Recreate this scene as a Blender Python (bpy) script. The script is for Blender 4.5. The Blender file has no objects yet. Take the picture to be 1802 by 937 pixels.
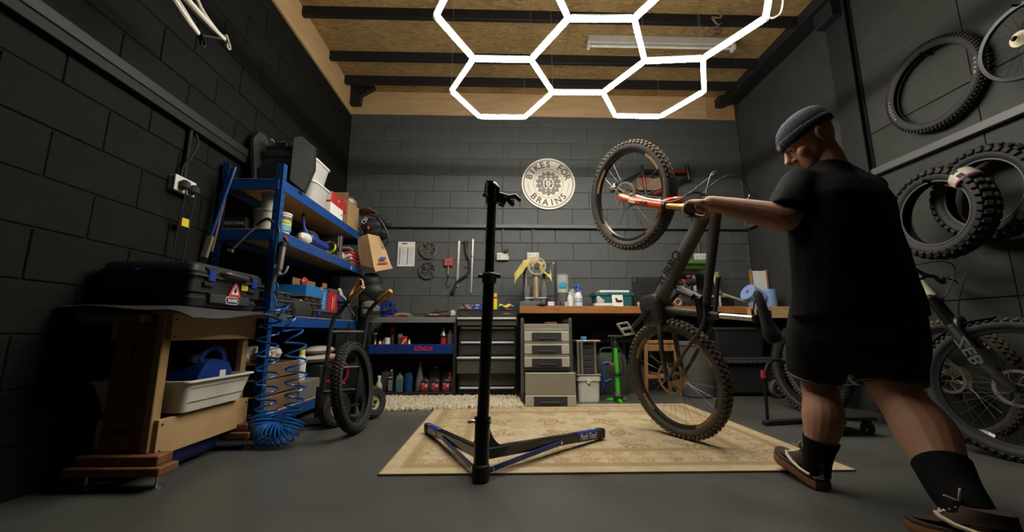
import bpy, bmesh, math, random
from mathutils import Matrix, Vector, Euler, Quaternion, noise as mnoise
random.seed(7)
PI = math.pi
S = bpy.context.scene
COL = S.collection

# ---------------------------------------------------------------- camera, world, exposure
cam_data = bpy.data.cameras.new('camera'); cam = bpy.data.objects.new('camera', cam_data); COL.objects.link(cam)
cam.location = (0, 0, 0.67)
cam.rotation_euler = (PI/2 + 0.1656, 0, -0.0271)
cam_data.lens = 13.984; cam_data.sensor_width = 36; cam_data.sensor_fit = 'HORIZONTAL'
cam_data.clip_start = 0.02
S.camera = cam
wd = bpy.data.worlds.new('world'); S.world = wd; wd.use_nodes = True
wd.node_tree.nodes['Background'].inputs[0].default_value = (0.01, 0.01, 0.01, 1)
wd.node_tree.nodes['Background'].inputs[1].default_value = 0.1
S.view_settings.view_transform = 'Standard'; S.view_settings.look = 'None'
S.view_settings.exposure = 0.0; S.view_settings.gamma = 1.0
S.view_settings.use_curve_mapping = False
TUBE_STRENGTH = 100.0        # the hexagon tubes light the whole room
S.cycles.max_bounces = 6; S.cycles.diffuse_bounces = 4; S.cycles.glossy_bounces = 3
S.cycles.transmission_bounces = 6; S.cycles.transparent_max_bounces = 8
S.cycles.caustics_reflective = False; S.cycles.caustics_refractive = False
S.cycles.sample_clamp_indirect = 4.0
S.cycles.use_denoising = True

# ---------------------------------------------------------------- materials
def M(name, col, rough=.6, metal=0, var=.10, scale=6, bump=0, bscale=80, emit=0, trans=0, alpha=1, stretch=(1,1,1), coat=0, spec=.5):
    m = bpy.data.materials.new(name); m.use_nodes = True
    t = m.node_tree; n = t.nodes; l = t.links; b = n['Principled BSDF']
    b.inputs['Roughness'].default_value = rough; b.inputs['Metallic'].default_value = metal
    b.inputs['Specular IOR Level'].default_value = spec
    if trans: b.inputs['Transmission Weight'].default_value = trans
    if alpha < 1: b.inputs['Alpha'].default_value = alpha
    if coat: b.inputs['Coat Weight'].default_value = coat
    c = list(col) + [1]
    if emit:
        b.inputs['Emission Color'].default_value = c; b.inputs['Emission Strength'].default_value = emit
    tc = n.new('ShaderNodeTexCoord'); mp = n.new('ShaderNodeMapping'); mp.inputs['Scale'].default_value = stretch
    l.new(tc.outputs['Object'], mp.inputs['Vector'])
    if var:
        nz = n.new('ShaderNodeTexNoise'); nz.inputs['Scale'].default_value = scale; nz.inputs['Detail'].default_value = 6
        l.new(mp.outputs[0], nz.inputs['Vector'])
        rp = n.new('ShaderNodeValToRGB')
        rp.color_ramp.elements[0].position = .3; rp.color_ramp.elements[1].position = .7
        rp.color_ramp.elements[0].color = [max(0, v*(1-var)) for v in col] + [1]
        rp.color_ramp.elements[1].color = [min(1, v*(1+var)) for v in col] + [1]
        l.new(nz.outputs['Fac'], rp.inputs[0]); l.new(rp.outputs[0], b.inputs['Base Color'])
    else: b.inputs['Base Color'].default_value = c
    if bump:
        bz = n.new('ShaderNodeTexNoise'); bz.inputs['Scale'].default_value = bscale; bz.inputs['Detail'].default_value = 4
        l.new(mp.outputs[0], bz.inputs['Vector'])
        bp = n.new('ShaderNodeBump'); bp.inputs['Strength'].default_value = bump; bp.inputs['Distance'].default_value = .01
        l.new(bz.outputs['Fac'], bp.inputs['Height']); l.new(bp.outputs[0], b.inputs['Normal'])
    return m

class X:
    """arithmetic on shader sockets, for the printed patterns"""
    def __init__(s, t, o): s.t = t; s.o = o
    def _m(s, op, *a):
        n = s.t.nodes.new('ShaderNodeMath'); n.operation = op
        for i, v in enumerate((s,) + a):
            if isinstance(v, X): s.t.links.new(v.o, n.inputs[i])
            else: n.inputs[i].default_value = v
        return X(s.t, n.outputs[0])
    def __add__(s, o): return s._m('ADD', o)
    def __sub__(s, o): return s._m('SUBTRACT', o)
    def __mul__(s, o): return s._m('MULTIPLY', o)
    def abs(s): return s._m('ABSOLUTE')
    def sin(s): return s._m('SINE')
    def lt(s, v): return s._m('LESS_THAN', v)
    def gt(s, v): return s._m('GREATER_THAN', v)
    def mn(s, v): return s._m('MINIMUM', v)
    def mx(s, v): return s._m('MAXIMUM', v)
    def ping(s, v): return s._m('PINGPONG', v)
    def fract(s): return s._m('FRACT')
    def pw(s, v): return s._m('POWER', v)
    def atan2(s, v): return s._m('ARCTAN2', v)

def setmix(m, layers):
    """lay (mask, colour) over a material's base colour"""
    t = m.node_tree; b = t.nodes['Principled BSDF']
    lk = b.inputs['Base Color'].links
    cur = lk[0].from_socket if lk else None
    for mask, col in layers:
        x = t.nodes.new('ShaderNodeMix'); x.data_type = 'RGBA'
        t.links.new(mask.o, x.inputs[0])
        if cur: t.links.new(cur, x.inputs[6])
        else: x.inputs[6].default_value = b.inputs['Base Color'].default_value
        x.inputs[7].default_value = list(col) + [1]
        cur = x.outputs[2]
    t.links.new(cur, b.inputs['Base Color'])

def coords(m):
    t = m.node_tree; tc = t.nodes.new('ShaderNodeTexCoord'); sp = t.nodes.new('ShaderNodeSeparateXYZ')
    t.links.new(tc.outputs['Object'], sp.inputs[0])
    return [X(t, sp.outputs[i]) for i in range(3)]
def noise_x(m, scale, detail=2, stretch=(1,1,1), dist=0):
    t = m.node_tree; tc = t.nodes.new('ShaderNodeTexCoord'); mp = t.nodes.new('ShaderNodeMapping'); mp.inputs['Scale'].default_value = stretch
    t.links.new(tc.outputs['Object'], mp.inputs[0])
    n = t.nodes.new('ShaderNodeTexNoise'); n.inputs['Scale'].default_value = scale; n.inputs['Detail'].default_value = detail; n.inputs['Distortion'].default_value = dist
    t.links.new(mp.outputs[0], n.inputs['Vector']); return X(t, n.outputs['Fac'])

# ---------------------------------------------------------------- mesh helpers
def frame(o, x, y):
    x = Vector(x).normalized(); y = Vector(y); z = x.cross(y).normalized(); y = z.cross(x)
    m = Matrix((x, y, z)).transposed().to_4x4(); m.translation = Vector(o); return m

class MB:
    def __init__(s): s.v = []; s.f = []
    def add(s, vs, fs, m=None):
        k = len(s.v)
        s.v += [tuple(m @ Vector(p)) if m else tuple(p) for p in vs]
        s.f += [tuple(i+k for i in f) for f in fs]; return s
    def box(s, c, d, b=0, m=None):
        hx, hy, hz = d[0]/2, d[1]/2, d[2]/2
        b = min(b, hx*.95, hy*.95, hz*.95)
        T = Matrix.Translation(c); T = T @ m if m else T
        sg = (-1, 1)
        if b <= 0:
            vs = [(i*hx, j*hy, k*hz) for i in sg for j in sg for k in sg]
            return s.add(vs, [(0,1,3,2),(4,6,7,5),(0,4,5,1),(2,3,7,6),(0,2,6,4),(1,5,7,3)], T)
        vs = []; ix = {}
        for i in sg:
            for j in sg:
                for k in sg:
                    ix[i,j,k] = len(vs)
                    vs += [(i*hx, j*(hy-b), k*(hz-b)), (i*(hx-b), j*hy, k*(hz-b)), (i*(hx-b), j*(hy-b), k*hz)]
        fs = []
        q = [(-1,-1),(1,-1),(1,1),(-1,1)]
        for i in sg:
            fs.append(tuple(ix[i,a,c2] for a, c2 in q)); fs.append(tuple(ix[a,i,c2]+1 for a, c2 in q)); fs.append(tuple(ix[a,c2,i]+2 for a, c2 in q))
        for a in sg:
            for c2 in sg:
                fs.append((ix[-1,a,c2]+1, ix[1,a,c2]+1, ix[1,a,c2]+2, ix[-1,a,c2]+2))
                fs.append((ix[a,-1,c2], ix[a,1,c2], ix[a,1,c2]+2, ix[a,-1,c2]+2))
                fs.append((ix[a,c2,-1], ix[a,c2,1], ix[a,c2,1]+1, ix[a,c2,-1]+1))
        fs += [(k, k+1, k+2) for k in range(0, 24, 3)]
        return s.add(vs, fs, T)
    def bx(s, x0, x1, y0, y1, z0, z1, b=0):
        return s.box(((x0+x1)/2, (y0+y1)/2, (z0+z1)/2), (abs(x1-x0), abs(y1-y0), abs(z1-z0)), b)
    def bar(s, p, q, w, t, up=(0,0,1), b=0):
        """a rectangular bar from p to q, w wide, t along up"""
        p, q = Vector(p), Vector(q); d = q-p; u = Vector(up)
        if abs(d.normalized().dot(u.normalized())) > .98: u = Vector((0,1,0))
        m = frame((0,0,0), d, u)
        return s.box((p+q)/2, (d.length, t, w), b, m)
    def tube(s, pts, r, n=8, closed=False, squash=None):
        pts = [Vector(p) for p in pts]; N = len(pts)
        rr = r if isinstance(r, (list, tuple)) else [r]*N
        k = len(s.v); prev = None
        for i, p in enumerate(pts):
            a = pts[(i-1) % N] if (closed or i > 0) else p
            c = pts[(i+1) % N] if (closed or i < N-1) else p
            t = (c-a).normalized() if (c-a).length > 1e-9 else Vector((0,0,1))
            if prev is None:
                u = t.orthogonal().normalized()
            else:
                u = prev - t*prev.dot(t); u = u.normalized() if u.length > 1e-6 else t.orthogonal().normalized()
            prev = u; w = t.cross(u)
            for j in range(n):
                an = 2*PI*j/n; s.v.append(tuple(p + (u*math.cos(an) + w*math.sin(an))*rr[i]))
        R = N if closed else N-1
        if closed:   # find the twist that joins the ends
            best = min(range(n), key=lambda o: (Vector(s.v[k+o]) - Vector(s.v[k+(N-1)*n])).length)
        for i in range(R):
            i2 = (i+1) % N; o = best if (closed and i == N-1) else 0
            for j in range(n):
                s.f.append((k+i*n+j, k+i*n+(j+1) % n, k+i2*n+(j+1+o) % n, k+i2*n+(j+o) % n))
        if not closed:
            s.f.append(tuple(k+j for j in range(n))); s.f.append(tuple(k+(N-1)*n+j for j in range(n)))
        return s
    def cyl(s, p, q, r, r2=None, n=16): return s.tube([p, q], [r, r if r2 is None else r2], n)
    def lathe(s, prof, o=(0,0,0), n=20, m=None, closed=False):
        """prof: (radius, height) from bottom to top, about z"""
        T = Matrix.Translation(o); T = T @ m if m else T
        vs = [(r*math.cos(2*PI*j/n), r*math.sin(2*PI*j/n), z) for r, z in prof for j in range(n)]
        P = len(prof); fs = []
        for i in range(P if closed else P-1):
            a, c = i*n, ((i+1) % P)*n
            fs += [(a+j, a+(j+1) % n, c+(j+1) % n, c+j) for j in range(n)]
        if not closed:
            if prof[0][0] > 1e-6: fs.append(tuple(range(n)))
            if prof[-1][0] > 1e-6: fs.append(tuple((P-1)*n+j for j in range(n)))
        return s.add(vs, fs, T)
    def prism(s, poly, h, m=None):
        """poly in the xy plane, extruded 0..h along z"""
        n = len(poly); vs = [(x, y, 0) for x, y in poly] + [(x, y, h) for x, y in poly]
        return s.add(vs, [tuple(range(n)), tuple(range(n, 2*n))] + [(i, (i+1) % n, n+(i+1) % n, n+i) for i in range(n)], m)
    def sph(s, c, r, n=12, m=None):
        r = (r, r, r) if not isinstance(r, (tuple, list)) else r
        k = n//2; T = Matrix.Translation(c); T = T @ m if m else T
        vs = [(0, 0, -r[2])]
        for i in range(1, k):
            a = PI*i/k - PI/2
            vs += [(r[0]*math.cos(a)*math.cos(2*PI*j/n), r[1]*math.cos(a)*math.sin(2*PI*j/n), r[2]*math.sin(a)) for j in range(n)]
        vs.append((0, 0, r[2])); L = len(vs)-1
        fs = [(0, 1+(j+1) % n, 1+j) for j in range(n)]
        for i in range(k-2):
            a = 1+i*n; fs += [(a+j, a+(j+1) % n, a+n+(j+1) % n, a+n+j) for j in range(n)]
        a = 1+(k-2)*n; fs += [(a+j, a+(j+1) % n, L) for j in range(n)]
        return s.add(vs, fs, T)
    def ring(s, R, r, m=None, n=48, k=10, rz=None):
        """torus about z"""
        rz = rz or r
        return s.lathe([(R+r*math.cos(2*PI*i/k), rz*math.sin(2*PI*i/k)) for i in range(k)], n=n, m=m, closed=True)
    def loft(s, rings, cap=True, closed=True):
        n = len(rings[0]); vs = [p for r in rings for p in r]; fs = []
        for i in range(len(rings)-1):
            for j in range(n if closed else n-1):
                fs.append((i*n+j, i*n+(j+1) % n, (i+1)*n+(j+1) % n, (i+1)*n+j))
        if cap and closed: fs += [tuple(range(n)), tuple((len(rings)-1)*n+j for j in range(n))]
        return s.add(vs, fs)
    def grid(s, fn, nu, nv, th=.004):
        """a sheet fn(u,v), with thickness th along its normals"""
        P = [[Vector(fn(i/nu, j/nv)) for j in range(nv+1)] for i in range(nu+1)]
        A, B = [], []
        for i in range(nu+1):
            for j in range(nv+1):
                du = P[min(i+1, nu)][j]-P[max(i-1, 0)][j]; dv = P[i][min(j+1, nv)]-P[i][max(j-1, 0)]
                nn = du.cross(dv); nn = nn.normalized() if nn.length > 1e-12 else Vector((0,0,1))
                A.append(P[i][j]+nn*th/2); B.append(P[i][j]-nn*th/2)
        w = nv+1; K = len(A); fs = []
        for i in range(nu):
            for j in range(nv):
                q = (i*w+j, (i+1)*w+j, (i+1)*w+j+1, i*w+j+1); fs += [q, tuple(K+a for a in reversed(q))]
        bd = [(i*w, (i+1)*w) for i in range(nu)] + [(nu*w+j, nu*w+j+1) for j in range(nv)] + [((i+1)*w+nv, i*w+nv) for i in reversed(range(nu))] + [(j+1, j) for j in reversed(range(nv))]
        fs += [(b, a, K+a, K+b) for a, b in bd]
        return s.add(A+B, fs)
    def mesh(s, name, ang=35, off=None):
        me = bpy.data.meshes.new(name)
        me.from_pydata([(v[0]-off[0], v[1]-off[1], v[2]-off[2]) for v in s.v] if off else s.v, [], s.f)
        bm = bmesh.new(); bm.from_mesh(me); bmesh.ops.recalc_face_normals(bm, faces=bm.faces); bm.to_mesh(me); bm.free()
        if ang:
            me.polygons.foreach_set('use_smooth', [True]*len(me.polygons))
            if ang < 180: me.set_sharp_from_angle(angle=math.radians(ang))
        return me

WM = {}          # world matrix of every object that parents others
def tag(o, label=None, cat=None, group=None, kind=None):
    if label: o['label'] = label
    if cat: o['category'] = cat
    if group: o['group'] = group
    if kind: o['kind'] = kind
    return o
def thing(name, label, cat, loc=(0,0,0), mat=None, group=None):
    o = bpy.data.objects.new(name, None); o.empty_display_size = .05; COL.objects.link(o)
    m = mat if mat is not None else Matrix.Translation(loc)
    o.matrix_world = m; WM[o.name] = m.copy()
    return tag(o, label, cat, group)
def part(par, name, mb, mat, label=None, world=True, kind=None, ang=35, group=None):
    """a mesh under par; its points are given in the world, or with world=False in the thing's own frame"""
    pm = WM[par.name]
    if world:
        if pm != Matrix.Identity(4):
            inv = pm.inverted(); mb.v = [tuple(inv @ Vector(v)) for v in mb.v]
    o = bpy.data.objects.new(name, mb.mesh(name, ang)); o.data.materials.append(mat); COL.objects.link(o)
    o.parent = par; WM[o.name] = pm
    return tag(o, label, None, group, kind)
def solo(name, label, cat, mb, mat, group=None, kind=None, ang=35):
    """a thing that is one mesh, origin at its base"""
    xs = [v[0] for v in mb.v]; ys = [v[1] for v in mb.v]; z0 = min(v[2] for v in mb.v)
    o0 = ((min(xs)+max(xs))/2, (min(ys)+max(ys))/2, z0)
    o = bpy.data.objects.new(name, mb.mesh(name, ang, o0)); o.location = o0; o.data.materials.append(mat); COL.objects.link(o)
    WM[o.name] = Matrix.Translation(o0)
    return tag(o, label, cat, group, kind)
def struct(name, mb, mat, ang=35):
    o = bpy.data.objects.new(name, mb.mesh(name, ang)); o.data.materials.append(mat); COL.objects.link(o)
    WM[o.name] = Matrix.Identity(4); o['kind'] = 'structure'; return o
def inst(par, name, me, m, mat=None):
    """one more object on shared mesh data, placed at m in par's frame"""
    o = bpy.data.objects.new(name, me); COL.objects.link(o); o.parent = par; o.matrix_local = m; WM[o.name] = WM[par.name] @ m
    return o
def lettering(par, txt, size, m, mat, name='lettering', ext=.0008, sx=1, shear=0, label=None, space=1, off=0):
    cu = bpy.data.curves.new('text', 'FONT'); cu.body = txt; cu.size = size; cu.align_x = 'CENTER'; cu.align_y = 'CENTER'
    cu.extrude = ext; cu.resolution_u = 3; cu.shear = shear; cu.space_character = space; cu.offset = off
    ob = bpy.data.objects.new('text', cu); me = bpy.data.meshes.new_from_object(ob)
    bpy.data.objects.remove(ob); bpy.data.curves.remove(cu)
    me.transform(WM[par.name].inverted() @ m @ Matrix.Diagonal((sx, 1, 1, 1)))
    me.materials.clear(); me.materials.append(mat); me.name = name
    o = bpy.data.objects.new(name, me); COL.objects.link(o); o.parent = par; WM[o.name] = WM[par.name]
    return tag(o, label)
def dup(o, par=None):
    c = o.copy(); COL.objects.link(c)
    if par: c.parent = par
    for ch in list(o.children): dup(ch, c)
    return c
def catmull(pts, k=6, closed=False):
    pts = [Vector(p) for p in pts]; n = len(pts); out = []
    for i in range(n if closed else n-1):
        p0 = pts[(i-1) % n] if closed or i > 0 else pts[0]*2-pts[1]
        p1, p2 = pts[i], pts[(i+1) % n]
        p3 = pts[(i+2) % n] if closed or i+2 < n else pts[-1]*2-pts[-2]
        for j in range(k):
            t = j/k
            out.append(.5*((2*p1)+(p2-p0)*t+(2*p0-5*p1+4*p2-p3)*t*t+(3*p1-p0-3*p2+p3)*t**3))
    if not closed: out.append(pts[-1])
    return out
def rrect(w, h, r, k=4):
    out = []
    for cx, cy, a0 in ((w/2-r, h/2-r, 0), (-w/2+r, h/2-r, 90), (-w/2+r, -h/2+r, 180), (w/2-r, -h/2+r, 270)):
        out += [(cx+r*math.cos(math.radians(a0+90*i/k)), cy+r*math.sin(math.radians(a0+90*i/k))) for i in range(k+1)]
    return out

# shared materials
black = M('black_plastic', (.012,.012,.013), .5)
blackm = M('black_metal', (.012,.012,.013), .35, .3)
rubber = M('rubber', (.013,.0125,.012), .75, bump=.2, bscale=60)
white = M('white_plastic', (.62,.60,.55), .45)
steel = M('bright_steel', (.62,.60,.57), .3, 1, stretch=(1,1,20))
alu = M('brushed_aluminium', (.55,.53,.49), .38, 1)
greyp = M('grey_plastic', (.06,.06,.062), .5)
dgrey = M('dark_grey_plastic', (.028,.028,.03), .5)
red = M('red_plastic', (.38,.02,.02), .45)
blue = M('blue_powder_coat', (.005,.052,.215), .35, var=.12)
bluep = M('blue_plastic', (.008,.033,.21), .4)
yellow = M('yellow_print', (.65,.52,.03), .5)
paper = M('white_paper', (.70,.68,.64), .8, var=.03)
ink = M('black_ink', (.01,.01,.011), .7)
kraft = M('kraft_card', (.30,.185,.085), .8, var=.12)
ply = M('pale_plywood', (.42,.27,.12), .6, var=.18, scale=3, stretch=(6,1,6))
chip = M('chipboard', (.42,.29,.15), .8, var=.22, scale=60)
orange = M('orange_paint', (.75,.09,.01), .3, coat=.3)
green = M('green_paint', (.06,.42,.02), .4)
clearp = M('clear_plastic', (.55,.57,.58), .25, alpha=.42, var=.05)

# ================================================================ the room
XL, XR, YB, YF = -1.98, 3.17, 4.88, -2.6
ZT, ZC = 3.48, 3.82
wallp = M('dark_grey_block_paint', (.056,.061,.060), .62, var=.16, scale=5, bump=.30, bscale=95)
mortar = M('painted_mortar', (.050,.054,.053), .75, var=.15, bump=.2)
floorm = M('grey_floor_paint', (.069,.070,.061), .36, var=.20, scale=1.6, bump=.12, bscale=14)
d = noise_x(floorm, 5, 8, dist=1.2); d2 = noise_x(floorm, 46, 3)
setmix(floorm, [((d.gt(.60))*.35, (.045,.044,.040)), ((d2.gt(.745))*.8, (.16,.12,.07)), (d2.lt(.245)*.7, (.02,.02,.02))])
struct('floor', MB().bx(XL-.15, XR+.15, YF, YB+.15, -.12, 0), floorm)

wallk = M('vignetted_black_block_paint', (.0085,.0090,.0080), .75, var=.2, scale=5, bump=.30, bscale=95, spec=.08)  # black paint, darkened further so that lens vignetting sits in the colour
def blockwall(name, o, u, length, back, start, wallp=wallp):
    """blocks laid in half bond: o corner at the floor, u along the wall, faces towards -back"""
    o, u = Vector(o), Vector(u); nrm = Vector(back)
    p = o + nrm*.006
    w = MB(); q = p + u*length
    far = nrm*.14
    xs = [p.x, q.x, (p+far).x, (q+far).x]; ys = [p.y, q.y, (p+far).y, (q+far).y]
    w.bx(min(xs), max(xs), min(ys), max(ys), 0, ZC)
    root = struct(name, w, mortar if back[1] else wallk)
    W, H, J = .4445, .2236, .008
    blk = MB().box((0,0,0), (W-J, .02, H-J), .0035).mesh('block', 30); blk.materials.append(wallp)
    part_me = {}
    rows = int(ZC/H)+1
    for r in range(rows):
        z0 = r*H-.01
        zc = z0+H/2
        if z0 >= ZC-.03: break
        off = start + (W/2 if r % 2 else 0)
        k = math.floor(-off/W)-1
        while True:
            a = off+k*W; b = a+W; k += 1
            if a >= length: break
            if b <= .03: continue
            a2, b2 = max(a, 0), min(b, length)
            if b2-a2 < .03: continue
            full = abs(b2-a2-W) < 1e-4
            me = blk
            if not full:
                key = round(b2-a2, 3)
                if key not in part_me:
                    part_me[key] = MB().box((0,0,0), (b2-a2-J, .02, H-J), .0035).mesh('block', 30); part_me[key].materials.append(wallp)
                me = part_me[key]
            c = o + u*((a2+b2)/2) + nrm*(.0095+random.uniform(-.0012, .0012)) + Vector((0,0,zc))
            inst(root, 'block', me, frame(c, u, Vector((0,0,1)).cross(u)))
    return root
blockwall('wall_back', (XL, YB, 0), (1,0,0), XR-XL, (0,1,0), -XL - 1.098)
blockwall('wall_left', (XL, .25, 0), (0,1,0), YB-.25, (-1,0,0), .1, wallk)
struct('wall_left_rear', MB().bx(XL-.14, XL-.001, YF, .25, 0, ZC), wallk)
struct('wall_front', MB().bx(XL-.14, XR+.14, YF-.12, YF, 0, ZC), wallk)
# right wall: smooth painted render up to the column, then painted plywood sheets
plyp = M('vignetted_grey_plywood', (.032,.034,.030), .6, spec=.2, var=.12, scale=2.2, bump=.10, bscale=7, stretch=(1,1,3))  # darker than the back wall's paint: edge vignetting put into the colour
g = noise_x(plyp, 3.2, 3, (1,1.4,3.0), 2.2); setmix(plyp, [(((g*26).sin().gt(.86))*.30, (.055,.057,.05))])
rend = M('grey_painted_render', (.034,.036,.035), .7, spec=.2, var=.14, scale=4, bump=.25, bscale=70)
wr = struct('wall_right', MB().bx(XR+.012, XR+.14, YF, YB+.14, 0, ZC), black)
part(wr, 'render_panel', MB().bx(XR, XR+.02, 3.14, YB, 0, ZC), rend)
for y0, y1 in ((2.355, 3.137), (1.13, 2.35), (-.1, 1.125), (-1.33, -.105), (-2.58, -1.335)):
    for z0, z1 in ((0, .886), (.895, 2.345), (2.352, 3.815)):
        if y0 > 2 and z0 < .5: pass
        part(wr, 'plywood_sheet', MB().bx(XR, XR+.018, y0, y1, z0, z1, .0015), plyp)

# ceiling: OSB sheets over black rafters
osb = M('osb_board', (.30,.19,.075), .7, var=.30, scale=3)
def flakes(m):
    t = m.node_tree; l = t.links; tc = t.nodes.new('ShaderNodeTexCoord'); cur = t.nodes['Principled BSDF'].inputs['Base Color'].links[0].from_socket
    for ang, sc, col, lo in ((25, 9, (.42,.28,.125), .58), (105, 10, (.19,.11,.04), .60), (-40, 12, (.36,.235,.10), .57), (70, 15, (.12,.065,.025), .66), (150, 13, (.47,.33,.165), .64)):
        mp = t.nodes.new('ShaderNodeMapping'); mp.inputs['Rotation'].default_value = (0,0,math.radians(ang)); mp.inputs['Scale'].default_value = (1, 4.5, 1)
        mp.inputs['Location'].default_value = (ang, ang*.3, 0)
        nz = t.nodes.new('ShaderNodeTexNoise'); nz.inputs['Scale'].default_value = sc; nz.inputs['Detail'].default_value = 1.5
        l.new(tc.outputs['Object'], mp.inputs[0]); l.new(mp.outputs[0], nz.inputs['Vector'])
        rp = t.nodes.new('ShaderNodeValToRGB'); rp.color_ramp.elements[0].position = lo; rp.color_ramp.elements[1].position = lo+.03
        rp.color_ramp.elements[1].color = (.75,.75,.75,1)
        l.new(nz.outputs['Fac'], rp.inputs[0])
        x = t.nodes.new('ShaderNodeMix'); x.data_type = 'RGBA'; l.new(rp.outputs[0], x.inputs[0]); l.new(cur, x.inputs[6]); x.inputs[7].default_value = list(col)+[1]; cur = x.outputs[2]
    l.new(cur, t.nodes['Principled BSDF'].inputs['Base Color'])
flakes(osb)
ce = struct('ceiling', MB().bx(XL-.14, XR+.14, YF-.1, YB+.14, ZC+.02, ZC+.1), chip)
xs = [XL-.1, -1.735, -.515, .705, 1.925, XR+.1]
for i in range(5):
    for y0, y1 in ((-2.6, -.0), (0, 2.44), (2.44, 4.95)):
        part(ce, 'osb_sheet', MB().bx(xs[i]+.0015, xs[i+1]-.0015, y0+.0015, y1-.0015, ZC, ZC+.019), osb)
raft = M('black_painted_steel', (.014,.015,.016), .5, spec=.3)
for y in (4.525, 4.09, 3.463, 2.78, 2.1, 1.35, .6, -.2, -1.0, -1.8):
    part(ce, 'rafter', MB().bx(XL+.03, XR-.04, y, y+.045, ZC-.105, ZC, .003), raft)
fas = M('fascia_plywood', (.50,.33,.165), .6, var=.12, scale=2.5, stretch=(1,1,8))
fas2 = M('reddish_fascia_plywood', (.42,.22,.09), .6, var=.2, scale=3)
f1 = struct('trim_1', MB().bx(XL, 2.752, YB-.022, YB-.001, 3.495, ZC-.004, .002), fas)
struct('trim_2', MB().bx(2.757, 3.13, YB-.022, YB-.001, 3.485, ZC-.004, .002), fas2)
struct('trim_3', MB().bx(XL+.001, XL+.026, .0, YB-.024, 3.475, ZC-.004, .002), fas)
# steel along the right wall, its column, and the left corner bracket
struct('trim_4', MB().bx(2.97, 3.168, -2.5, YB-.03, 3.70, ZC-.003, .004).bx(2.86, 2.968, YB-.16, YB-.03, 3.64, 3.76, .004), raft)
colm = MB().bx(3.10, 3.112, 3.10, 3.31, 0, ZC).bx(3.155, 3.168, 3.10, 3.31, 0, ZC).bx(3.11, 3.16, 3.198, 3.212, 0, ZC).bx(3.00, 3.16, 3.12, 3.33, 3.53, 3.69, .01)
struct('trim_5', colm, raft)
br = MB().prism([(0,0),(.30,0),(.30,-.03),(.14,-.13),(.13,-.26),(0,-.26)], .07, frame((XL+.03, 4.80, 3.82-.0), (1,0,0), (0,0,1)))
struct('trim_6', br, raft)
# cable trunking round three walls
trk = M('grey_painted_trunking', (.060,.064,.062), .5)
trkk = M('black_trunking', (.014,.014,.013), .6, spec=.15)
trkl = M('near_black_trunking', (.018,.018,.016), .5, spec=.2)
trk2 = M('light_grey_trunking', (.07,.073,.07), .5)
struct('trim_7', MB().bx(XL+.002, XL+.05, .3, YB-.06, 1.985, 2.045, .004), trkl)
struct('trim_10', MB().bx(XL+.002, XL+.044, .3, YB-.06, 1.93, 1.984, .003), trkk)
struct('trim_8', MB().bx(XL+.05, XR-.05, YB-.05, YB-.003, 1.962, 2.01, .004), trk)
struct('trim_9', MB().bx(XR-.05, XR-.002, .2, YB-.06, 1.97, 2.03, .004), trk2)

# ================================================================ the hexagon light
tubem = M('lit_tube', (1.0,.955,.86), .4, var=0, emit=TUBE_STRENGTH)
housing = M('tube_housing', (.45,.42,.40), .5)
conn = M('clear_connector', (.75,.72,.66), .35)
hexl = thing('hexagon_light', 'suspended grid of glowing white hexagon tubes under the ceiling', 'light', (.66, 2.7, 2.72))
HX = [(0, 3.14), (0, 2.32), (.655, 2.72), (1.305, 3.09), (1.305, 2.28)]
edges = {}
VT = {}
def snap(x, y):
    for (a, b) in VT.values():
        if abs(a-x) < .08 and abs(b-y) < .08: return (a, b)
    VT[(x, y)] = (x, y); return (x, y)
for hx, hy in HX:
    pts = [snap(hx+a, hy+b) for a, b in ((.4365, 0), (.2185, .411), (-.2185, .411), (-.4365, 0), (-.2185, -.411), (.2185, -.411))]
    for i in range(6):
        e = tuple(sorted((pts[i], pts[(i+1) % 6]))); edges[e] = 1
ZL = 2.72
for p, q in edges:
    a, b = Vector((*p, ZL)), Vector((*q, ZL)); d = (b-a).normalized(); a2, b2 = a+d*.018, b-d*.018
    t = part(hexl, 'light_tube', MB().cyl(a2, b2, .0175, n=10), tubem)
    up = Vector((0,0,.017))
    part(t, 'tube_housing', MB().bar(a2+up*.95, b2+up*.95, .038, .014, (0,0,1), .002), housing)
for (x, y) in VT.values():
    part(hexl, 'connector', MB().lathe([(.020,-.012),(.022,0),(.022,.02),(.012,.028)], (x, y, ZL), 12), conn)
for (x, y) in list(VT.values()):
    if (round(x*10)+round(y*10)) % 3 != 1:
        part(hexl, 'suspension_wire', MB().cyl((x, y, ZL+.025), (x, y, ZC), .0012, n=5), steel)
cb = catmull([(1.745, 2.285, ZL+.03), (1.81, 2.29, ZL+.02), (1.86, 2.27, ZL+.10), (1.845, 2.2, ZL+.45), (1.83, 2.15, ZC-.1)], 8)
part(hexl, 'power_cable', MB().tube(cb, .006, 8), M('white_cable', (.75,.73,.68), .5))

batt = thing('strip_light', 'unlit white fluorescent strip light fixed beneath the ceiling boards', 'light', (1.72, 3.79, 3.68))
part(batt, 'housing', MB().bx(.92, 2.50, 3.76, 3.82, 3.725, 3.815, .006), M('batten_white', (.5,.47,.40), .5))
part(batt, 'lamp_tube', MB().cyl((.95,3.79,3.70), (2.47,3.79,3.70), .014, n=10), M('unlit_lamp', (.7,.68,.62), .3))
for x in (.925, 2.495): part(batt, 'end_cap', MB().bx(x-.018, x+.018, 3.755, 3.825, 3.675, 3.74, .004), white)
cab = [(2.05+.05*math.sin(k*2.1)+k*.012, 3.30+.36*k/14, 3.70-.06*math.sin(k*.3)+.02*math.cos(k*3)) for k in range(15)]
tb = MB().tube(catmull(cab, 4), .006, 6).tube(catmull([(x+.02, y, z+.02*math.sin(i*2)) for i, (x, y, z) in enumerate(cab)], 4), .005, 6)
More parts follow.
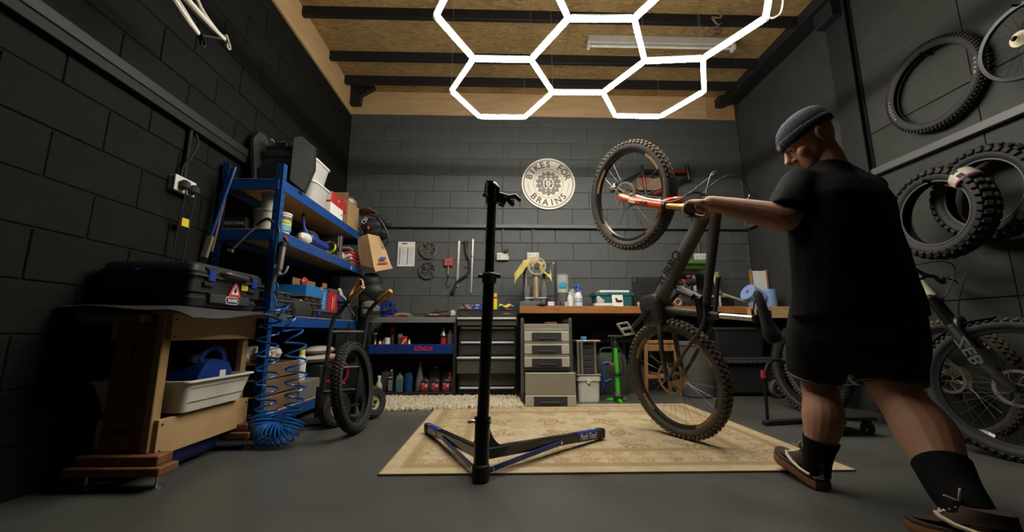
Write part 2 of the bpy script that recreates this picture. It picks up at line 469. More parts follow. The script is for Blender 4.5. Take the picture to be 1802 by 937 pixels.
solo('cable_bundle', 'tangled thin brown cables hanging in front of the strip light', 'cable', tb, M('dusty_cable', (.16,.11,.06), .7))

# ================================================================ rugs
RX0, RX1, RY0, RY1 = -.575, 1.73, 2.03, 3.86
rugm = M('woven_rug', (.43,.34,.205), .95, var=.10, scale=14, bump=.3, bscale=240)
def rugpattern(m):
    x, y, z = coords(m)
    W, H = (RX1-RX0)/2, (RY1-RY0)/2
    ax, ay = x.abs(), y.abs()
    ex, ey = (ax*-1)+W, (ay*-1)+H
    e = ex.mn(ey)                                    # distance from the nearest edge
    tan = (.26,.17,.065); tan2 = (.32,.22,.095); rus = (.26,.145,.075); pale = (.46,.375,.235)
    nz = noise_x(m, 9, 3); nb = noise_x(m, 30, 3)
    band1 = e.gt(.085)*e.lt(.135); band2 = e.gt(.335)*e.lt(.385)
    lines = (e.gt(.075)*e.lt(.081)).mx(e.gt(.139)*e.lt(.145)).mx(e.gt(.325)*e.lt(.331)).mx(e.gt(.39)*e.lt(.396))
    zig = ((x+y)*38).sin()*((x-y)*38).sin()
    border = e.gt(.145)*e.lt(.325); field = e.gt(.396)
    def rosettes(sx, sy, n, r0, amp, warp=.02, ox=0., oy=0.):
        u = (x + (nz-.5)*warp + ox).ping(sx) - sx*.5
        v = (y + (nb-.5)*warp*.5 + oy).ping(sy) - sy*.5
        r = (u*u + v*v).pw(.5); th = v.atan2(u)
        pet = (th*n).sin()*amp + r0
        return r, pet, th
    r, pet, th = rosettes(.40, .34, 4, .085, .028)
    fl = (r.lt(pet) * (r*170).sin().gt(.1)).mx((r-pet).abs().lt(.005))
    r2, pet2, _ = rosettes(.24, .22, 3, .05, .018, .04, .11, .07)
    fl2 = (r2.lt(pet2)*(r2*230).sin().gt(.2)).mx((r2-pet2).abs().lt(.004))
    r3, pet3, _ = rosettes(.15, .13, 5, .040, .012, .03, .03, .02)
    fb = (r3.lt(pet3)*(r3*260).sin().gt(-.1)).mx((r3-pet3).abs().lt(.005))
    vine = (noise_x(m, 7, 2, dist=1.4) - .5).abs().lt(.012)
    fine = noise_x(m, 55, 2)
    setmix(m, [(field*.35, pale), (vine*field*.75, tan2), (fl2*field*.8, tan2), (fl*field*.95, tan), (fl*field*fine.gt(.53)*.7, rus),
               (fb*border*.9, tan2), (vine*border*.75, rus), (fb*border*fine.gt(.55)*.6, rus),
               (band1*.8, tan), (band1*zig.gt(.1)*.5, tan2), (band2*.8, tan), (band2*zig.gt(.1)*.5, tan2), (lines*.7, tan),
               (noise_x(m, 1.8, 4).gt(  .57)*.18, (.26,.20,.12))])
rugpattern(rugm)
def ruggrid(u, v):
    return ((RX0+RX1)/2+(u-.5)*(RX1-RX0), (RY0+RY1)/2+(v-.5)*(RY1-RY0), .006+.0015*math.sin(u*19)*math.sin(v*13))
rug = thing('rug', 'flat beige rug woven with faded floral medallions under the repair stand', 'rug', ((RX0+RX1)/2, (RY0+RY1)/2, 0))
part(rug, 'rug_weave', MB().grid(ruggrid, 24, 20, .008), rugm)
bind = M('rug_binding', (.22,.13,.06), .9)
part(rug, 'bound_edge', MB().bx(RX0-.006, RX0+.004, RY0, RY1, 0, .012, .003), bind)
part(rug, 'bound_edge', MB().bx(RX1-.004, RX1+.006, RY0, RY1, 0, .012, .003), bind)
shagm = M('shag_pile', (.56,.48,.34), .95, var=.22, scale=30)
sh = thing('shag_rug', 'cream shag rug of thick tufts before the black drawer chest', 'rug', (-.45, 4.05, 0))
outl = [(-1.10,3.60), (-.62,3.63), (-.30,3.66), (.20,3.69), (.17,4.28), (-.5,4.285), (-1.22,4.28), (-1.16,4.0)]
part(sh, 'backing', MB().prism(outl, .012), M('rug_backing', (.45,.38,.27), .9))
def inside(x, y, P):
    c = False
    for i in range(len(P)):
        (x1, y1), (x2, y2) = P[i], P[i-1]
        if (y1 > y) != (y2 > y) and x < (x2-x1)*(y-y1)/(y2-y1)+x1: c = not c
    return c
tu = MB(); rnd = random.Random(3)
for i in range(9000):
    x = rnd.uniform(-1.25, .3); y = rnd.uniform(3.56, 4.46)
    if not inside(x, y, outl): continue
    h = rnd.uniform(.02, .04); a = rnd.uniform(0, 6.28); dx, dy = rnd.gauss(0, .012), rnd.gauss(0, .012); w = rnd.uniform(.006, .010)
    b = [(x+w*math.cos(a+k*2.09), y+w*math.sin(a+k*2.09), .008) for k in range(3)]
    t = [(x+dx+w*.8*math.cos(a+k*2.09), y+dy+w*.8*math.sin(a+k*2.09), h) for k in range(3)]
    tu.add(b+t, [(0,1,4,3), (1,2,5,4), (2,0,3,5), (3,4,5)])
part(sh, 'pile', tu, shagm, kind='stuff', ang=180)

# ================================================================ the wooden trestle bench by the left wall
reddark = M('stained_redwood', (.16,.066,.026), .55, var=.25, scale=4, stretch=(5,5,.7))
mdf = M('bare_mdf', (.40,.255,.115), .7, var=.08, scale=8)
pine = M('pine_edge', (.34,.20,.085), .6, var=.18, scale=5, stretch=(5,5,.7))
wb = thing('trestle_bench', 'wooden trestle bench with plywood aprons beside the dark block wall', 'bench', (-1.75, 2.3, 0))
for yy, nm in ((1.945, 'end_panel'), (2.535, 'end_panel')):
    part(wb, nm, MB().bx(-1.79, -1.60, yy-.02, yy+.02, .14, .756, .004), reddark)
    part(wb, 'stile', MB().bx(-1.60, -1.565, yy-.03, yy+.02, .14, .756, .003), pine)
part(wb, 'upper_apron', MB().bx(-1.565, -1.542, 1.93, 2.575, .632, .756, .002), mdf)
part(wb, 'lower_apron', MB().bx(-1.565, -1.542, 1.93, 2.575, .118, .278, .002), mdf)
part(wb, 'upper_apron', MB().bx(-1.815, -1.792, 1.93, 2.575, .632, .756, .002), mdf)
part(wb, 'lower_apron', MB().bx(-1.815, -1.792, 1.93, 2.575, .118, .278, .002), mdf)
part(wb, 'top_board', MB().bx(-1.96, -1.50, 1.905, 2.62, .757, .785, .003), pine)
part(wb, 'top_board', MB().bx(-1.90, -1.62, 1.84, 1.918, .715, .756, .003), reddark)
for yy in (1.91, 2.52):
    part(wb, 'foot', MB().bx(-1.86, -1.455, yy-.055, yy+.055, .062, .098, .004), reddark)
    part(wb, 'foot_block', MB().bx(-1.84, -1.485, yy-.03, yy+.055, .099, .139, .004), reddark)
    for x in (-1.80, -1.5):
        part(wb, 'levelling_bolt', MB().cyl((x, yy, .008), (x, yy, .064), .006, n=8).lathe([(.02,0),(.02,.006),(.008,.012)], (x, yy, 0), 12), steel)
sl = MB()
for z0, z1 in ((.56, .63),): sl.bx(-1.705, -1.692, 1.919, 1.9255, z0, z1)
sl.bx(-1.74, -1.67, 1.919, 1.9255, .225, .235)
part(wb, 'slot', sl, ink)
sc = MB()
for y in (1.95, 2.555):
    for z in (.65, .73, .14, .255): sc.cyl((-1.543, y, z), (-1.539, y, z), .005, n=8)
part(wb, 'screw_head', sc, blackm, kind='stuff')

matm = M('black_rubber_mat', (.024,.025,.025), .7, bump=.3, bscale=150)
def matf(u, v):
    x = -1.97+u*.60; y = 1.82+v*.86
    z = .790+.002*math.sin(v*11)
    over = max(0, (x+1.50))/.13
    z -= .055*over**1.6*(.7+.35*math.sin(v*7+.6))
    e = max(0, (1.90-y))/.10
    z += -.02*e*e + .012*math.sin(u*7)*e
    e2 = max(0, (y-2.56))/.14
    z += .035*e2*e2*u
    return (x, y, z)
mt = MB().grid(matf, 26, 30, .004)
solo('rubber_mat', 'black rubber mat spread over the trestle bench with a curling edge', 'mat', mt, matm)

# the black tool case
case = thing('tool_case', 'large black plastic tool case with blue latches lying on the mat', 'case', (-1.715, 2.235, .797))
part(case, 'lower_shell', MB().loft([[(-1.715+a, 2.235+b, z) for a, b in rrect(w, l, .03)] for z, w, l in ((.800,.40,.53), (.84,.42,.555), (.845,.405,.54), (.865,.405,.54), (.87,.43,.565), (.955,.44,.575))]), black)
part(case, 'lid', MB().loft([[(-1.715+a, 2.235+b, z) for a, b in rrect(w, l, .035)] for z, w, l in ((.958,.455,.59), (.972,.46,.595), (.974,.445,.58), (1.0,.44,.57), (1.015,.41,.54))]), black)
part(case, 'seam_rim', MB().loft([[(-1.715+a, 2.235+b, z) for a, b in rrect(w, l, .03)] for z, w, l in ((.947,.47,.60), (.957,.47,.60))]), dgrey)
fx = -1.487
for y in (2.06, 2.415):
    part(case, 'latch', MB().bx(fx-.004, fx+.012, y-.024, y+.024, .925, .985, .005), bluep)
    part(case, 'latch_mount', MB().bx(fx-.02, fx+.004, y-.04, y+.03, .90, .925, .004).bx(fx-.03, fx+.002, y-.035, y+.035, .983, 1.0, .004), black)
part(case, 'carry_handle', MB().tube(catmull([(fx-.02, 2.13, .975), (fx+.02, 2.15, .978), (fx+.028, 2.19, .975), (fx+.028, 2.28, .972), (fx+.02, 2.32, .972), (fx-.02, 2.34, .97)], 4), .013, 8), dgrey)
part(case, 'latch', MB().sph((-1.76, 1.945, .965), (.03, .012, .014), 10), bluep)
part(case, 'base_ridge', MB().bx(fx-.03, fx-.003, 2.08, 2.40, .82, .868, .004), dgrey)
tri = MB().prism([(-.052,-.045), (.052,-.045), (0,.052)], .0012, frame((fx-.0055, 2.265, .912), (0,1,0), (0,0,1)))
part(case, 'warning_sticker', tri, M('red_sticker', (.55,.03,.04), .5), 'red triangular warning sticker')
part(case, 'sticker_face', MB().prism([(-.032,-.034), (.032,-.034), (0,.028)], .0012, frame((fx-.0043, 2.265, .912), (0,1,0), (0,0,1))), white)
fl = [(-.009,-.024), (-.013,-.012), (-.008,-.002), (-.004,-.008), (.001,.012), (.008,-.002), (.012,-.012), (.007,-.024)]
part(case, 'flame_mark', MB().prism(fl, .001, frame((fx-.003, 2.265, .912), (0,1,0), (0,0,1))), ink)
part(case, 'yellow_sticker', MB().prism(rrect(.056, .042, .003), .0012, frame((fx-.0055, 2.345, .930), (0,1,0), (0,0,1))), yellow)
tx = MB()
for k in range(5): tx.bx(fx-.0045, fx-.0036, 2.345-.021, 2.345+.021-(k % 3)*.006, .915+k*.0065, .9175+k*.0065)
part(case, 'sticker_lines', tx, ink, kind='stuff')
oval = rrect(.108, .042, .020, 6); inner = rrect(.100, .034, .0165, 6)
part(case, 'badge_rim', MB().prism(oval, .002, frame((fx-.003, 2.245, .842), (0,1,0), (0,0,1))), white)
part(case, 'badge_field', MB().prism(inner, .002, frame((fx-.0022, 2.245, .842), (0,1,0), (0,0,1))), black)
lettering(case, 'DRAPER', .026, frame((fx+.0005, 2.245, .8415), (0,1,0), (0,0,1)), white, sx=.83, off=.0006)

# white tray, blue jerrycan, drum below
trayw = M('white_tray_plastic', (.60,.57,.48), .5, var=.12, scale=5)
tr = thing('tray', 'white plastic tray jutting from the trestle bench above its lower apron', 'tray', (-1.62, 2.2, .285))
def rect(x0, x1, y0, y1, z, r=.03): return [((x0+x1)/2+a, (y0+y1)/2+b, z) for a, b in rrect(x1-x0, y1-y0, r)]
tray = MB()
o_ = [rect(-1.90,-1.515,2.02,2.46,.290), rect(-1.935,-1.485,1.995,2.495,.430), rect(-1.95,-1.468,1.98,2.50,.432), rect(-1.95,-1.468,1.98,2.50,.440), rect(-1.93,-1.49,2.0,2.49,.440), rect(-1.895,-1.52,2.025,2.455,.297)]
tray.loft(o_); part(tr, 'tray_body', tray, trayw)
part(tr, 'rib_line', MB().bar((-1.4915,2.03,.40), (-1.4915,2.45,.40), .0015, .003).bar((-1.504,2.04,.335), (-1.504,2.44,.335), .0015, .003), greyp, kind='stuff')
part(tr, 'black_liner', MB().bx(-1.88,-1.60,2.04,2.15,.300,.38,.01), black)
jc = thing('jerrycan', 'blue plastic jerrycan with a moulded handle standing in the white tray', 'jerrycan', (-1.66, 2.33, .293))
prof = [(-.13,0), (.13,0), (.135,.02), (.135,.16), (.10,.205), (-.03,.235), (-.085,.215), (-.13,.15)]
part(jc, 'can', MB().prism(prof, .15, frame((-1.59, 2.33, .294), (0,1,0), (0,0,1)) @ Matrix.Translation((0,0,-.15))), bluep)
part(jc, 'handle', MB().tube(catmull([(-1.66, 2.28, .52), (-1.655, 2.33, .575), (-1.65, 2.40, .585), (-1.65, 2.455, .545), (-1.65, 2.462, .46)], 5), .021, 8), bluep)
part(jc, 'cap', MB().lathe([(.026,0),(.026,.035),(.022,.04)], (-1.66, 2.24, .51), 14), black)
part(jc, 'label', MB().bx(-1.5895, -1.588, 2.36, 2.41, .42, .46), paper)
dr = thing('drum', 'dark blue round plastic drum lying under the trestle bench', 'drum', (-1.72, 2.27, 0))
part(dr, 'body', MB().lathe([(.08,0),(.10,.02),(.105,.08),(.105,.34),(.10,.36),(.08,.38)], (0,0,0), 24, frame((-1.685, 2.44, .108), (1,0,0), (0,0,1))), M('navy_plastic', (.010,.018,.14), .45))
part(dr, 'bung', MB().lathe([(.025,0),(.025,.02)], (0,0,0), 12, frame((-1.685, 2.05, .13), (1,0,0), (0,0,1))), black)
# a dark coat stuff behind the bench: nothing more shows

# left wall fittings
so = thing('socket_outlet', 'white double socket on the dark left wall with two black plugs', 'socket', (-1.96, 2.39, 1.50))
part(so, 'back_box', MB().bx(XL+.0, XL+.035, 2.30, 2.455, 1.51, 1.60, .004), M('dirty_socket', (.40,.38,.33), .5))
part(so, 'face_plate', MB().bx(XL+.035, XL+.045, 2.297, 2.458, 1.507, 1.603, .003), white)
for y, z in ((2.345, 1.55), (2.42, 1.545)):
    p = part(so, 'plug', MB().box((XL+.065, y, z), (.045, .052, .056), .012), black)
    part(p, 'plug_cord', MB().tube(catmull([(XL+.075, y, z-.025), (XL+.07, y+.004, z-.09), (XL+.05, y+.01, z-.3), (XL+.035, y+.02, z-.62)], 6), .0045, 6), black)
part(so, 'conduit', MB().cyl((XL+.02, 2.385, 1.60), (XL+.02, 2.385, 1.93), .012, n=10), trkk)
part(so, 'conduit_cord', MB().tube(catmull([(XL+.03, 2.42, 1.92), (XL+.045, 2.425, 1.85), (XL+.04, 2.395, 1.75), (XL+.03, 2.36, 1.68), (XL+.03, 2.35, 1.60)], 5), .006, 6), black)
part(so, 'cord_tag', MB().bx(XL+.055, XL+.057, 2.37, 2.435, 1.305, 1.355), yellow, 'yellow tag on the plug cord')
wfs = M('cream_white_frame_paint', (.60,.56,.48), .35, coat=.3, var=.05)
wf = thing('bike_rear_triangle', 'cream white bicycle rear triangle hanging high on the dark left wall', 'bicycle frame', (-1.6, 1.8, 2.4))
def rt(a, b, r, r2=None): return MB().cyl(a, b, r, r2, 10)
A1, A2 = (-1.70, 1.92, 2.262), (-1.70, 2.15, 2.430)
A1b = (-1.62, 1.945, 2.245)
top1, top2 = (-1.66, 1.62, 2.55), (-1.72, 1.86, 2.72)
E1 = Vector((-1.60, 1.905, 2.215)); E2 = Vector((-1.60, 2.085, 2.335))
part(wf, 'seat_stay', MB().tube(catmull([tuple(E1+Vector((0,0,.005))), (-1.60, 1.80, 2.245), (-1.62, 1.66, 2.34), (-1.65, 1.58, 2.50), (-1.66,1.56,2.7)], 5), [.012]*3+[.016]*18, 10), wfs)
part(wf, 'chain_stay', MB().tube(catmull([tuple(E2), (-1.60, 1.93, 2.33), (-1.62, 1.78, 2.36), (-1.65, 1.62, 2.40)], 5), [.012]*3+[.017]*13, 10), wfs)
part(wf, 'seat_stay', MB().tube(catmull([tuple(E1+Vector((0,0,.01))), (-1.61, 1.83, 2.27), (-1.64, 1.74, 2.37), (-1.67,1.66,2.6)], 5), .011, 10), wfs)
part(wf, 'seat_stay', MB().tube(catmull([tuple(E2), (-1.62, 2.02, 2.36), (-1.65, 1.93, 2.44), (-1.68,1.85,2.65)], 5), .012, 10), wfs)
part(wf, 'dropout', MB().bar(E1+Vector((0,.0,.03)), E1+Vector((.01,.03,-.035)), .008, .03, (1,0,0), .003).ring(.014, .004, Matrix.Translation(E1+Vector((.01,.03,-.03)))@Matrix.Rotation(PI/2,4,'Y'), 16, 6), blackm)
part(wf, 'dropout', MB().bar(E2+Vector((0,.0,.03)), E2+Vector((.01,.03,-.03)), .008, .03, (1,0,0), .003).ring(.014, .004, Matrix.Translation(E2+Vector((.01,.03,-.025)))@Matrix.Rotation(PI/2,4,'Y'), 16, 6), wfs)
part(wf, 'axle', MB().cyl(E1, E2, .006, n=8), blackm)
part(wf, 'hanger_hook', MB().tube(catmull([(XL+.015, 1.76, 2.60), (XL+.10, 1.75, 2.60), (XL+.30, 1.72, 2.60), (XL+.36, 1.68, 2.62)], 5), .007, 6), blackm)

# ================================================================ the blue shelving
SX0, SX1, SY0, SY1 = -1.955, -1.535, 2.69, 4.47
shf = thing('shelving_unit', 'tall blue steel shelving unit with chipboard shelves along the left wall', 'shelving', (-1.745, 3.58, 0))
def post(x, y, sx, sy):
    p = MB().bx(x, x+sx*.048, y, y+sy*.003, 0, 1.85).bx(x, x+sx*.003, y, y+sy*.048, 0, 1.85)
    return part(shf, 'post', p, blue)
keyh = MB().prism([(.006*math.cos(a), .006*math.sin(a)) for a in [k*PI/4 for k in range(8)]], .0015).prism([(-.0035,-.017),(.0035,-.017),(.0035,0),(-.0035,0)], .0015)
keyme = keyh.mesh('keyhole', 30); keyme.materials.append(ink)
for x, y, sx, sy in ((SX1, SY0, -1, 1), (SX0, SY0, 1, 1), (SX1, SY1, -1, -1), (SX0, SY1, 1, -1)):
    p = post(x, y, sx, sy)
    if sx < 0 and sy > 0:
        for k in range(32):
            z = .12+k*.0535
            inst(p, 'keyhole', keyme, Matrix.Translation(-Vector(WM[p.name].translation)) @ frame((x-.024, y-.0002, z), (1,0,0), (0,0,1)))
            inst(p, 'keyhole', keyme, Matrix.Translation(-Vector(WM[p.name].translation)) @ frame((x+.0002, y+.024, z+.02), (0,1,0), (0,0,1)))
    elif sx > 0 and sy > 0:
        for k in range(32):
            z = .12+k*.0535
            inst(p, 'keyhole', keyme, Matrix.Translation(-Vector(WM[p.name].translation)) @ frame((x+.024, y-.0002, z), (1,0,0), (0,0,1)))
for z in (.14, .79, 1.372, 1.734):
    part(shf, 'side_beam', MB().bx(SX1-.002, SX1+.004, SY0+.02, SY1-.02, z-.082, z-.004, .002).bx(SX1-.03, SX1-.002, SY0+.05, SY1-.05, z-.03, z-.02), blue)
    part(shf, 'side_beam', MB().bx(SX0, SX0+.006, SY0+.02, SY1-.02, z-.082, z-.004, .002), blue)
    part(shf, 'end_beam', MB().bx(SX0+.02, SX1-.02, SY0-.004, SY0+.002, z-.082, z-.004, .002), blue)
    part(shf, 'end_beam', MB().bx(SX0+.02, SX1-.02, SY1-.002, SY1+.004, z-.082, z-.004, .002), blue)
    part(shf, 'shelf_board', MB().bx(SX0+.006, SX1-.004, SY0+.004, SY1-.004, z-.016, z, .001), chip)
part(shf, 'round_sticker', MB().lathe([(.017,0),(.017,.001)], (0,0,0), 18, frame((SX1+.004, 4.05, 1.322), (0,1,0), (0,0,1))), white)
part(shf, 'round_sticker', MB().lathe([(.009,0),(.009,.001)], (0,0,0), 14, frame((SX1+.0052, 4.045, 1.325), (0,1,0), (0,0,1))), red, 'red centre of the round sticker')

Z4, Z3, Z2, Z1 = 1.735, 1.373, .791, .141
# top shelf -------------------------------------------------------
pc = thing('motorcycle_bodywork', 'black plastic bodywork with two flared wings and a slotted grille topping the shelving', 'bodywork', (-1.75, 2.98, Z4))
gm = M('scuffed_black_plastic', (.013,.013,.013), .65, spec=.25, bump=.2, var=.2, scale=9)
def slab(poly, th):      # a curved flared panel from outline points (3d), given thickness along its normal
    c = [Vector(p) for p in poly]; n = (c[1]-c[0]).cross(c[-1]-c[0]).normalized()*th
    k = len(c); m = MB(); ctr = sum(c, Vector())/k
    A = [ctr+(p-ctr)*1.0 for p in c]; B = [ctr+(p-ctr)*.94+n for p in c]
    return m.add([tuple(p) for p in A+B], [tuple(range(k)), tuple(range(k, 2*k))] + [(i, (i+1) % k, k+(i+1) % k, k+i) for i in range(k)])
part(pc, 'wing', slab([(-1.86,2.87,Z4+.01), (-1.83,3.02,Z4+.03), (-1.80,3.06,Z4+.22), (-1.90,3.01,Z4+.49), (-1.935,2.97,Z4+.505), (-1.93,2.90,Z4+.40)], .022), gm)
part(pc, 'wing', slab([(-1.605,2.93,Z4+.06), (-1.505,2.96,Z4-.02), (-1.475,3.03,Z4+.20), (-1.495,3.05,Z4+.40), (-1.575,2.99,Z4+.465), (-1.61,2.94,Z4+.43), (-1.60,2.92,Z4+.18)], .05), gm)
part(pc, 'tub', MB().bx(-1.86, -1.585, 2.90, 3.08, Z4+.0, Z4+.19, .02), black)
g = MB().bx(-1.83, -1.60, 2.93, 2.945, Z4+.33, Z4+.36, .004).bx(-1.83, -1.60, 2.93, 2.945, Z4+.19, Z4+.21, .004).bx(-1.83, -1.60, 2.932, 2.943, Z4+.265, Z4+.275)
part(pc, 'grille_frame', g, black)
for k in range(17):
    x = -1.822+k*.0133
    part(pc, 'grille_bar', MB().bx(x, x+.0065, 2.932, 2.942, Z4+.20, Z4+.34), dgrey)
part(pc, 'back_shell', MB().bx(-1.84, -1.59, 3.05, 3.08, Z4+.15, Z4+.33, .02), M('pale_inner_shell', (.12,.115,.11), .6))
part(pc, 'bracket', MB().bx(-1.76, -1.66, 2.925, 2.955, Z4+.345, Z4+.395, .01), black)
bag = MB().grid(lambda u, v: (-1.82+u*.25+.012*math.sin(v*9+u*5), 2.93+v*.13, Z4+.375+.03*math.sin(u*6+1)*math.sin(v*4)+.02*math.sin(u*17+v*6)+.02*(1-u)), 22, 10, .002)
solo('plastic_bag', 'crumpled clear plastic bag over the grille of the black bodywork', 'bag', bag, M('clear_film', (.55,.54,.5), .12, alpha=.38, var=.2))
frost = M('frosted_tub_plastic', (.58,.57,.54), .35, alpha=.72, var=.06)
def tub(y, z, lab):
    t = thing('storage_tub', lab, 'tub', (-1.66, y, z), group='frosted tubs on the top shelf')
    ring = lambda w, l, zz: [(-1.66+a, y+b, zz) for a, b in rrect(w, l, .05)]
    part(t, 'tub_body', MB().loft([ring(.20,.26,z+.002), ring(.25,.31,z+.16), ring(.24,.30,z+.16), ring(.19,.25,z+.008)]), frost)
    part(t, 'lid', MB().loft([ring(.262,.322,z+.158), ring(.266,.326,z+.175), ring(.23,.29,z+.182)]), white)
tub(3.30, Z4, 'lower of two stacked frosted plastic tubs on the top shelf')
tub(3.27, Z4+.185, 'upper of two stacked frosted plastic tubs on the top shelf')
wbx = thing('white_box', 'flat white cardboard box under the red box on the top shelf', 'box', (-1.65, 3.64, Z4))
part(wbx, 'carton', MB().bx(-1.78, -1.545, 3.50, 3.78, Z4+.001, Z4+.105, .002), paper)
part(wbx, 'printed_mark', MB().prism([(.012*math.cos(a), .012*math.sin(a)) for a in [k*PI/5 for k in range(10)]], .0008, frame((-1.545, 3.75, Z4+.05), (0,1,0), (0,0,1))), ink)
rbx = thing('red_box', 'red cardboard box with a white end on the top shelf', 'box', (-1.65, 3.68, Z4+.106))
part(rbx, 'carton', MB().bx(-1.78, -1.55, 3.52, 3.87, Z4+.107, Z4+.215, .003), red)
part(rbx, 'end_label', MB().bx(-1.77, -1.56, 3.518, 3.5195, Z4+.13, Z4+.205), paper)
lettering(rbx, 'N', .035, frame((-1.5495, 3.68, Z4+.165), (0,1,0), (0,0,1)), white)
cbx = thing('cardboard_box', 'open brown cardboard box with flaps at the end of the top shelf', 'box', (-1.66, 4.08, Z4))
part(cbx, 'carton', MB().bx(-1.80, -1.545, 3.90, 4.20, Z4+.001, Z4+.26, .002), kraft)
part(cbx, 'flap', MB().bar((-1.545, 4.2, Z4+.26), (-1.47, 4.33, Z4+.235), .25, .004, (0,0,1)), kraft)
part(cbx, 'flap', MB().grid(lambda u, v: (-1.80+.255*u, 3.90-.02*v, Z4+.26+.07*v), 1, 1, .004), kraft)
solo('packing_paper', 'grey plastic wrap sticking out of the open cardboard box', 'wrap', MB().sph((-1.62, 4.10, Z4+.30), (.07, .07, .055), 10).sph((-1.60, 4.17, Z4+.30), (.04, .05, .05), 8), M('grey_wrap', (.20,.19,.17), .4, var=.4, scale=30))
solo('white_tin', 'small white carton beside the open cardboard box on the top shelf', 'box', MB().bx(-1.60, -1.54, 4.22, 4.30, Z4+.001, Z4+.075, .003), white)

# middle shelf ----------------------------------------------------
def bucket(name, lab, x, y, z, r, h, mat, lidm=None, group=None, handle=True):
    t = thing(name, lab, 'bucket', (x, y, z), group=group)
    part(t, 'pail', MB().lathe([(r*.86,0), (r*.97,h*.9), (r,h*.9), (r,h*.93)], (x, y, z+.001), 24), mat)
    part(t, 'lid', MB().lathe([(r*1.04,h*.9), (r*1.06,h*.985), (r*.98,h), (0,h)], (x, y, z+.001), 24), lidm or mat)
    if handle: part(t, 'bail', MB().tube([(x+r*1.03*math.cos(a), y+r*1.03*math.sin(a), z+h*.86-.35*h*math.sin((a+1.9)/2.6*PI)) for a in [-1.9+2.6*k/12 for k in range(13)]], .0025, 5), steel)
    return t
bw = M('off_white_bucket', (.55,.52,.45), .45)
bucket('bucket', 'large off-white bucket behind the blue post, a smaller bucket stacked on it', -1.70, 2.83, Z3, .085, .165, bw)
bucket('bucket', 'small off-white bucket stacked on the larger one on the middle shelf', -1.685, 2.835, Z3+.168, .062, .125, bw, handle=False)
lb = bucket('bucket', 'white bucket with a yellow and blue label beside the blue post', -1.60, 2.855, Z3, .060, .155, white)
for z0, z1, mm in ((.02,.06,M('pale_blue_print', (.12,.3,.5), .5)), (.06,.10,M('lime_print', (.45,.5,.05), .5)), (.10,.125,greyp)):
    part(lb, 'label', MB().tube([(-1.60, 2.855, Z3+z0), (-1.60, 2.855, Z3+z1)], .0605, 24), mm)
rb = thing('black_box', 'flat black cardboard box with pale lettering at the near end of the middle shelf', 'box', (-1.83, 2.79, Z3))
part(rb, 'carton', MB().bx(-1.93, -1.77, 2.715, 2.95, Z3+.001, Z3+.085, .002), black)
lettering(rb, 'RENTHAL', .034, frame((-1.848, 2.7145, Z3+.042), (1,0,0), (0,0,1)), M('pale_print', (.45,.36,.33), .6), sx=.95, shear=.25)
spr = thing('dustpan_brush', 'blue hand brush with upright handle and white bristles on the middle shelf', 'brush', (-1.59, 3.25, Z3))
part(spr, 'handle', MB().tube(catmull([(-1.64,3.22,Z3+.27), (-1.63,3.22,Z3+.18), (-1.61,3.24,Z3+.10), (-1.57,3.34,Z3+.05), (-1.55,3.46,Z3+.035)], 5), [.011]*8+[.02]*4+[.038]*9, 8), bluep)
part(spr, 'bristles', MB().sph((-1.575, 3.16, Z3+.045), (.035, .10, .042), 10), white)
cbl = thing('cable_coil', 'bundle of black cable strapped with a lime band on the middle shelf', 'cable', (-1.56, 3.60, Z3))
for k in range(9):
    yy = 3.50+.004*k; off = (k-4)*.010
    part(cbl, 'cable_loop', MB().tube(catmull([(-1.565+off*.6, 3.47, Z3+.055+off*.5), (-1.57+off, 3.55, Z3+.075+off*.6), (-1.57+off, 3.65, Z3+.07+off*.6), (-1.565+off*.6, 3.74, Z3+.045+off*.5)], 5), .008, 6), M('cable_rubber', (.02,.02,.021), .4) if k == 0 else bpy.data.materials['cable_rubber'])
part(cbl, 'strap', MB().tube([(-1.57+.054*math.cos(a), 3.605, Z3+.072+.042*math.sin(a)) for a in [k*PI/8 for k in range(16)]], .001, 4, True).lathe([(.050,-.017),(.053,-.017),(.053,.017),(.050,.017)], (0,0,0), 20, frame((-1.57, 3.605, Z3+.068), (1,0,0), (0,0,1)), True), M('lime_strap', (.42,.60,.03), .6))
hc = MB()
for k in range(4): hc.ring(.075+.006*k, .005, Matrix.Translation((-1.70, 3.40+.012*k, Z3+.09)) @ Matrix.Rotation(PI/2, 4, 'X') @ Matrix.Rotation(.12*k, 4, 'Y'), 24, 6)
solo('cable_coil', 'loose coil of grey cable standing behind the blue hand brush', 'cable', hc, greyp)
solo('parts_box', 'small brown cardboard box behind the strapped cable bundle', 'box', MB().bx(-1.75, -1.60, 3.62, 3.80, Z3+.001, Z3+.12, .002), kraft)
lp = thing('case_lid', 'tall black plastic case with a grey edge standing on the middle shelf', 'case', (-1.72, 3.86, Z3))
part(lp, 'shell', MB().bx(-1.90, -1.58, 3.82, 3.89, Z3+.001, Z3+.235, .01), black)
part(lp, 'edge_strip', MB().bx(-1.582, -1.565, 3.83, 3.88, Z3+.001, Z3+.235, .006), greyp)
ck = MB(); rnd = random.Random(5)
for k in range(14): ck.sph((-1.585+rnd.uniform(-.03,.03), 4.0+rnd.uniform(-.09,.10), Z3+.035+rnd.uniform(0,.05)), (.022,.03,.02), 6)
solo('parts_bag', 'clear bag of small silver parts lying before the red cases', 'bag', ck, M('silver_film', (.45,.43,.40), .25, var=.4, scale=40))
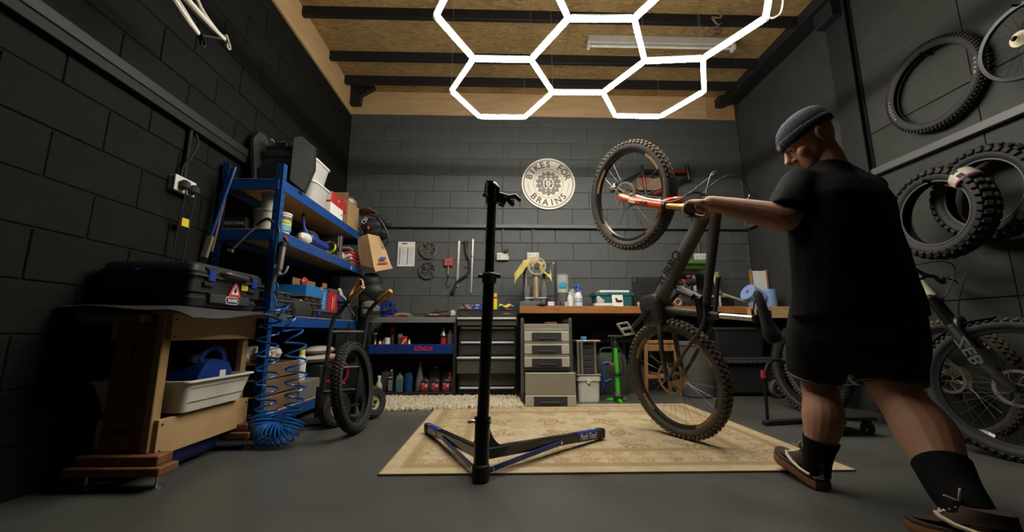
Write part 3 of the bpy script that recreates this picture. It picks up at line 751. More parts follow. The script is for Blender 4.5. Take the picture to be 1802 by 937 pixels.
for i, (z, lab) in enumerate(((Z3, 'lower of two stacked red tool cases on the middle shelf'), (Z3+.068, 'upper of two stacked red tool cases on the middle shelf'))):
    t = thing('red_case', lab, 'case', (-1.66, 4.26, z), group='red cases on the middle shelf')
    part(t, 'base', MB().bx(-1.79, -1.54, 4.08, 4.44, z+.001, z+.032, .008), M('red_case_plastic', (.42,.03,.02), .4) if i == 0 else bpy.data.materials['red_case_plastic'])
    part(t, 'lid', MB().bx(-1.788, -1.542, 4.082, 4.438, z+.035, z+.066, .008), bpy.data.materials['red_case_plastic'])
    part(t, 'clasp', MB().bx(-1.54, -1.534, 4.16, 4.20, z+.022, z+.045, .002).bx(-1.54, -1.534, 4.32, 4.36, z+.022, z+.045, .002), red)
ob = thing('organiser_case', 'clear-lidded organiser case on top of the two red cases', 'case', (-1.68, 4.22, Z3+.136))
part(ob, 'tray', MB().bx(-1.79, -1.57, 4.07, 4.40, Z3+.136, Z3+.152, .004), dgrey)
part(ob, 'lid', MB().bx(-1.79, -1.57, 4.07, 4.40, Z3+.153, Z3+.172, .004), clearp)

# lower shelf -----------------------------------------------------
def orgcase(y0, y1, z, h, lab, x1=-1.58):
    t = thing('organiser_case', lab, 'case', (-1.72, (y0+y1)/2, z), group='grey organiser cases on the lower shelf')
    part(t, 'base', MB().bx(-1.90, x1, y0, y1, z+.001, z+h*.62, .006), dgrey)
    part(t, 'lid', MB().bx(-1.905, x1+.006, y0-.005, y1+.005, z+h*.66, z+h, .006), greyp)
    for yy in (y0+(y1-y0)*.25, y0+(y1-y0)*.75):
        part(t, 'clip', MB().bx(x1, x1+.012, yy-.018, yy+.018, z+h*.5, z+h*.9, .003), black)
orgcase(2.78, 3.02, Z2+.115, .055, 'upper grey organiser case of the pair behind the blue air hose')
orgcase(2.78, 3.05, Z2+.058, .055, 'second grey organiser case of the pair behind the blue air hose')
orgcase(2.78, 3.06, Z2, .056, 'bottom black organiser case under the pair behind the air hose')
tb_ = thing('tool_bag', 'black open tool bag with a yellow tool poking out on the lower shelf', 'bag', (-1.60, 3.16, Z2))
part(tb_, 'bag_body', MB().loft([[(-1.62+a, 3.18+b, z) for a, b in rrect(w, l, .03)] for z, w, l in ((Z2+.002,.16,.26), (Z2+.06,.17,.28), (Z2+.12,.12,.24), (Z2+.14,.05,.2))]), M('black_nylon', (.013,.013,.014), .8, bump=.4, bscale=40))
part(tb_, 'grip_tool', MB().box((-1.575, 3.17, Z2+.105), (.02,.035,.05), .005, Matrix.Rotation(.4,4,'X')).box((-1.57, 3.205, Z2+.085), (.02,.02,.03), .004, Matrix.Rotation(-.5,4,'X')), yellow)
orgcase(3.22, 3.50, Z2+.125, .05, 'topmost grey organiser case in front of the blue carton', -1.56)
orgcase(3.26, 3.52, Z2+.068, .055, 'grey organiser case in the middle of the stack before the blue carton', -1.56)
fc = thing('flat_case', 'long flat black tool case with blue clips below the red carton', 'case', (-1.6, 3.68, Z2))
part(fc, 'body', MB().bx(-1.80, -1.545, 3.35, 3.93, Z2+.001, Z2+.05, .006), black)
part(fc, 'lid', MB().bx(-1.80, -1.54, 3.345, 3.935, Z2+.052, Z2+.068, .004), greyp)
for y in (3.42, 3.84): part(fc, 'clip', MB().bx(-1.545, -1.532, y-.025, y+.025, Z2+.02, Z2+.06, .003), bluep)
bc = thing('blue_carton', 'bright blue open carton with pale lettering on the lower shelf', 'box', (-1.68, 3.45, Z2+.07))
part(bc, 'carton', MB().bx(-1.85, -1.60, 3.30, 3.70, Z2+.07, Z2+.27, .002), M('sky_blue_print', (.02,.16,.42), .5))
for y0, y1, dz in ((3.30,3.52,.06), (3.5,3.70,.065)): part(bc, 'flap', MB().bar((-1.72, y0, Z2+.27+dz/2), (-1.72, y1, Z2+.27+dz/2), .006, dz, (0,0,1)), kraft)
part(bc, 'flap', MB().bar((-1.601, 3.55, Z2+.262), (-1.601, 3.60, Z2+.262), .004, .03, (0,0,1)), kraft)
lettering(bc, 'IMANO', .055, frame((-1.5992, 3.635, Z2+.165), (0,0,-1), (0,1,0)), M('pale_grey_print', (.5,.5,.47), .6), sx=.85)
solo('red_bag', 'red and grey foil packet leaning on the blue carton', 'packet', MB().box((-1.64, 3.33, Z2+.295), (.05, .08, .07), .02, Matrix.Rotation(.5,4,'X')), M('red_foil', (.40,.03,.03), .3, var=.3, scale=25))
rc = thing('red_carton', 'tall red carton with grey corners beside the bright blue carton', 'box', (-1.66, 3.80, Z2+.07))
part(rc, 'carton', MB().bx(-1.80, -1.595, 3.715, 3.925, Z2+.07, Z2+.285, .002), M('carton_red', (.40,.015,.02), .5))
part(rc, 'grey_corner', MB().bx(-1.70, -1.594, 3.714, 3.745, Z2+.245, Z2+.286).bx(-1.70, -1.594, 3.80, 3.926, Z2+.25, Z2+.286), greyp)
part(rc, 'printed_bars', MB().bx(-1.5948,-1.594,3.80,3.825,Z2+.09,Z2+.21).bx(-1.5948,-1.594,3.85,3.862,Z2+.10,Z2+.235), M('pink_print', (.55,.28,.26), .6), kind='stuff')
part(rc, 'flap', MB().bar((-1.66,3.72,Z2+.31), (-1.68,3.86,Z2+.315), .003, .05, (0,0,1)), kraft)
clo = MB().grid(lambda u, v: (-1.60+.06*v, 3.92+u*.36, Z2+.29-.17*u**1.3+.03*math.sin(u*9)*(1-v)-.08*v+.012*math.sin(v*9+u*4)), 16, 8, .006)
solo('rag', 'crumpled cream rag draped over the grey storage bin', 'rag', clo, M('cream_cloth', (.45,.42,.33), .9, bump=.2, bscale=60))
gb = thing('storage_bin', 'grey plastic storage bin at the far end of the lower shelf', 'bin', (-1.68, 4.16, Z2))
part(gb, 'bin_body', MB().loft([rect(-1.80,-1.56,3.97,4.38,Z2+.002), rect(-1.82,-1.545,3.95,4.40,Z2+.155), rect(-1.81,-1.555,3.96,4.39,Z2+.155), rect(-1.79,-1.57,3.98,4.37,Z2+.01)]), M('slate_plastic', (.05,.055,.065), .5))
part(gb, 'rim', MB().loft([rect(-1.826,-1.538,3.943,4.407,Z2+.14), rect(-1.826,-1.538,3.943,4.407,Z2+.157), rect(-1.812,-1.552,3.957,4.393,Z2+.157), rect(-1.812,-1.552,3.957,4.393,Z2+.14)]), dgrey)
part(gb, 'hand_grip', MB().bx(-1.55,-1.543,4.10,4.26,Z2+.105,Z2+.125,.002), black)
solo('navy_cloth', 'navy cloth bundle behind the cream rag on the lower shelf', 'cloth', MB().sph((-1.72, 4.28, Z2+.22), (.07,.10,.06), 10), M('navy_cloth_m', (.02,.03,.14), .85))

# under the lowest visible shelf: floor level of the unit
wc = thing('wooden_crate', 'weathered brown wooden slat crate under the blue shelving', 'crate', (-1.68, 2.98, Z1))
oldw = M('weathered_wood', (.15,.085,.04), .8, var=.35, scale=5, stretch=(1,1,5))
for z in (.004, .112, .22):
    part(wc, 'slat', MB().bx(-1.575, -1.56, 2.76, 3.20, Z1+z, Z1+z+.098, .003), oldw)
    part(wc, 'slat', MB().bx(-1.82, -1.555, 2.735, 2.75, Z1+z, Z1+z+.098, .003), oldw)
    part(wc, 'slat', MB().bx(-1.83, -1.815, 2.76, 3.20, Z1+z, Z1+z+.098, .003), oldw)
    part(wc, 'slat', MB().bx(-1.82, -1.56, 3.20, 3.215, Z1+z, Z1+z+.098, .003), oldw)
for y in (2.765, 3.17): part(wc, 'corner_batten', MB().bx(-1.60, -1.576, y, y+.03, Z1+.002, Z1+.315), oldw)
wbg = MB(); rnd = random.Random(9)
for k in range(16): wbg.sph((-1.68+rnd.uniform(-.08,.10), 2.95+rnd.uniform(-.16,.15), Z1+.365+rnd.uniform(-.01,.05)), rnd.uniform(.03,.05), 8)
solo('cloth_bag', 'pale crumpled cloth bag lying on the wooden slat crate', 'bag', wbg, M('pale_cloth', (.48,.41,.32), .85, var=.25, scale=12, bump=.3, bscale=50))
bb = thing('squeeze_bottle', 'white bottle with a yellow cap behind the hand truck', 'bottle', (-1.62, 3.36, Z1))
part(bb, 'bottle_body', MB().lathe([(.035,0),(.036,.17),(.022,.2)], (-1.62,3.36,Z1+.15), 14), white)
part(bb, 'cap', MB().lathe([(.024,.2),(.022,.24)], (-1.62,3.36,Z1+.15), 12), yellow)
gc = thing('storage_bin', 'pale grey open bin on the floor of the shelving behind the hand truck', 'bin', (-1.68, 3.40, Z1))
part(gc, 'bin_body', MB().bx(-1.82, -1.555, 3.25, 3.58, Z1+.001, Z1+.149, .008), M('pale_grey_bin', (.16,.15,.14), .5))
gs = thing('pillow_sack', 'folded pale sacks lying on the bin behind the hand truck', 'sack', (-1.68, 3.75, Z1))
part(gs, 'sack', MB().sph((-1.66, 3.78, Z1+.30), (.12,.26,.05), 12).sph((-1.66, 3.76, Z1+.37), (.11,.24,.04), 12), M('sack_white', (.36,.34,.30), .7, bump=.3, bscale=30))
part(gs, 'carrier', MB().bx(-1.82, -1.56, 3.60, 4.05, Z1+.001, Z1+.25, .01), black)
solo('red_hose', 'short red hose looped at the foot of the hand truck', 'hose', MB().tube(catmull([(-1.50,3.60,.45), (-1.44,3.68,.44), (-1.40,3.76,.36), (-1.42,3.80,.25), (-1.50,3.75,.2), (-1.52,3.66,.25)], 6), .012, 8), red)
dc = thing('black_tub', 'black plastic tub beneath the far end of the blue shelving', 'tub', (-1.4, 4.25, 0))
part(dc, 'tub_body', MB().loft([rect(-1.51,-1.36,4.04,4.23,.003), rect(-1.52,-1.335,4.02,4.25,.36), rect(-1.51,-1.345,4.03,4.24,.36), rect(-1.50,-1.37,4.05,4.22,.01)]), black)
part(dc, 'tub_lip', MB().loft([rect(-1.525,-1.33,4.015,4.255,.345), rect(-1.525,-1.33,4.015,4.255,.362), rect(-1.512,-1.343,4.028,4.242,.362), rect(-1.512,-1.343,4.028,4.242,.345)]), dgrey)

# things hung on or leaning at the shelving's near end
bs = thing('broom', 'thin blue pole with a pale brush end leaning at the shelving', 'broom', (-1.9, 2.64, 1.2))
part(bs, 'pole', MB().cyl((-1.845, 2.655, 1.80), (-1.925, 2.62, 1.30), .010, n=8), blue)
part(bs, 'brush_end', MB().bar((-1.925,2.62,1.30), (-1.945,2.61,1.15), .045, .02, (0,1,0), .006), M('grey_bristle', (.22,.19,.15), .9))
solo('wooden_stick', 'thin brown wooden stick leaning against the shelving beside the blue pole', 'stick', MB().cyl((-1.868, 2.66, 1.79), (-1.925, 2.645, 1.20), .008, n=8), M('stick_wood', (.22,.09,.04), .6))
fw = thing('air_wand', 'black air hose with a steel tyre inflator end hanging before the shelving', 'air tool', (-1.7, 2.66, 1.3))
part(fw, 'hose', MB().tube(catmull([(-1.55,2.665,1.405), (-1.585,2.655,1.432), (-1.63,2.655,1.41), (-1.665,2.66,1.38)], 5), .009, 8), black)
part(fw, 'wand_pipe', MB().cyl((-1.665,2.66,1.38), (-1.80,2.665,1.225), .006, n=8).cyl((-1.66,2.66,1.385),(-1.69,2.66,1.35), .010, n=8), steel)
part(fw, 'chuck', MB().box((-1.815,2.665,1.21), (.04,.025,.022), .005, Matrix.Rotation(.3,4,'Y')), steel)
ag = thing('air_gun', 'chrome blow gun with a clear barrel hanging on the blue post', 'air tool', (-1.48, 2.66, 1.1))
part(ag, 'barrel', MB().cyl((-1.468,2.655,1.24), (-1.478,2.655,1.085), .021, n=14), alu)
part(ag, 'barrel_cap', MB().cyl((-1.466,2.655,1.27), (-1.468,2.655,1.24), .024, n=14), black)
part(ag, 'hose_pipe', MB().tube(catmull([(-1.52,2.66,1.375), (-1.505,2.655,1.35), (-1.50,2.655,1.28), (-1.503,2.655,1.12)], 5), .008, 8), black)
part(ag, 'body', MB().box((-1.49,2.655,1.065), (.05,.03,.05), .008).cyl((-1.505,2.655,1.06),(-1.512,2.655,.96), .011, n=10), steel)
part(ag, 'trigger', MB().tube(catmull([(-1.48,2.65,1.055), (-1.45,2.648,1.05), (-1.428,2.645,1.07), (-1.415,2.643,1.105)], 4), [.010]*4+[.007]*9, 8), M('cream_lever', (.5,.48,.42), .4))
part(ag, 'coupling', MB().cyl((-1.512,2.655,.965), (-1.514,2.655,.90), .009, n=10).cyl((-1.513,2.655,.94), (-1.514,2.655,.915), .013, n=10), steel)
cl = thing('spring_clip', 'red and black spring clip clamped under the middle shelf edge', 'clip', (-1.525, 2.8, 1.32))
part(cl, 'jaw', MB().bar((-1.522,2.765,1.335),(-1.52,2.80,1.31), .012, .02, (0,0,1), .003), red)
part(cl, 'grip', MB().bar((-1.52,2.79,1.318),(-1.518,2.835,1.28), .010, .014, (0,0,1), .003).bar((-1.52,2.79,1.318),(-1.518,2.82,1.27), .010, .012, (0,0,1), .003), black)

# blue coiled air hose: hangs from the gun, two stretched coils and a tight bunch on the floor
hm = M('blue_air_hose', (.008,.10,.36), .25, var=.08, coat=.3)
def helix(path, R, turns, r=.0065, n=18):
    P = catmull(path, 12); L = len(P); pts = []
    N = int(turns*n)
    up = Vector((0,1,0))
    for i in range(N+1):
        f = i/N*(L-1); j = min(int(f), L-2); p = P[j].lerp(P[j+1], f-j); t = (P[j+1]-P[j]).normalized()
        u = (up - t*up.dot(t)).normalized(); w = t.cross(u); a = 2*PI*i/n
        RR = R(i/N) if callable(R) else R
        pts.append(p + (u*math.cos(a)+w*math.sin(a))*RR)
    return pts
ho = thing('air_hose', 'bright blue coiled air hose dangling to the floor at the shelving', 'hose', (-1.40, 2.60, 0))
h1 = [Vector((-1.502,2.665,.91)), Vector((-1.475,2.65,.87)), Vector((-1.47,2.645,.83))] + helix([(-1.455,2.60,.84), (-1.475,2.60,.64), (-1.46,2.60,.42), (-1.44,2.59,.22), (-1.41,2.57,.13)], lambda t: .045+.018*math.sin(t*PI), 10)
h2 = helix([(-1.41,2.58,.83), (-1.325,2.62,.66), (-1.30,2.63,.46), (-1.285,2.62,.28), (-1.28,2.60,.16)], lambda t: .042+.018*math.sin(t*PI), 9)
h3 = helix([(-1.44,2.57,.17), (-1.42,2.54,.09), (-1.35,2.52,.075), (-1.27,2.53,.085), (-1.245,2.56,.15)], .062, 17)
part(ho, 'coil', MB().tube(h1, .0065, 7), hm); part(ho, 'coil', MB().tube(h2, .0065, 7), hm); part(ho, 'floor_coil', MB().tube(h3, .0065, 7), hm)
part(ho, 'lead_loop', MB().tube(catmull([(-1.50,2.66,1.0), (-1.478,2.65,.985), (-1.472,2.65,.955), (-1.49,2.655,.93), (-1.51,2.66,.945)], 5), .006, 7), hm)

# bags on the far end
bn = M('black_ripstop', (.014,.015,.015), .6, bump=.4, bscale=18, var=.3)
bk = thing('backpack', 'black backpack with straps hooked over the far end of the top shelf', 'bag', (-1.40, 4.32, 1.7))
bk_b = MB(); 
for c, r in (((-1.40,4.22,1.80),(.12,.12,.09)), ((-1.36,4.24,1.72),(.13,.11,.08)), ((-1.30,4.23,1.72),(.09,.09,.06)), ((-1.30,4.22,1.88),(.07,.08,.05)), ((-1.25,4.22,1.84),(.06,.07,.05))): bk_b.sph(c, r, 12)
part(bk, 'body', bk_b, bn)
part(bk, 'strap', MB().tube(catmull([(-1.40,4.10,1.90), (-1.30,4.08,1.86), (-1.22,4.10,1.74), (-1.19,4.12,1.62), (-1.23,4.12,1.57)], 6), .012, 6), black)
part(bk, 'white_print', MB().ring(.020, .004, frame((-1.455,4.115,1.83), (1,0,.2), (0,-.3,1)), 14, 5).ring(.014,.004, frame((-1.435,4.11,1.855), (1,0,.2), (0,-.3,1)), 12, 5), white)
part(bk, 'red_buckle', MB().sph((-1.405,4.112,1.76), (.012,.008,.022), 8), M('red_reflector', (.7,.06,.03), .4))
kb = thing('paper_bag', 'brown paper carrier bag hanging from the end of the middle shelf', 'bag', (-1.33, 4.2, 1.3))
pb = MB().loft([[(-1.52,4.14,1.655), (-1.40,4.09,1.69), (-1.30,4.16,1.68), (-1.42,4.24,1.66)], [(-1.50,4.13,1.5), (-1.345,4.06,1.5), (-1.22,4.17,1.52), (-1.39,4.27,1.5)], [(-1.465,4.13,1.36), (-1.30,4.05,1.32), (-1.165,4.16,1.38), (-1.32,4.27,1.38)], [(-1.43,4.14,1.31), (-1.29,4.07,1.285), (-1.14,4.16,1.335), (-1.30,4.26,1.335)]])
part(kb, 'bag_body', pb, M('kraft_bag', (.44,.29,.14), .75, var=.14, scale=5, bump=.5, bscale=9), ang=10)
part(kb, 'printed_mark', MB().bar((-1.255,4.072,1.425),(-1.205,4.117,1.432), .001, .03, (0,0,1)), bluep)
part(kb, 'printed_line', MB().bar((-1.262,4.058,1.378),(-1.185,4.125,1.388), .001, .02, (0,0,1)), red)
sk = MB()
for c, r in (((-1.38,4.24,1.20),(.12,.12,.10)), ((-1.35,4.23,1.10),(.13,.12,.10)), ((-1.41,4.23,1.03),(.09,.09,.08))): sk.sph(c, r, 12)
solo('black_sack', 'black nylon sack hanging below the brown paper bag', 'sack', sk, bn)
gh = MB()
for c, r in (((-1.38,4.21,.95),(.08,.08,.06)), ((-1.34,4.215,.91),(.075,.075,.06)), ((-1.40,4.21,.88),(.06,.07,.05))): gh.sph(c, r, 10)
solo('grey_hoodie', 'grey crumpled garment hanging beneath the black sack', 'clothing', gh, M('grey_marl', (.13,.125,.12), .9, var=.2, scale=14, bump=.3, bscale=40))
solo('black_coat', 'long black coat hanging at the far post of the shelving', 'clothing', MB().loft([[(-1.497+a*w*.55, 4.37+b*w*.6, z) for a, b in [(-.05,-.06),(.05,-.07),(.07,0),(.04,.07),(-.05,.06)]] for z, w in ((.85,.7),(.7,1.0),(.5,1.1),(.35,1.2))]), bn)

# ================================================================ hand truck and the tyre hung on it
def V(*a): return Vector(a)
ht = thing('hand_truck', 'black two-wheeled hand truck with tan handle grips by the blue shelving', 'hand truck', (-1.22, 3.08, 0))
dk = M('charcoal_tube', (.020,.019,.018), .5)
for (bx_, by_), (tx_, ty_) in (((-1.335,3.08),(-1.225,3.06)), ((-1.13,3.22),(-1.055,3.19))):
    part(ht, 'rail', MB().tube(catmull([(bx_,by_,.07), (bx_+.04,by_-.01,.45), (bx_+.065,by_-.02,.74), (tx_+.01,ty_-.0,.83), (tx_+.08,ty_-.05,.90), (tx_+.10,ty_-.065,.915)], 6), .016, 10), dk)
h1a, h1b = V(-1.125,2.995,.915), V(-1.01,2.925,1.0)
h2a, h2b = V(-.955,3.125,.915), V(-.845,3.06,.985)
tan_ = M('tan_grip', (.50,.24,.07), .5)
for a, b in ((h1a, h1b), (h2a, h2b)): part(ht, 'grip', MB().tube([a, a.lerp(b,.1), a.lerp(b,.9), b], [.017,.019,.019,.016], 10), tan_)
part(ht, 'grip_guard', MB().tube(catmull([h1a+V(-.005,0,.01), h1a+V(.01,.02,.08), h1a.lerp(h1b,.5)+V(-.005,.02,.095), h1b+V(-.02,.02,.05), h1b], 5), .0085, 7), tan_)
part(ht, 'grip_guard', MB().tube(catmull([h2a+V(.015,0,-.02), h2a.lerp(h2b,.5)+V(.02,0,-.035), h2b+V(.01,0,-.01)], 5), .0065, 7), tan_)
for z, f in ((.735,.9), (.42,.5), (.20,.25)):
    a = V(-1.335,3.08,.07).lerp(V(-1.27,3.06,.74), f); b = V(-1.13,3.22,.07).lerp(V(-1.065,3.2,.74), f)
    part(ht, 'cross_bar', MB().tube([a, b], .013, 8), dk)
part(ht, 'centre_bar', MB().tube([V(-1.17,3.13,.74), V(-1.235,3.15,.12)], .010, 8), dk)
part(ht, 'brace', MB().tube(catmull([V(-1.30,3.07,.42), V(-1.22,3.0,.40), V(-1.17,2.98,.30), V(-1.20,3.02,.16)], 5), .010, 8), dk)
part(ht, 'toe_plate', MB().prism([(0,0),(.30,.18),(.16,.40),(-.14,.22)], .006, Matrix.Translation((-1.40,3.03,.012))), dk)
part(ht, 'back_plate', MB().bar(V(-1.37,3.10,.16), V(-1.12,3.25,.16), .006, .22, (0,0,1)), dk)
cream = M('cream_wheel_hub', (.42,.34,.20), .5)
ax = V(.83,-.45,.12).normalized()
for c, lab in ((V(-1.20,3.04,.125), None), (V(-1.02,3.32,.125), None)):
    m = frame(c, ax.orthogonal(), ax.cross(ax.orthogonal()))
    w = part(ht, 'wheel', MB().lathe([(.06,-.035),(.10,-.04),(.118,-.03),(.125,-.012),(.125,.012),(.118,.03),(.10,.04),(.06,.035)], (0,0,0), 28, m, True), rubber)
    part(w, 'hub', MB().lathe([(.0,-.02),(.028,-.03),(.03,-.012),(.06,-.02),(.066,-.036),(.066,.036),(.06,.02),(.03,.012),(.028,.03),(0,.02)], (0,0,0), 24, m), cream)
    part(w, 'axle_cap', MB().lathe([(.012,.02),(.012,.042),(0,.044)], (0,0,0), 10, m).lathe([(.012,-.02),(.012,-.042),(0,-.044)], (0,0,0), 10, m), blackm)
part(ht, 'axle', MB().cyl(V(-1.20,3.04,.125), V(-1.02,3.32,.125), .010, n=8), dk)

mudrub = M('dusty_rubber', (.050,.040,.028), .85, var=.4, scale=6, bump=.2)
def tyre_mesh(R, r, knob=(.010,.016,.010), rows=4, n=72, open_=True, half=True):
    """bicycle tyre about z: carcass profile and its knobs"""
    prof = []
    K = 14
    for i in range(K+1):
        a = math.radians(-145 + 290*i/K)
        prof.append((R + r*math.cos(a), r*math.sin(a)))
    inner = [(R + (r-.004)*math.cos(math.radians(145-290*i/K)), (r-.004)*math.sin(math.radians(145-290*i/K))) for i in range(K+1)]
    car = MB().lathe(prof + inner, n=72, closed=True)
    kn = MB()
    angs = (-52, -18, 18, 52) if rows == 4 else (-60, -30, 0, 30, 60)
    for i in range(n):
        for q, ad in enumerate(angs):
            if abs(ad) < 25 and (i+q) % 2 and rows == 4: pass
            th = 2*PI*(i + (.5 if q % 2 else 0))/n; a = math.radians(ad)
            c = Vector(((R+(r+knob[2]*.35)*math.cos(a))*math.cos(th), (R+(r+knob[2]*.35)*math.cos(a))*math.sin(th), (r+knob[2]*.35)*math.sin(a)))
            out = Vector((math.cos(a)*math.cos(th), math.cos(a)*math.sin(th), math.sin(a))); tg = Vector((-math.sin(th), math.cos(th), 0))
            kn.box(c, (knob[0], knob[1], knob[2]), 0, frame((0,0,0), tg, out.cross(tg)))
    return car, kn
def xf(mb, m): mb.v = [tuple(m @ Vector(v)) for v in mb.v]; return mb
# tyre standing on the floor against the truck: an egg-shaped ring, seen from its tread
ty = thing('tyre', 'black knobbly mountain bike tyre leaning on the hand truck', 'tyre', (-1.06, 3.0, 0))
tz = V(-.86,-.30,.16).normalized(); tyv = V(.10,.0,1)
mt_ = frame(V(-1.01,2.86,.306), V(.03,1,0), V(-.13,.02,1))
car, kn = tyre_mesh(.265, .031, (.016,.016,.012))
part(ty, 'carcass', xf(car, mt_), rubber); part(ty, 'tread_knobs', xf(kn, mt_), rubber, kind='stuff', ang=20)

# ================================================================ left workbench with shelves
frm = M('black_bench_steel', (.013,.013,.013), .45)
kb_ = thing('workbench', 'low black steel workbench with a blue lettered shelf front', 'workbench', (-.93, 4.55, 0))
part(kb_, 'worktop', MB().bx(-1.405, -.49, 4.30, 4.865, .80, .828, .002), M('worn_worktop', (.34,.21,.10), .6, var=.3, scale=9))
part(kb_, 'metal_edge', MB().bx(-1.405, -.487, 4.288, 4.30, .772, .826, .003), M('galvanised_edge', (.30,.29,.27), .45, .7))
for x in (-1.405, -.505):
    for y in (4.30, 4.82): part(kb_, 'post', MB().bx(x, x+.028, y, y+.03, 0, .80, .002), frm)
part(kb_, 'back_panel', MB().bx(-1.405, -.48, 4.84, 4.85, .03, .80), frm)
part(kb_, 'side_panel', MB().bx(-.49, -.478, 4.33, 4.84, .03, .80), frm)
part(kb_, 'shelf', MB().bx(-1.405, -.48, 4.32, 4.84, .50, .515), frm)
part(kb_, 'shelf', MB().bx(-1.405, -.48, 4.32, 4.84, .03, .048), frm)
part(kb_, 'shelf_front', MB().bx(-1.385, -.505, 4.29, 4.302, .447, .548, .002), M('navy_blue_panel', (.004,.024,.14), .4))
part(kb_, 'plinth', MB().bx(-1.385, -.505, 4.295, 4.305, .005, .06, .002), frm)
ri = MB()
for k in range(9): ri.cyl((-1.36+k*.10, 4.288, .53), (-1.36+k*.10, 4.291, .53), .0035, n=6); ri.cyl((-1.36+k*.10, 4.288, .465), (-1.36+k*.10, 4.291, .465), .0035, n=6)
part(kb_, 'rivets', ri, steel, kind='stuff')
lettering(kb_, 'KENDA', .062, frame((-.82, 4.2885, .50), (1,0,0), (0,0,1)), M('red_print', (.50,.02,.06), .5), shear=.3, sx=.95, off=.0018)

def lathed(name, lab, x, y, z, prof, mat, cap=None, capm=None, band=None, bandm=None, cat='bottle', group=None):
    t = thing(name, lab, cat, (x, y, z), group=group)
    part(t, 'body', MB().lathe(prof, (x, y, z+.001), 16), mat)
    if cap: part(t, 'cap', MB().lathe(cap, (x, y, z+.001), 14), capm)
    if band:
        r, z0, z1 = band; part(t, 'label', MB().lathe([(r,z0),(r,z1)], (x, y, z+.001), 16), bandm)
    return t
dkb = M('dark_bottle', (.02,.02,.022), .3); silv = M('silver_can', (.4,.39,.37), .35, .6)
ZS = .515
lathed('bottle', 'tall dark oil bottle with a yellow collar, first on the upper bench shelf', -1.365, 4.42, ZS, [(.02,0),(.021,.10),(.012,.14),(.011,.20)], dkb, [(.022,.135),(.022,.15)], yellow)
lathed('bottle', 'small yellow cone-topped bottle on the upper bench shelf', -1.345, 4.37, ZS, [(.016,0),(.016,.02)], yellow, [(.014,.02),(.002,.075)], yellow)
lathed('bottle', 'small white-based bottle beside the yellow cone bottle', -1.295, 4.37, ZS, [(.014,0),(.014,.05),(.006,.062)], white, [(.006,.06),(.005,.08)], greyp)
lathed('bottle', 'small red bottle beside the white tub on the bench shelf', -1.262, 4.37, ZS, [(.013,0),(.013,.055),(.005,.07)], red, [(.005,.07),(.004,.09)], black)
lathed('pot', 'plain white cylindrical tub on the upper bench shelf', -1.222, 4.38, ZS, [(.030,0),(.030,.095)], white, [(.031,.09),(.031,.098),(0,.099)], white, cat='pot')
lathed('spray_can', 'dark spray can with a tall red cap on the upper bench shelf', -1.19, 4.46, ZS, [(.026,0),(.026,.15),(.02,.16)], M('brown_can', (.09,.03,.02), .4), [(.024,.16),(.023,.21)], red, cat='spray can')
lathed('tin', 'grey tin with dark print left of the red tin on the bench shelf', -1.09, 4.40, ZS, [(.028,0),(.028,.13),(.02,.138),(0,.138)], silv, band=(.0285,.02,.1), bandm=greyp, cat='tin')
rt_ = thing('tin', 'flat red tin with a white stripe on the upper bench shelf', 'tin', (-1.035, 4.38, ZS))
part(rt_, 'body', MB().bx(-1.065, -1.01, 4.36, 4.40, ZS+.001, ZS+.115, .005), M('bright_red_tin', (.5,.02,.02), .4))
part(rt_, 'stripe', MB().bar((-1.06,4.3592,ZS+.03), (-1.015,4.3592,ZS+.09), .0015, .012, (0,0,1)), white)
lathed('bottle', 'little white nozzle bottle right of the red tin', -.985, 4.37, ZS, [(.013,0),(.013,.055),(.006,.07),(.004,.085)], white)
lathed('spray_can', 'silver cone-topped red-labelled can near the bench shelf end', -.625, 4.40, ZS, [(.032,0),(.032,.12)], dkb, [(.032,.12),(.012,.175),(.008,.21)], silv, (.0325,.02,.1), red, cat='spray can')
lathed('bottle', 'grey bottle with a pale cap at the bench shelf end', -.555, 4.42, ZS, [(.034,0),(.034,.13),(.014,.155)], M('mid_grey_bottle', (.16,.16,.15), .4), [(.015,.155),(.015,.18)], white)
for k, x in enumerate((-.95, -.90, -.84)):
    solo('small_tool', ('low dark fitting at the left on the bare part of the bench shelf', 'low dark fitting in the middle on the bare part of the bench shelf', 'low dark fitting at the right on the bare part of the bench shelf')[k], 'tool', MB().box((x, 4.40, ZS+.011), (.035,.03,.02), .006), M('brass_dark', (.09,.07,.03), .5) if k == 0 else bpy.data.materials['brass_dark'])
ZB = .05
def jug(name, lab, x, y, w, dpt, h, mat, lm=None, capm=None, hx=0):
    t = thing(name, lab, 'bottle', (x, y, ZB))
    r = lambda s, z: [(x+a, y+b, z) for a, b in rrect(w*s, dpt*s, min(w,dpt)*.25*s)]
    part(t, 'body', MB().loft([r(.96, ZB+.001), r(1, ZB+.01), r(1, ZB+h*.72), r(.75, ZB+h*.85), r(.32, ZB+h*.93), r(.30, ZB+h*.95)]), mat)
    part(t, 'cap', MB().lathe([(w*.2,0),(w*.2,h*.07),(w*.17,h*.08),(0,h*.08)], (x, y, ZB+h*.94), 12), capm or black)
    if lm: part(t, 'label', MB().bx(x-w*.40, x+w*.40, y-dpt/2-.0015, y-dpt/2, ZB+h*.12, ZB+h*.62), lm)
    return t
murk = M('translucent_grey', (.10,.10,.105), .35); 
jug('jug', 'translucent grey canister with a red cap on the bottom bench shelf', -1.25, 4.52, .10, .10, .24, murk, None, red)
lathed('bottle', 'cream trigger bottle at the left end of the bottom bench shelf', -1.28, 4.36, ZB, [(.033,0),(.034,.07),(.018,.11),(.012,.15)], M('cream_bottle', (.45,.42,.30), .5), [(.016,.13),(.02,.16),(.01,.17)], white)
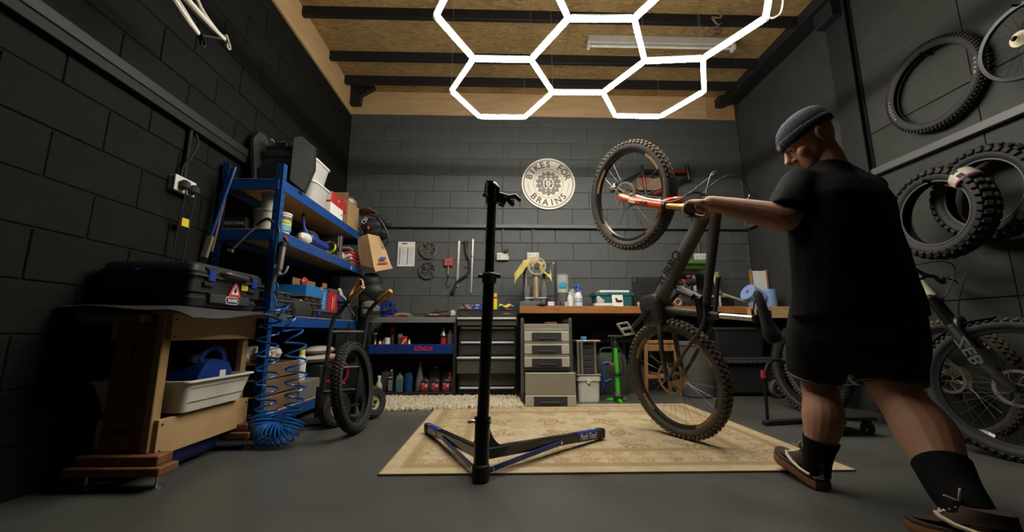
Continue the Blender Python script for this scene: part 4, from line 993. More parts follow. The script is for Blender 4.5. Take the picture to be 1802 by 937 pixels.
b_ = jug('bottle', 'black oil bottle with a yellow cap and pale label on the bottom bench shelf', -1.165, 4.40, .055, .055, .225, dkb, None, yellow)
for k in range(6): part(b_, 'label_line', MB().bx(-1.185, -1.145, 4.370, 4.3715, ZB+.02+k*.018, ZB+.029+k*.018), M('pale_label', (.4,.37,.36), .6) if k == 0 else bpy.data.materials['pale_label'])
part(b_, 'white_band', MB().bx(-1.187, -1.143, 4.370, 4.3715, ZB+.148, ZB+.156), white)
jug('bottle', 'grey can with a teal printed label on the bottom bench shelf', -1.08, 4.42, .075, .06, .19, M('grey_can_print', (.13,.12,.12), .5), M('teal_print', (.03,.14,.14), .5), M('teal_cap', (.01,.15,.13), .4))
lathed('bottle', 'dark blue glossy cylinder bottle on the bottom bench shelf', -.985, 4.42, ZB, [(.045,0),(.046,.15),(.035,.19),(.0,.2)], M('deep_blue_gloss', (.01,.04,.13), .2))
lathed('bottle', 'tall grey funnel-topped bottle on the bottom bench shelf', -.875, 4.46, ZB, [(.045,0),(.046,.08),(.018,.24),(.014,.27)], M('taupe_bottle', (.16,.145,.12), .5), [(.016,.27),(.016,.30)], red)
jug('jug', 'pale translucent jug behind the row of black oil canisters', -.735, 4.62, .13, .10, .24, M('pale_jug', (.22,.23,.24), .4), None, white)
jug('jug', 'cream oil canister behind the rightmost black oil canister', -.60, 4.62, .12, .10, .21, M('cream_jug', (.36,.32,.23), .45), M('blue_grey_print', (.08,.11,.17), .5), greyp)
for k, x in enumerate((-.80, -.69, -.575)):
    c = jug('oil_canister', ('first black oil canister with a red label from the left on the bottom shelf', 'middle black oil canister with a red label on the bottom shelf', 'rightmost black oil canister with a red label on the bottom shelf')[k], x, 4.38, .088, .065, .15, dkb, M('motor_red_label', (.42,.03,.03), .5) if k == 0 else bpy.data.materials['motor_red_label'])
    c['group'] = 'black oil canisters on the bottom bench shelf'
    part(c, 'label_print', MB().prism([(-.026,.018),(-.006,.018),(-.016,-.002)], .001, frame((x, 4.3455, ZB+.075), (1,0,0), (0,0,1))).bx(x+.004, x+.028, 4.3445, 4.346, ZB+.058, ZB+.082), M('label_light', (.6,.45,.42), .6) if k == 0 else bpy.data.materials['label_light'], kind='stuff')
    part(c, 'label_base', MB().prism([(-.035,-.045),(.035,-.045),(.035,-.028),(-.035,-.05)], .001, frame((x, 4.346, ZB+.075), (1,0,0), (0,0,1))), black)
lathed('bottle', 'small amber bottle with a red spout on the bottom shelf', -.55, 4.45, ZB, [(.03,0),(.03,.13),(.02,.15)], M('amber', (.35,.2,.07), .4), [(.02,.15),(.018,.185),(.008,.20)], red)

# things on the left worktop
ZW = .829
vi = thing('vise', 'blue bench vise with a steel screw bar on the left worktop', 'vise', (-1.26, 4.48, ZW))
vb = M('vise_blue', (.012,.025,.16), .4)
part(vi, 'base', MB().lathe([(.075,0),(.075,.025),(.05,.04)], (-1.26,4.48,ZW+.001), 18), vb)
part(vi, 'fixed_jaw', MB().bx(-1.34,-1.21,4.42,4.54,ZW+.038,ZW+.12,.012).bx(-1.33,-1.235,4.43,4.53,ZW+.11,ZW+.20,.01), vb)
part(vi, 'sliding_jaw', MB().bx(-1.222,-1.19,4.42,4.54,ZW+.05,ZW+.17,.008).bx(-1.21,-1.15,4.455,4.505,ZW+.06,ZW+.10,.01), vb)
part(vi, 'screw_head', MB().cyl((-1.27,4.405,ZW+.085),(-1.27,4.42,ZW+.085),.018,n=14), steel)
part(vi, 'bar', MB().cyl((-1.29,4.40,ZW+.08),(-1.13,4.385,ZW+.125),.006,n=8), steel)
pp = thing('papers', 'small stack of white printed leaflets beside the blue vise', 'paper', (-1.07, 4.40, ZW))
for k in range(4): part(pp, 'leaf', MB().grid(lambda u, v: (-1.15+.165*u+.004*k, 4.33+.12*v, ZW+.003+.006*k+.028*(1-v)*.6+.012*math.sin(u*3)), 5, 4, .0012), paper)
part(pp, 'print', MB().bx(-1.10,-1.06,4.3325,4.336,ZW+.044,ZW+.05), ink)
solo('red_strip', 'thin red and green plastic strips at the worktop front beside the leaflets', 'strip', MB().bx(-1.20,-1.02,4.305,4.325,ZW+.001,ZW+.012,.003), red)
solo('green_strip', 'thin green plastic strip at the worktop front edge', 'strip', MB().bx(-1.0,-.93,4.305,4.33,ZW+.001,ZW+.012,.003), M('green_strip_m', (.02,.22,.08), .5))
mn = thing('manual', 'red magazine lying on a black box on the left worktop', 'magazine', (-.70, 4.45, ZW+.028))
part(mn, 'cover', MB().bx(-.80,-.59,4.37,4.53,ZW+.028,ZW+.042,.002), M('magazine_red', (.24,.025,.03), .45))
part(mn, 'title', MB().bx(-.78,-.68,4.368,4.3695,ZW+.031,ZW+.037), white)
solo('black_tray_box', 'flat black box under the red magazine on the left worktop', 'box', MB().bx(-.83,-.58,4.36,4.56,ZW+.001,ZW+.027,.003), black)
solo('folded_strap', 'black folded strap on top of the red magazine', 'strap', MB().bar((-.77,4.45,ZW+.052),(-.60,4.46,ZW+.075),.05,.014,(0,0,1),.004).bar((-.75,4.47,ZW+.075),(-.70,4.47,ZW+.095),.03,.01,(0,0,1),.003), black)
solo('crumpled_paper', 'crumpled white paper at the corner of the drawer chest', 'paper', MB().sph((-.525,4.36,ZW+.045),(.035,.03,.04),6), M('crumpled_white', (.5,.47,.42), .8))

# ================================================================ tool chest
chm = M('charcoal_chest', (.026,.026,.025), .45); chd = M('chest_drawer', (.055,.053,.048), .5); chrome = M('satin_bright_trim', (.66,.65,.63), .35, .35)
tc = thing('tool_chest', 'black tool drawer chest with bright chrome handles between the two benches', 'tool chest', (-.15, 4.6, 0))
part(tc, 'top_case', MB().bx(-.475,.168,4.33,4.84,.74,.905,.004), chm)
part(tc, 'lid_mat', MB().bx(-.478,.171,4.325,4.84,.906,.915,.003), black)
part(tc, 'cabinet', MB().bx(-.455,.16,4.38,4.84,.03,.739,.004), chm)
part(tc, 'base_skirt', MB().bx(-.45,.155,4.40,4.83,.0,.10,.004), black)
def drw(x0, x1, z0, z1, y, mat, hz):
    d = part(tc, 'drawer', MB().bx(x0,x1,y,y+.08,z0,z1,.003), mat)
    part(d, 'handle', MB().bx(x0-.004,x1+.004,y-.022,y,hz-.011,hz+.011,.006), chrome)
drw(-.468,.160,.745,.835,4.30,chd,.817)
drw(-.43,.137,.585,.735,4.372,M('chest_drawer_dark',(.032,.031,.029),.45),.722)
drw(-.43,.137,.435,.575,4.372,bpy.data.materials['chest_drawer_dark'],.562)
drw(-.462,.150,.245,.41,4.30,chd,.405)
drw(-.43,.137,.115,.24,4.372,chd,.09)
tg = M('grey_red_print', (.20,.12,.11), .6)
lettering(tc, 'pro', .03, frame((-.40,4.3285,.87),(1,0,0),(0,0,1)), tg)
part(tc, 'maker_plate', MB().bx(.02,.10,4.327,4.330,.862,.876,.002), tg)
ZCH = .916
vg = thing('glove_box', 'white and black carton lettered in white on the drawer chest', 'box', (-.33, 4.58, ZCH))
part(vg, 'carton', MB().bx(-.43,-.24,4.52,4.64,ZCH+.001,ZCH+.075,.002), black)
lettering(vg, 'VINYL GL', .03, frame((-.36,4.519,ZCH+.055),(1,0,0),(0,0,1)), white, sx=.8)
part(vg, 'tan_print', MB().bx(-.295,-.245,4.5185,4.5195,ZCH+.052,ZCH+.068), M('tan_print', (.45,.3,.2), .6))
bx_ = thing('blue_box', 'long flat blue box lying on the drawer chest', 'box', (-.10, 4.47, ZCH))
part(bx_, 'carton', MB().bx(-.33,.02,4.42,4.51,ZCH+.001,ZCH+.045,.003), M('box_blue', (.012,.06,.32), .4))
part(bx_, 'orange_end', MB().bx(-.345,-.33,4.42,4.51,ZCH+.001,ZCH+.04,.002), orange)
part(bx_, 'pale_mark', MB().bx(-.29,-.25,4.4185,4.42,ZCH+.014,ZCH+.028), M('print_pale_blue', (.2,.35,.6), .5))
rp = MB(); rnd = random.Random(2)
for k in range(7): rp.box((-.40+rnd.uniform(-.05,.05), 4.43+rnd.uniform(-.04,.04), ZCH+.006+k*.0045), (.10,.03,.004), 0, Matrix.Rotation(rnd.uniform(-.6,.6),4,'Z'))
solo('packet_pile', 'little heap of pale packets left of the long blue box', 'packet', rp, M('pale_packets', (.45,.30,.22), .6, var=.5, scale=25))
yc = thing('spray_can', 'tall yellow spray can with a red band on the drawer chest', 'spray can', (-.068, 4.42, ZCH))
part(yc, 'can', MB().lathe([(.024,0),(.025,.01),(.025,.125),(.022,.13)], (-.068,4.395,ZCH+.001), 18), M('bright_yellow', (.62,.50,.01), .4))
part(yc, 'band', MB().lathe([(.0255,.115),(.0255,.14),(.022,.14)], (-.068,4.395,ZCH+.001), 18), M('crimson', (.5,.01,.04), .4))
part(yc, 'cap', MB().lathe([(.0235,.14),(.0235,.178),(0,.18)], (-.068,4.395,ZCH+.001), 18), bpy.data.materials['bright_yellow'])
yl = MB().grid(lambda u, v: (-.02+u*.13, 4.40+v*.12, ZCH+.03+.012*math.sin(u*8+v*5)+.018*math.sin(v*7)), 12, 8, .02)
solo('yellow_cloth', 'yellow and lime wipes packet lying beside the yellow can', 'packet', yl, M('yellow_lime', (.5,.45,.07), .6, var=.4, scale=18))
solo('blue_glove', 'blue crumpled glove at the corner of the drawer chest', 'glove', MB().sph((.115,4.45,ZCH+.035),(.03,.04,.025),8).sph((.095,4.44,ZCH+.03),(.02,.03,.02),8), M('glove_blue', (.03,.16,.40), .5))
solo('red_tape', 'small red tool lying before the blue glove on the drawer chest', 'tool', MB().bx(.05,.12,4.40,4.415,ZCH+.001,ZCH+.014,.003), red)
solo('pale_blue_can', 'pale blue bottle standing behind the repair stand pole on the chest', 'bottle', MB().lathe([(.03,0),(.03,.10),(.015,.12),(.012,.14),(0,.14)], (-.09,4.58,ZCH+.001), 14), M('pale_blue', (.12,.25,.38), .5))

# ================================================================ back wall: sign, poster, discs, tools, sockets
YW = YB+.0  # block faces stand at about YB
sgn = thing('round_sign', 'round cream sign with dark lettering, a chainring and brain on the back wall', 'sign', (.60, YB-.02, 2.56))
cr = M('sign_cream', (.66,.61,.52), .5, var=.03); dk_ = M('sign_brown', (.085,.075,.062), .6); 
def disc(r, y, th, mat, name, z=2.56, r_in=None, n=64):
    m = frame((.60, y, z), (1,0,0), (0,0,1))
    if r_in is None: mb = MB().lathe([(0,0),(r,0),(r,th),(0,th)], n=n, m=m)
    else: mb = MB().lathe([(r_in,0),(r,0),(r,th),(r_in,th)], n=n, m=m, closed=True)
    return part(sgn, name, mb, mat)
disc(.345, YB-.006, .016, cr, 'board')
disc(.322, YB-.0225, .0012, dk_, 'outer_ring', r_in=.312); disc(.193, YB-.0225, .0012, dk_, 'inner_ring', r_in=.189)
gear = []
for k in range(14*8):
    a = 2*PI*k/(14*8); ph = (k % 8)/8; rr = .168 - .033*(1-abs(math.cos(PI*ph)))**.8
    gear.append((rr*math.sin(a+.0), rr*math.cos(a)))
part(sgn, 'chainring', MB().prism(gear, .0015, frame((.60, YB-.0225, 2.56), (1,0,0), (0,0,1))), M('sign_taupe', (.19,.165,.135), .6))
dots = MB()
for k in range(10):
    a = 2*PI*(k+.5)/10; dots.lathe([(0,0),(.010,0),(.010,.001),(0,.001)], n=12, m=frame((.60+.112*math.sin(a), YB-.0240, 2.56+.104*math.cos(a)), (1,0,0), (0,0,1)))
part(sgn, 'dots', dots, cr, kind='stuff')
brain = MB(); rnd = random.Random(4)
for sx in (-1, 1):
    for (bx0, bz0, r) in ((.03,.055,.022),(.048,.03,.022),(.052,.0,.02),(.046,-.03,.022),(.03,-.055,.02),(.022,.02,.02),(.024,-.02,.022)):
        brain.lathe([(0,0),(r,0),(r,.0012),(0,.0012)], n=14, m=frame((.60+sx*bx0, YB-.0241, 2.56+bz0), (1,0,0), (0,0,1)))
part(sgn, 'brain', brain, cr, kind='stuff')
folds = MB()
for sx in (-1, 1):
    for pts in ([(.018,.045),(.035,.038),(.04,.02),(.025,.012)], [(.06,.01),(.045,.004),(.038,-.012),(.05,-.02)], [(.016,-.01),(.026,-.025),(.022,-.045),(.035,-.05)]):
        folds.tube([(.60+sx*x, YB-.0258, 2.56+z) for x, z in catmull([(a, b, 0) for a, b in pts], 4) and [(q.x, q.y) for q in catmull([(a, b, 0) for a, b in pts], 4)]], .0028, 5)
part(sgn, 'brain_folds', folds, bpy.data.materials['sign_taupe'], kind='stuff')
def arc_text(txt, R, a0, a1, size, flip=False):
    n = len(txt)
    for i, ch in enumerate(txt):
        if ch == ' ': continue
        a = math.radians(a0+(a1-a0)*i/(n-1))     # clockwise from the top
        o = (.60+R*math.sin(a), YB-.0227, 2.56+R*math.cos(a))
        xd = (math.cos(a), 0, -math.sin(a)); yd = (math.sin(a), 0, math.cos(a))
        if flip: xd = tuple(-v for v in xd); yd = tuple(-v for v in yd)
        lettering(sgn, ch, size, frame(o, xd, yd), dk_, name='letter', off=.0028)
arc_text('BIKES FOR', .257, -70, 70, .115)
arc_text('BRAINS', .257, 228, 132, .115, True)
for s_ in (-1, 1):
    part(sgn, 'arc_line', MB().tube([(.60+s_*.262*math.cos(a), YB-.023, 2.56+.262*math.sin(a)) for a in [math.radians(-28+30*k/8) for k in range(9)]], .0022, 5), dk_)
po = thing('poster', 'white printed chart with dark table columns pinned on the back wall', 'poster', (-1.18, YB-.01, 1.63))
part(po, 'sheet', MB().bx(-1.285,-1.075,YB-.006,YB-.003,1.475,1.785), paper)
pt = MB()
for x in (-1.268, -1.172):
    for k in range(22): pt.bx(x, x+.016, YB-.0072, YB-.006, 1.50+k*.0096, 1.507+k*.0096)
part(po, 'table_print', pt, M('table_grey', (.13,.13,.13), .7), kind='stuff')
part(po, 'title', MB().bx(-1.24,-1.17,YB-.0072,YB-.006,1.755,1.768), ink)
part(po, 'yellow_rows', MB().bx(-1.272,-1.095,YB-.0072,YB-.006,1.712,1.718).bx(-1.272,-1.252,YB-.0078,YB-.006,1.64,1.648).bx(-1.272,-1.252,YB-.0078,YB-.006,1.56,1.568), yellow, kind='stuff')
part(po, 'pale_rows', MB().bx(-1.245,-1.185,YB-.0068,YB-.006,1.50,1.705).bx(-1.15,-1.09,YB-.0068,YB-.006,1.50,1.705), M('pale_grey_table', (.55,.55,.56), .8), kind='stuff')

def rotor(par, name, m, R=.10, hub=.028, arms=6, mat=steel, thick=.0018, swirl=.5, holes=24):
    """brake disc about z: braking ring with holes cut as gaps between segments, swept arms, hub"""
    d = MB()
    w = R*.17
    d.lathe([(R-w,0),(R,0),(R,thick),(R-w,thick)], n=48, m=m, closed=True)
    for k in range(arms):
        a = 2*PI*k/arms
        d.tube([m @ Vector((r*math.cos(a+swirl*(r-hub)/R), r*math.sin(a+swirl*(r-hub)/R), thick/2)) for r in (hub*.9, R*.45, R*.65, R-w*.8)], [.005,.004,.004,.005], 4)
    d.lathe([(hub*.55,0),(hub,0),(hub,thick*1.5),(hub*.55,thick*1.5)], n=20, m=m, closed=True)
    p = part(par, name, d, mat)
    h = MB()
    for k in range(holes):
        a = 2*PI*k/holes; r = R-w*(.32 if k % 2 else .68)
        h.lathe([(0,0),(w*.17,0),(w*.17,thick+.0008),(0,thick+.0008)], n=6, m=m @ Matrix.Translation((r*math.cos(a), r*math.sin(a), -.0004)))
    part(p, 'drilled_holes', h, ink, kind='stuff')
    return p
wst_ = M('worn_disc_steel', (.26,.25,.22), .4, .8, var=.5, scale=30); dst_ = M('stained_disc_steel', (.10,.09,.075), .5, .6, var=.6, scale=40)
rnd = random.Random(11)
for z, lab, sw in ((1.682, 'upper stack of worn brake discs hung on the back wall', .3), (1.425, 'lower stack of worn brake discs hung on the back wall', -.9)):
    t = thing('brake_discs', lab, 'brake disc', (-.908, YB-.03, z), group='brake discs on the back wall')
    for k in range(5):
        m = frame((-.908+rnd.uniform(-.006,.006), YB-.004-.005*k, z+rnd.uniform(-.006,.006)), (1,0,0), (0,0,1)) @ Matrix.Rotation(rnd.uniform(0,6),4,'Z')
        rotor(t, 'disc', m, .108, .022, 9 if k % 2 else 6, wst_ if k % 2 else dst_, .0025, sw)
    part(t, 'nail', MB().cyl((-.908,YB,z),(-.908,YB-.04,z),.004,n=8), blackm)
ds = thing('hanging_scale', 'red digital hanging scale with a steel hook on the back wall', 'scale', (-.652, YB-.02, 1.53))
part(ds, 'housing', MB().bx(-.712,-.597,YB-.035,YB-.004,1.475,1.58,.01), M('scale_red', (.50,.03,.03), .4))
part(ds, 'display', MB().bx(-.692,-.622,YB-.037,YB-.035,1.505,1.56), M('lcd', (.16,.17,.12), .3))
lettering(ds, '888', .028, frame((-.657,YB-.038,1.527),(1,0,0),(0,0,1)), ink, sx=.85)
part(ds, 'top_hook', MB().cyl((-.654,YB-.018,1.58),(-.654,YB-.018,1.80),.003,n=6), steel)
part(ds, 'shank', MB().cyl((-.655,YB-.02,1.475),(-.655,YB-.02,1.365),.009,n=10), steel)
part(ds, 'hook', MB().tube(catmull([(-.655,YB-.02,1.365),(-.66,YB-.02,1.30),(-.675,YB-.02,1.255),(-.665,YB-.02,1.222),(-.64,YB-.02,1.218),(-.622,YB-.02,1.245)], 5), .004, 7), blackm)
def wallbar(lab, x0, z0, x1, z1, w):
    t = thing('metal_ruler', lab, 'straight edge', (x0, YB-.01, z1))
    part(t, 'bar', MB().bar((x0,YB-.012,z0),(x1,YB-.012,z1),.008,w,(1,0,0),.001), alu)
    part(t, 'nail', MB().cyl((x0-.02,YB,(z0+z1)/2+.12),(x0-.0,YB-.035,(z0+z1)/2+.12),.003,n=6).cyl((x0-.012,YB,(z0+z1)/2+.10),(x0+.02,YB-.03,(z0+z1)/2+.10),.003,n=6), steel)
wallbar('silver straight bar on the back wall left of the bent black bar', -.527, 1.80, -.54, 1.22, .028)
wallbar('silver straight bar on the back wall right of the bent black bar', -.355, 1.825, -.368, 1.145, .020)
hb = thing('handlebar', 'bent black handlebar hung upright between two silver bars', 'handlebar', (-.45, YB-.03, 1.15))
part(hb, 'bar', MB().tube(catmull([(-.445,YB-.03,1.80),(-.445,YB-.03,1.70),(-.425,YB-.03,1.62),(-.395,YB-.03,1.55),(-.39,YB-.03,1.45),(-.425,YB-.03,1.37),(-.52,YB-.03,1.30),(-.56,YB-.03,1.24),(-.585,YB-.03,1.16)], 7), .015, 10), black)
part(hb, 'end_clamp', MB().bx(-.47,-.415,YB-.045,YB-.01,1.775,1.805,.004), black)
part(hb, 'end_clamp', MB().box((-.587,YB-.03,1.165),(.045,.04,.05),.008), black)
part(hb, 'nail', MB().cyl((-.46,YB,1.47),(-.39,YB-.045,1.475),.003,n=6).cyl((-.47,YB,1.46),(-.42,YB-.045,1.455),.003,n=6), steel)
sockm = M('socket_white', (.52,.50,.45), .45)
def socket(x, z, lab, cond=True, top=1.962):
    t = thing('socket_outlet', lab, 'socket', (x, YB-.02, z-.045))
    part(t, 'box', MB().bx(x-.072,x+.072,YB-.035,YB-.002,z-.044,z+.044,.004), sockm)
    part(t, 'face', MB().bx(x-.074,x+.074,YB-.042,YB-.035,z-.046,z+.046,.003), sockm)
    for s_ in (-1,1):
        part(t, 'switch', MB().bx(x+s_*.02-.008,x+s_*.02+.008,YB-.046,YB-.042,z+.012,z+.036,.002), white)
        h = MB().bx(x+s_*.045-.004,x+s_*.045+.004,YB-.0428,YB-.0418,z-.0,z+.012).bx(x+s_*.045-.014,x+s_*.045-.006,YB-.0428,YB-.0418,z-.022,z-.017).bx(x+s_*.045+.006,x+s_*.045+.014,YB-.0428,YB-.0418,z-.022,z-.017)
        part(t, 'pin_slots', h, ink, kind='stuff')
    if cond: part(t, 'conduit', MB().cyl((x,YB-.014,z+.044),(x,YB-.014,top),.010,n=10), trk2)
    return t
s1 = socket(.018, 1.60, 'white double socket on the back wall right behind the stand pole')
part(s1, 'plug', MB().box((.05,YB-.06,1.66),(.05,.04,.035),.01).tube(catmull([(.04,YB-.05,1.66),(.075,YB-.06,1.685),(.09,YB-.06,1.64),(.08,YB-.05,1.61)],5),.004,6), black)
socket(.392, 1.605, 'white double socket partly behind the yellow cloth on the back wall')
socket(2.50, 1.605, 'white double socket above the green tray on the back wall')

# ================================================================ grey drawer unit
du = thing('drawer_unit', 'grey metal drawer unit with recessed black handles under the wooden worktop', 'drawer unit', (.44, 4.2, 0))
dm = M('warm_grey_metal', (.31,.285,.22), .40, .3, var=.06, stretch=(1,1,14)); dm2 = M('pale_drawer_front', (.44,.41,.34), .42, .2, var=.04)
part(du, 'carcass', MB().bx(.215,.228,3.97,4.55,.02,.80,.003).bx(.662,.675,3.97,4.55,.02,.80,.003).bx(.228,.662,4.54,4.55,.02,.72).bx(.228,.662,3.98,4.54,.02,.03).bx(.228,.662,3.98,4.54,.715,.722), greyp)
for x in (.207, .683): part(du, 'corner_post', MB().bx(x-.016,x+.016,3.955,3.985,.0,.81,.004), greyp)
part(du, 'back_block', MB().bx(.228,.662,4.0,4.5,.03,.71), dgrey)
part(du, 'top_rail', MB().bx(.224,.668,3.945,3.96,.70,.752,.003).bx(.222,.670,3.94,3.955,.682,.697,.003), dm)
for z0, z1 in ((.585,.678), (.462,.555), (.338,.430)):
    d = part(du, 'drawer', MB().bx(.226,.666,3.935,3.96,z0,z1,.004), dm2)
    part(d, 'drawer_lip', MB().bx(.226,.666,3.938,3.96,z1,z1+.026,.002), dm)
    part(d, 'handle_recess', MB().bx(.30,.59,3.930,3.937,z0+.006,z1-.008,.003), dgrey)
    part(d, 'pull', MB().bx(.362,.53,3.924,3.932,z0+.012,z0+.034,.003), black)
part(du, 'gap_strip', MB().bx(.226,.666,3.945,3.965,.308,.335), M('steel_strip', (.16,.15,.14), .3, .8))
d = part(du, 'drawer', MB().bx(.222,.685,3.745,3.77,.008,.305,.004).bx(.235,.672,3.77,3.96,.02,.16), dm)
part(d, 'drawer_lip', MB().bx(.222,.685,3.741,3.746,.012,.102,.002), dm2)
part(d, 'handle_recess', MB().bx(.30,.605,3.736,3.742,.012,.098,.003), dgrey)
part(d, 'pull', MB().bx(.365,.54,3.730,3.738,.022,.05,.003), black)
ju = MB(); rnd = random.Random(6)
for k in range(6): ju.sph((.27+k*.022, 4.05, .735), (.03,.05,.02), 6)
solo('packing_bag', 'grey plastic bag lying on the grey drawer unit', 'bag', ju, M('grey_poly', (.25,.24,.21), .5, var=.3, scale=30))
solo('brown_parcel', 'small brown parcel lying on the grey drawer unit', 'box', MB().box((.50,4.08,.748),(.11,.10,.05),.004,Matrix.Rotation(.25,4,'Z')), M('brown_card', (.13,.06,.03), .8))

# ================================================================ wooden worktop
wt = thing('worktop', 'long thick reddish wooden worktop along the back wall', 'worktop', (1.4, 4.55, 0))
wood = M('oiled_hardwood', (.30,.125,.035), .42, var=.28, scale=5, stretch=(.8,9,9), coat=.15)
part(wt, 'board', MB().bx(.195,1.60,4.26,4.865,.872,.95,.003), wood)
part(wt, 'board', MB().bx(1.603,2.66,4.26,4.865,.872,.95,.003), wood)
for x in (.70, 1.46, 2.62):
    for y in (4.815,): part(wt, 'leg', MB().bx(x,x+.045,y,y+.045,0,.871,.002), frm)
part(wt, 'rail', MB().bx(.20,2.65,4.83,4.86,.80,.87), frm)
ZT_ = .951
# wheel truing stand holding a dirty fork and brake disc
ts = thing('service_stand', 'bench stand holding a muddy fork leg with a brake disc under a yellow cloth', 'stand', (.40, 4.45, ZT_))
gst = M('grey_stand_steel', (.10,.10,.10), .5)
part(ts, 'base_plate', MB().bx(.20,.44,4.33,4.60,ZT_+.001,ZT_+.055,.006), gst)
for x in (.285, .475): part(ts, 'clamp_plate', MB().bx(x-.032,x+.032,4.38,4.41,ZT_+.0,ZT_+.23,.008), gst)
part(ts, 'upright', MB().bx(.245,.268,4.45,4.475,ZT_+.05,ZT_+.50,.003), black)
part(ts, 'upright', MB().bx(.605,.632,4.46,4.49,ZT_+.0,ZT_+.515,.004), black)
part(ts, 'top_arm', MB().bx(.50,.63,4.47,4.485,ZT_+.49,ZT_+.502), black)
part(ts, 'arm_bolt', MB().lathe([(.012,0),(.012,.01)], n=10, m=frame((.595,4.465,ZT_+.497),(1,0,0),(0,0,1))), steel)
tanm = M('muddy_tan', (.25,.175,.10), .75, var=.2)
part(ts, 'fork_leg', MB().cyl((.385,4.40,ZT_+.06),(.385,4.40,ZT_+.36),.036,n=18), tanm)
part(ts, 'fork_print', MB().bar((.388,4.363,ZT_+.09),(.388,4.363,ZT_+.37),.002,.012,(1,0,0)), M('pale_fork_print', (.38,.33,.26), .6))
part(ts, 'side_arm', MB().bx(.268,.288,4.42,4.45,ZT_+.05,ZT_+.50,.004), M('dusty_steel', (.22,.19,.14), .6))
part(ts, 'side_arm', MB().bx(.462,.50,4.42,4.45,ZT_+.05,ZT_+.48,.004), bpy.data.materials['dusty_steel'])
part(ts, 'axle', MB().cyl((.27,4.385,ZT_+.095),(.50,4.385,ZT_+.095),.011,n=10), steel)
part(ts, 'clamp', MB().bx(.34,.44,4.36,4.42,ZT_+.02,ZT_+.09,.008), dgrey)
rotor(ts, 'brake_disc', frame((.395,4.352,ZT_+.448),(1,0,0),(0,0,1)), .102, .03, 9, M('dusty_disc', (.33,.28,.20), .5, .4), .003, 1.1)
part(ts, 'hub', MB().lathe([(.02,0),(.03,.0),(.03,.05),(.02,.05)], n=16, m=frame((.395,4.36,ZT_+.448),(1,0,0),(0,0,1))), dgrey)
part(ts, 'caliper', MB().box((.505,4.37,ZT_+.42),(.05,.04,.13),.012,Matrix.Rotation(-.25,4,'Y')), dgrey)
yd = MB().grid(lambda u, v: (.145+.41*u, 4.366+.15*v-.05*max(0,abs(u-.45)-.28)*3*(1-v), ZT_+.560-(.19 if u < .45 else .15)*(abs(u-.45)/(.45 if u < .45 else .55))**1.7-.06*(abs(v-.6)*2)**2-.05*max(0,.35-v)*(1+3*abs(u-.45))+.010*math.sin(u*23+v*4)+.006*math.sin(u*47-v*9)), 24, 8, .004)
solo('yellow_duster', 'yellow duster cloth draped over the brake disc on the bench stand', 'cloth', yd, M('duster_yellow', (.42,.34,.095), .9, bump=.3, bscale=120, var=.12))
solo('black_grease_blob', 'dark clamp base jutting over the worktop front beneath the fork', 'clamp', MB().lathe([(.05,0),(.06,.012),(.03,.03)], (.44,4.30,ZT_+.001), 16), black)
mi = thing('measuring_tape', 'small white and black gadget beside the bench stand on the worktop', 'tool', (.545, 4.36, ZT_))
part(mi, 'body', MB().bx(.505,.585,4.33,4.39,ZT_+.001,ZT_+.05,.008), white); part(mi, 'grip', MB().bx(.49,.52,4.335,4.385,ZT_+.001,ZT_+.09,.008), black)
for k, x in enumerate((.58, .625, .665)):
    solo('tin', ('low purple tin nearest the bench stand on the worktop', 'low purple tin between two others on the worktop', 'low purple tin nearest the clear jug on the worktop')[k], 'tin', MB().lathe([(.02,0),(.02,.045),(.018,.05),(0,.05)], (x,4.35,ZT_+.001), 14), M('plum', (.10,.03,.10), .4) if k == 0 else bpy.data.materials['plum'], group='purple tins on the worktop')
jg = thing('measuring_jug', 'clear plastic jug with a blue label and pale liquid on the wooden worktop', 'jug', (.695, 4.52, ZT_))
part(jg, 'lower_part', MB().lathe([(.07,0),(.072,.16)], (.695,4.50,ZT_+.001), 20), M('smoky_plastic', (.10,.105,.10), .3))
part(jg, 'upper_part', MB().lathe([(.073,.16),(.075,.37),(.070,.37),(.068,.17)], (.695,4.50,ZT_+.001), 20), M('clear_jug', (.55,.57,.55), .15, alpha=.22, var=0))
part(jg, 'liquid', MB().lathe([(.066,.16),(.066,.235),(0,.236)], (.695,4.50,ZT_+.001), 18), M('pale_liquid', (.55,.48,.38), .4))
part(jg, 'label', MB().tube([(.695+.0755*math.cos(a),4.50+.0755*math.sin(a),ZT_+.25) for a in [math.radians(-125+5*k) for k in range(15)]], .0008, 4).grid(lambda u, v: (.695+.0757*math.cos(math.radians(-125+70*u)), 4.50+.0757*math.sin(math.radians(-125+70*u)), ZT_+.215+.075*v*(1-.8*abs(u-.5))), 10, 2, .001), M('cyan_print', (.03,.28,.42), .5))
lathed('bottle', 'white squat bottle between the clear jug and the spray bottle', .765, 4.40, ZT_, [(.032,0),(.033,.10),(.018,.13),(.016,.16)], white, [(.02,.13),(.02,.165),(0,.166)], M('pale_cap', (.5,.5,.46), .5))
lathed('bottle', 'tall pale bottle with a wide cap behind the squat white bottle', .822, 4.56, ZT_, [(.045,0),(.045,.15),(.03,.17)], M('milky', (.42,.45,.42), .4), [(.04,.17),(.04,.21),(0,.212)], M('mint_cap', (.35,.42,.40), .5))
sb = lathed('spray_bottle', 'white spray bottle with a blue trigger head on the worktop', .853, 4.38, ZT_, [(.043,0),(.045,.01),(.045,.11),(.032,.14),(.016,.16)], M('spray_white', (.62,.61,.57), .45))
part(sb, 'trigger_head', MB().lathe([(.018,.155),(.018,.19),(.012,.20)], (.853,4.38,ZT_+.001), 14).box((.858,4.38,ZT_+.225),(.04,.03,.05),.008).box((.825,4.38,ZT_+.235),(.05,.022,.022),.006), M('trigger_blue', (.02,.10,.38), .4))
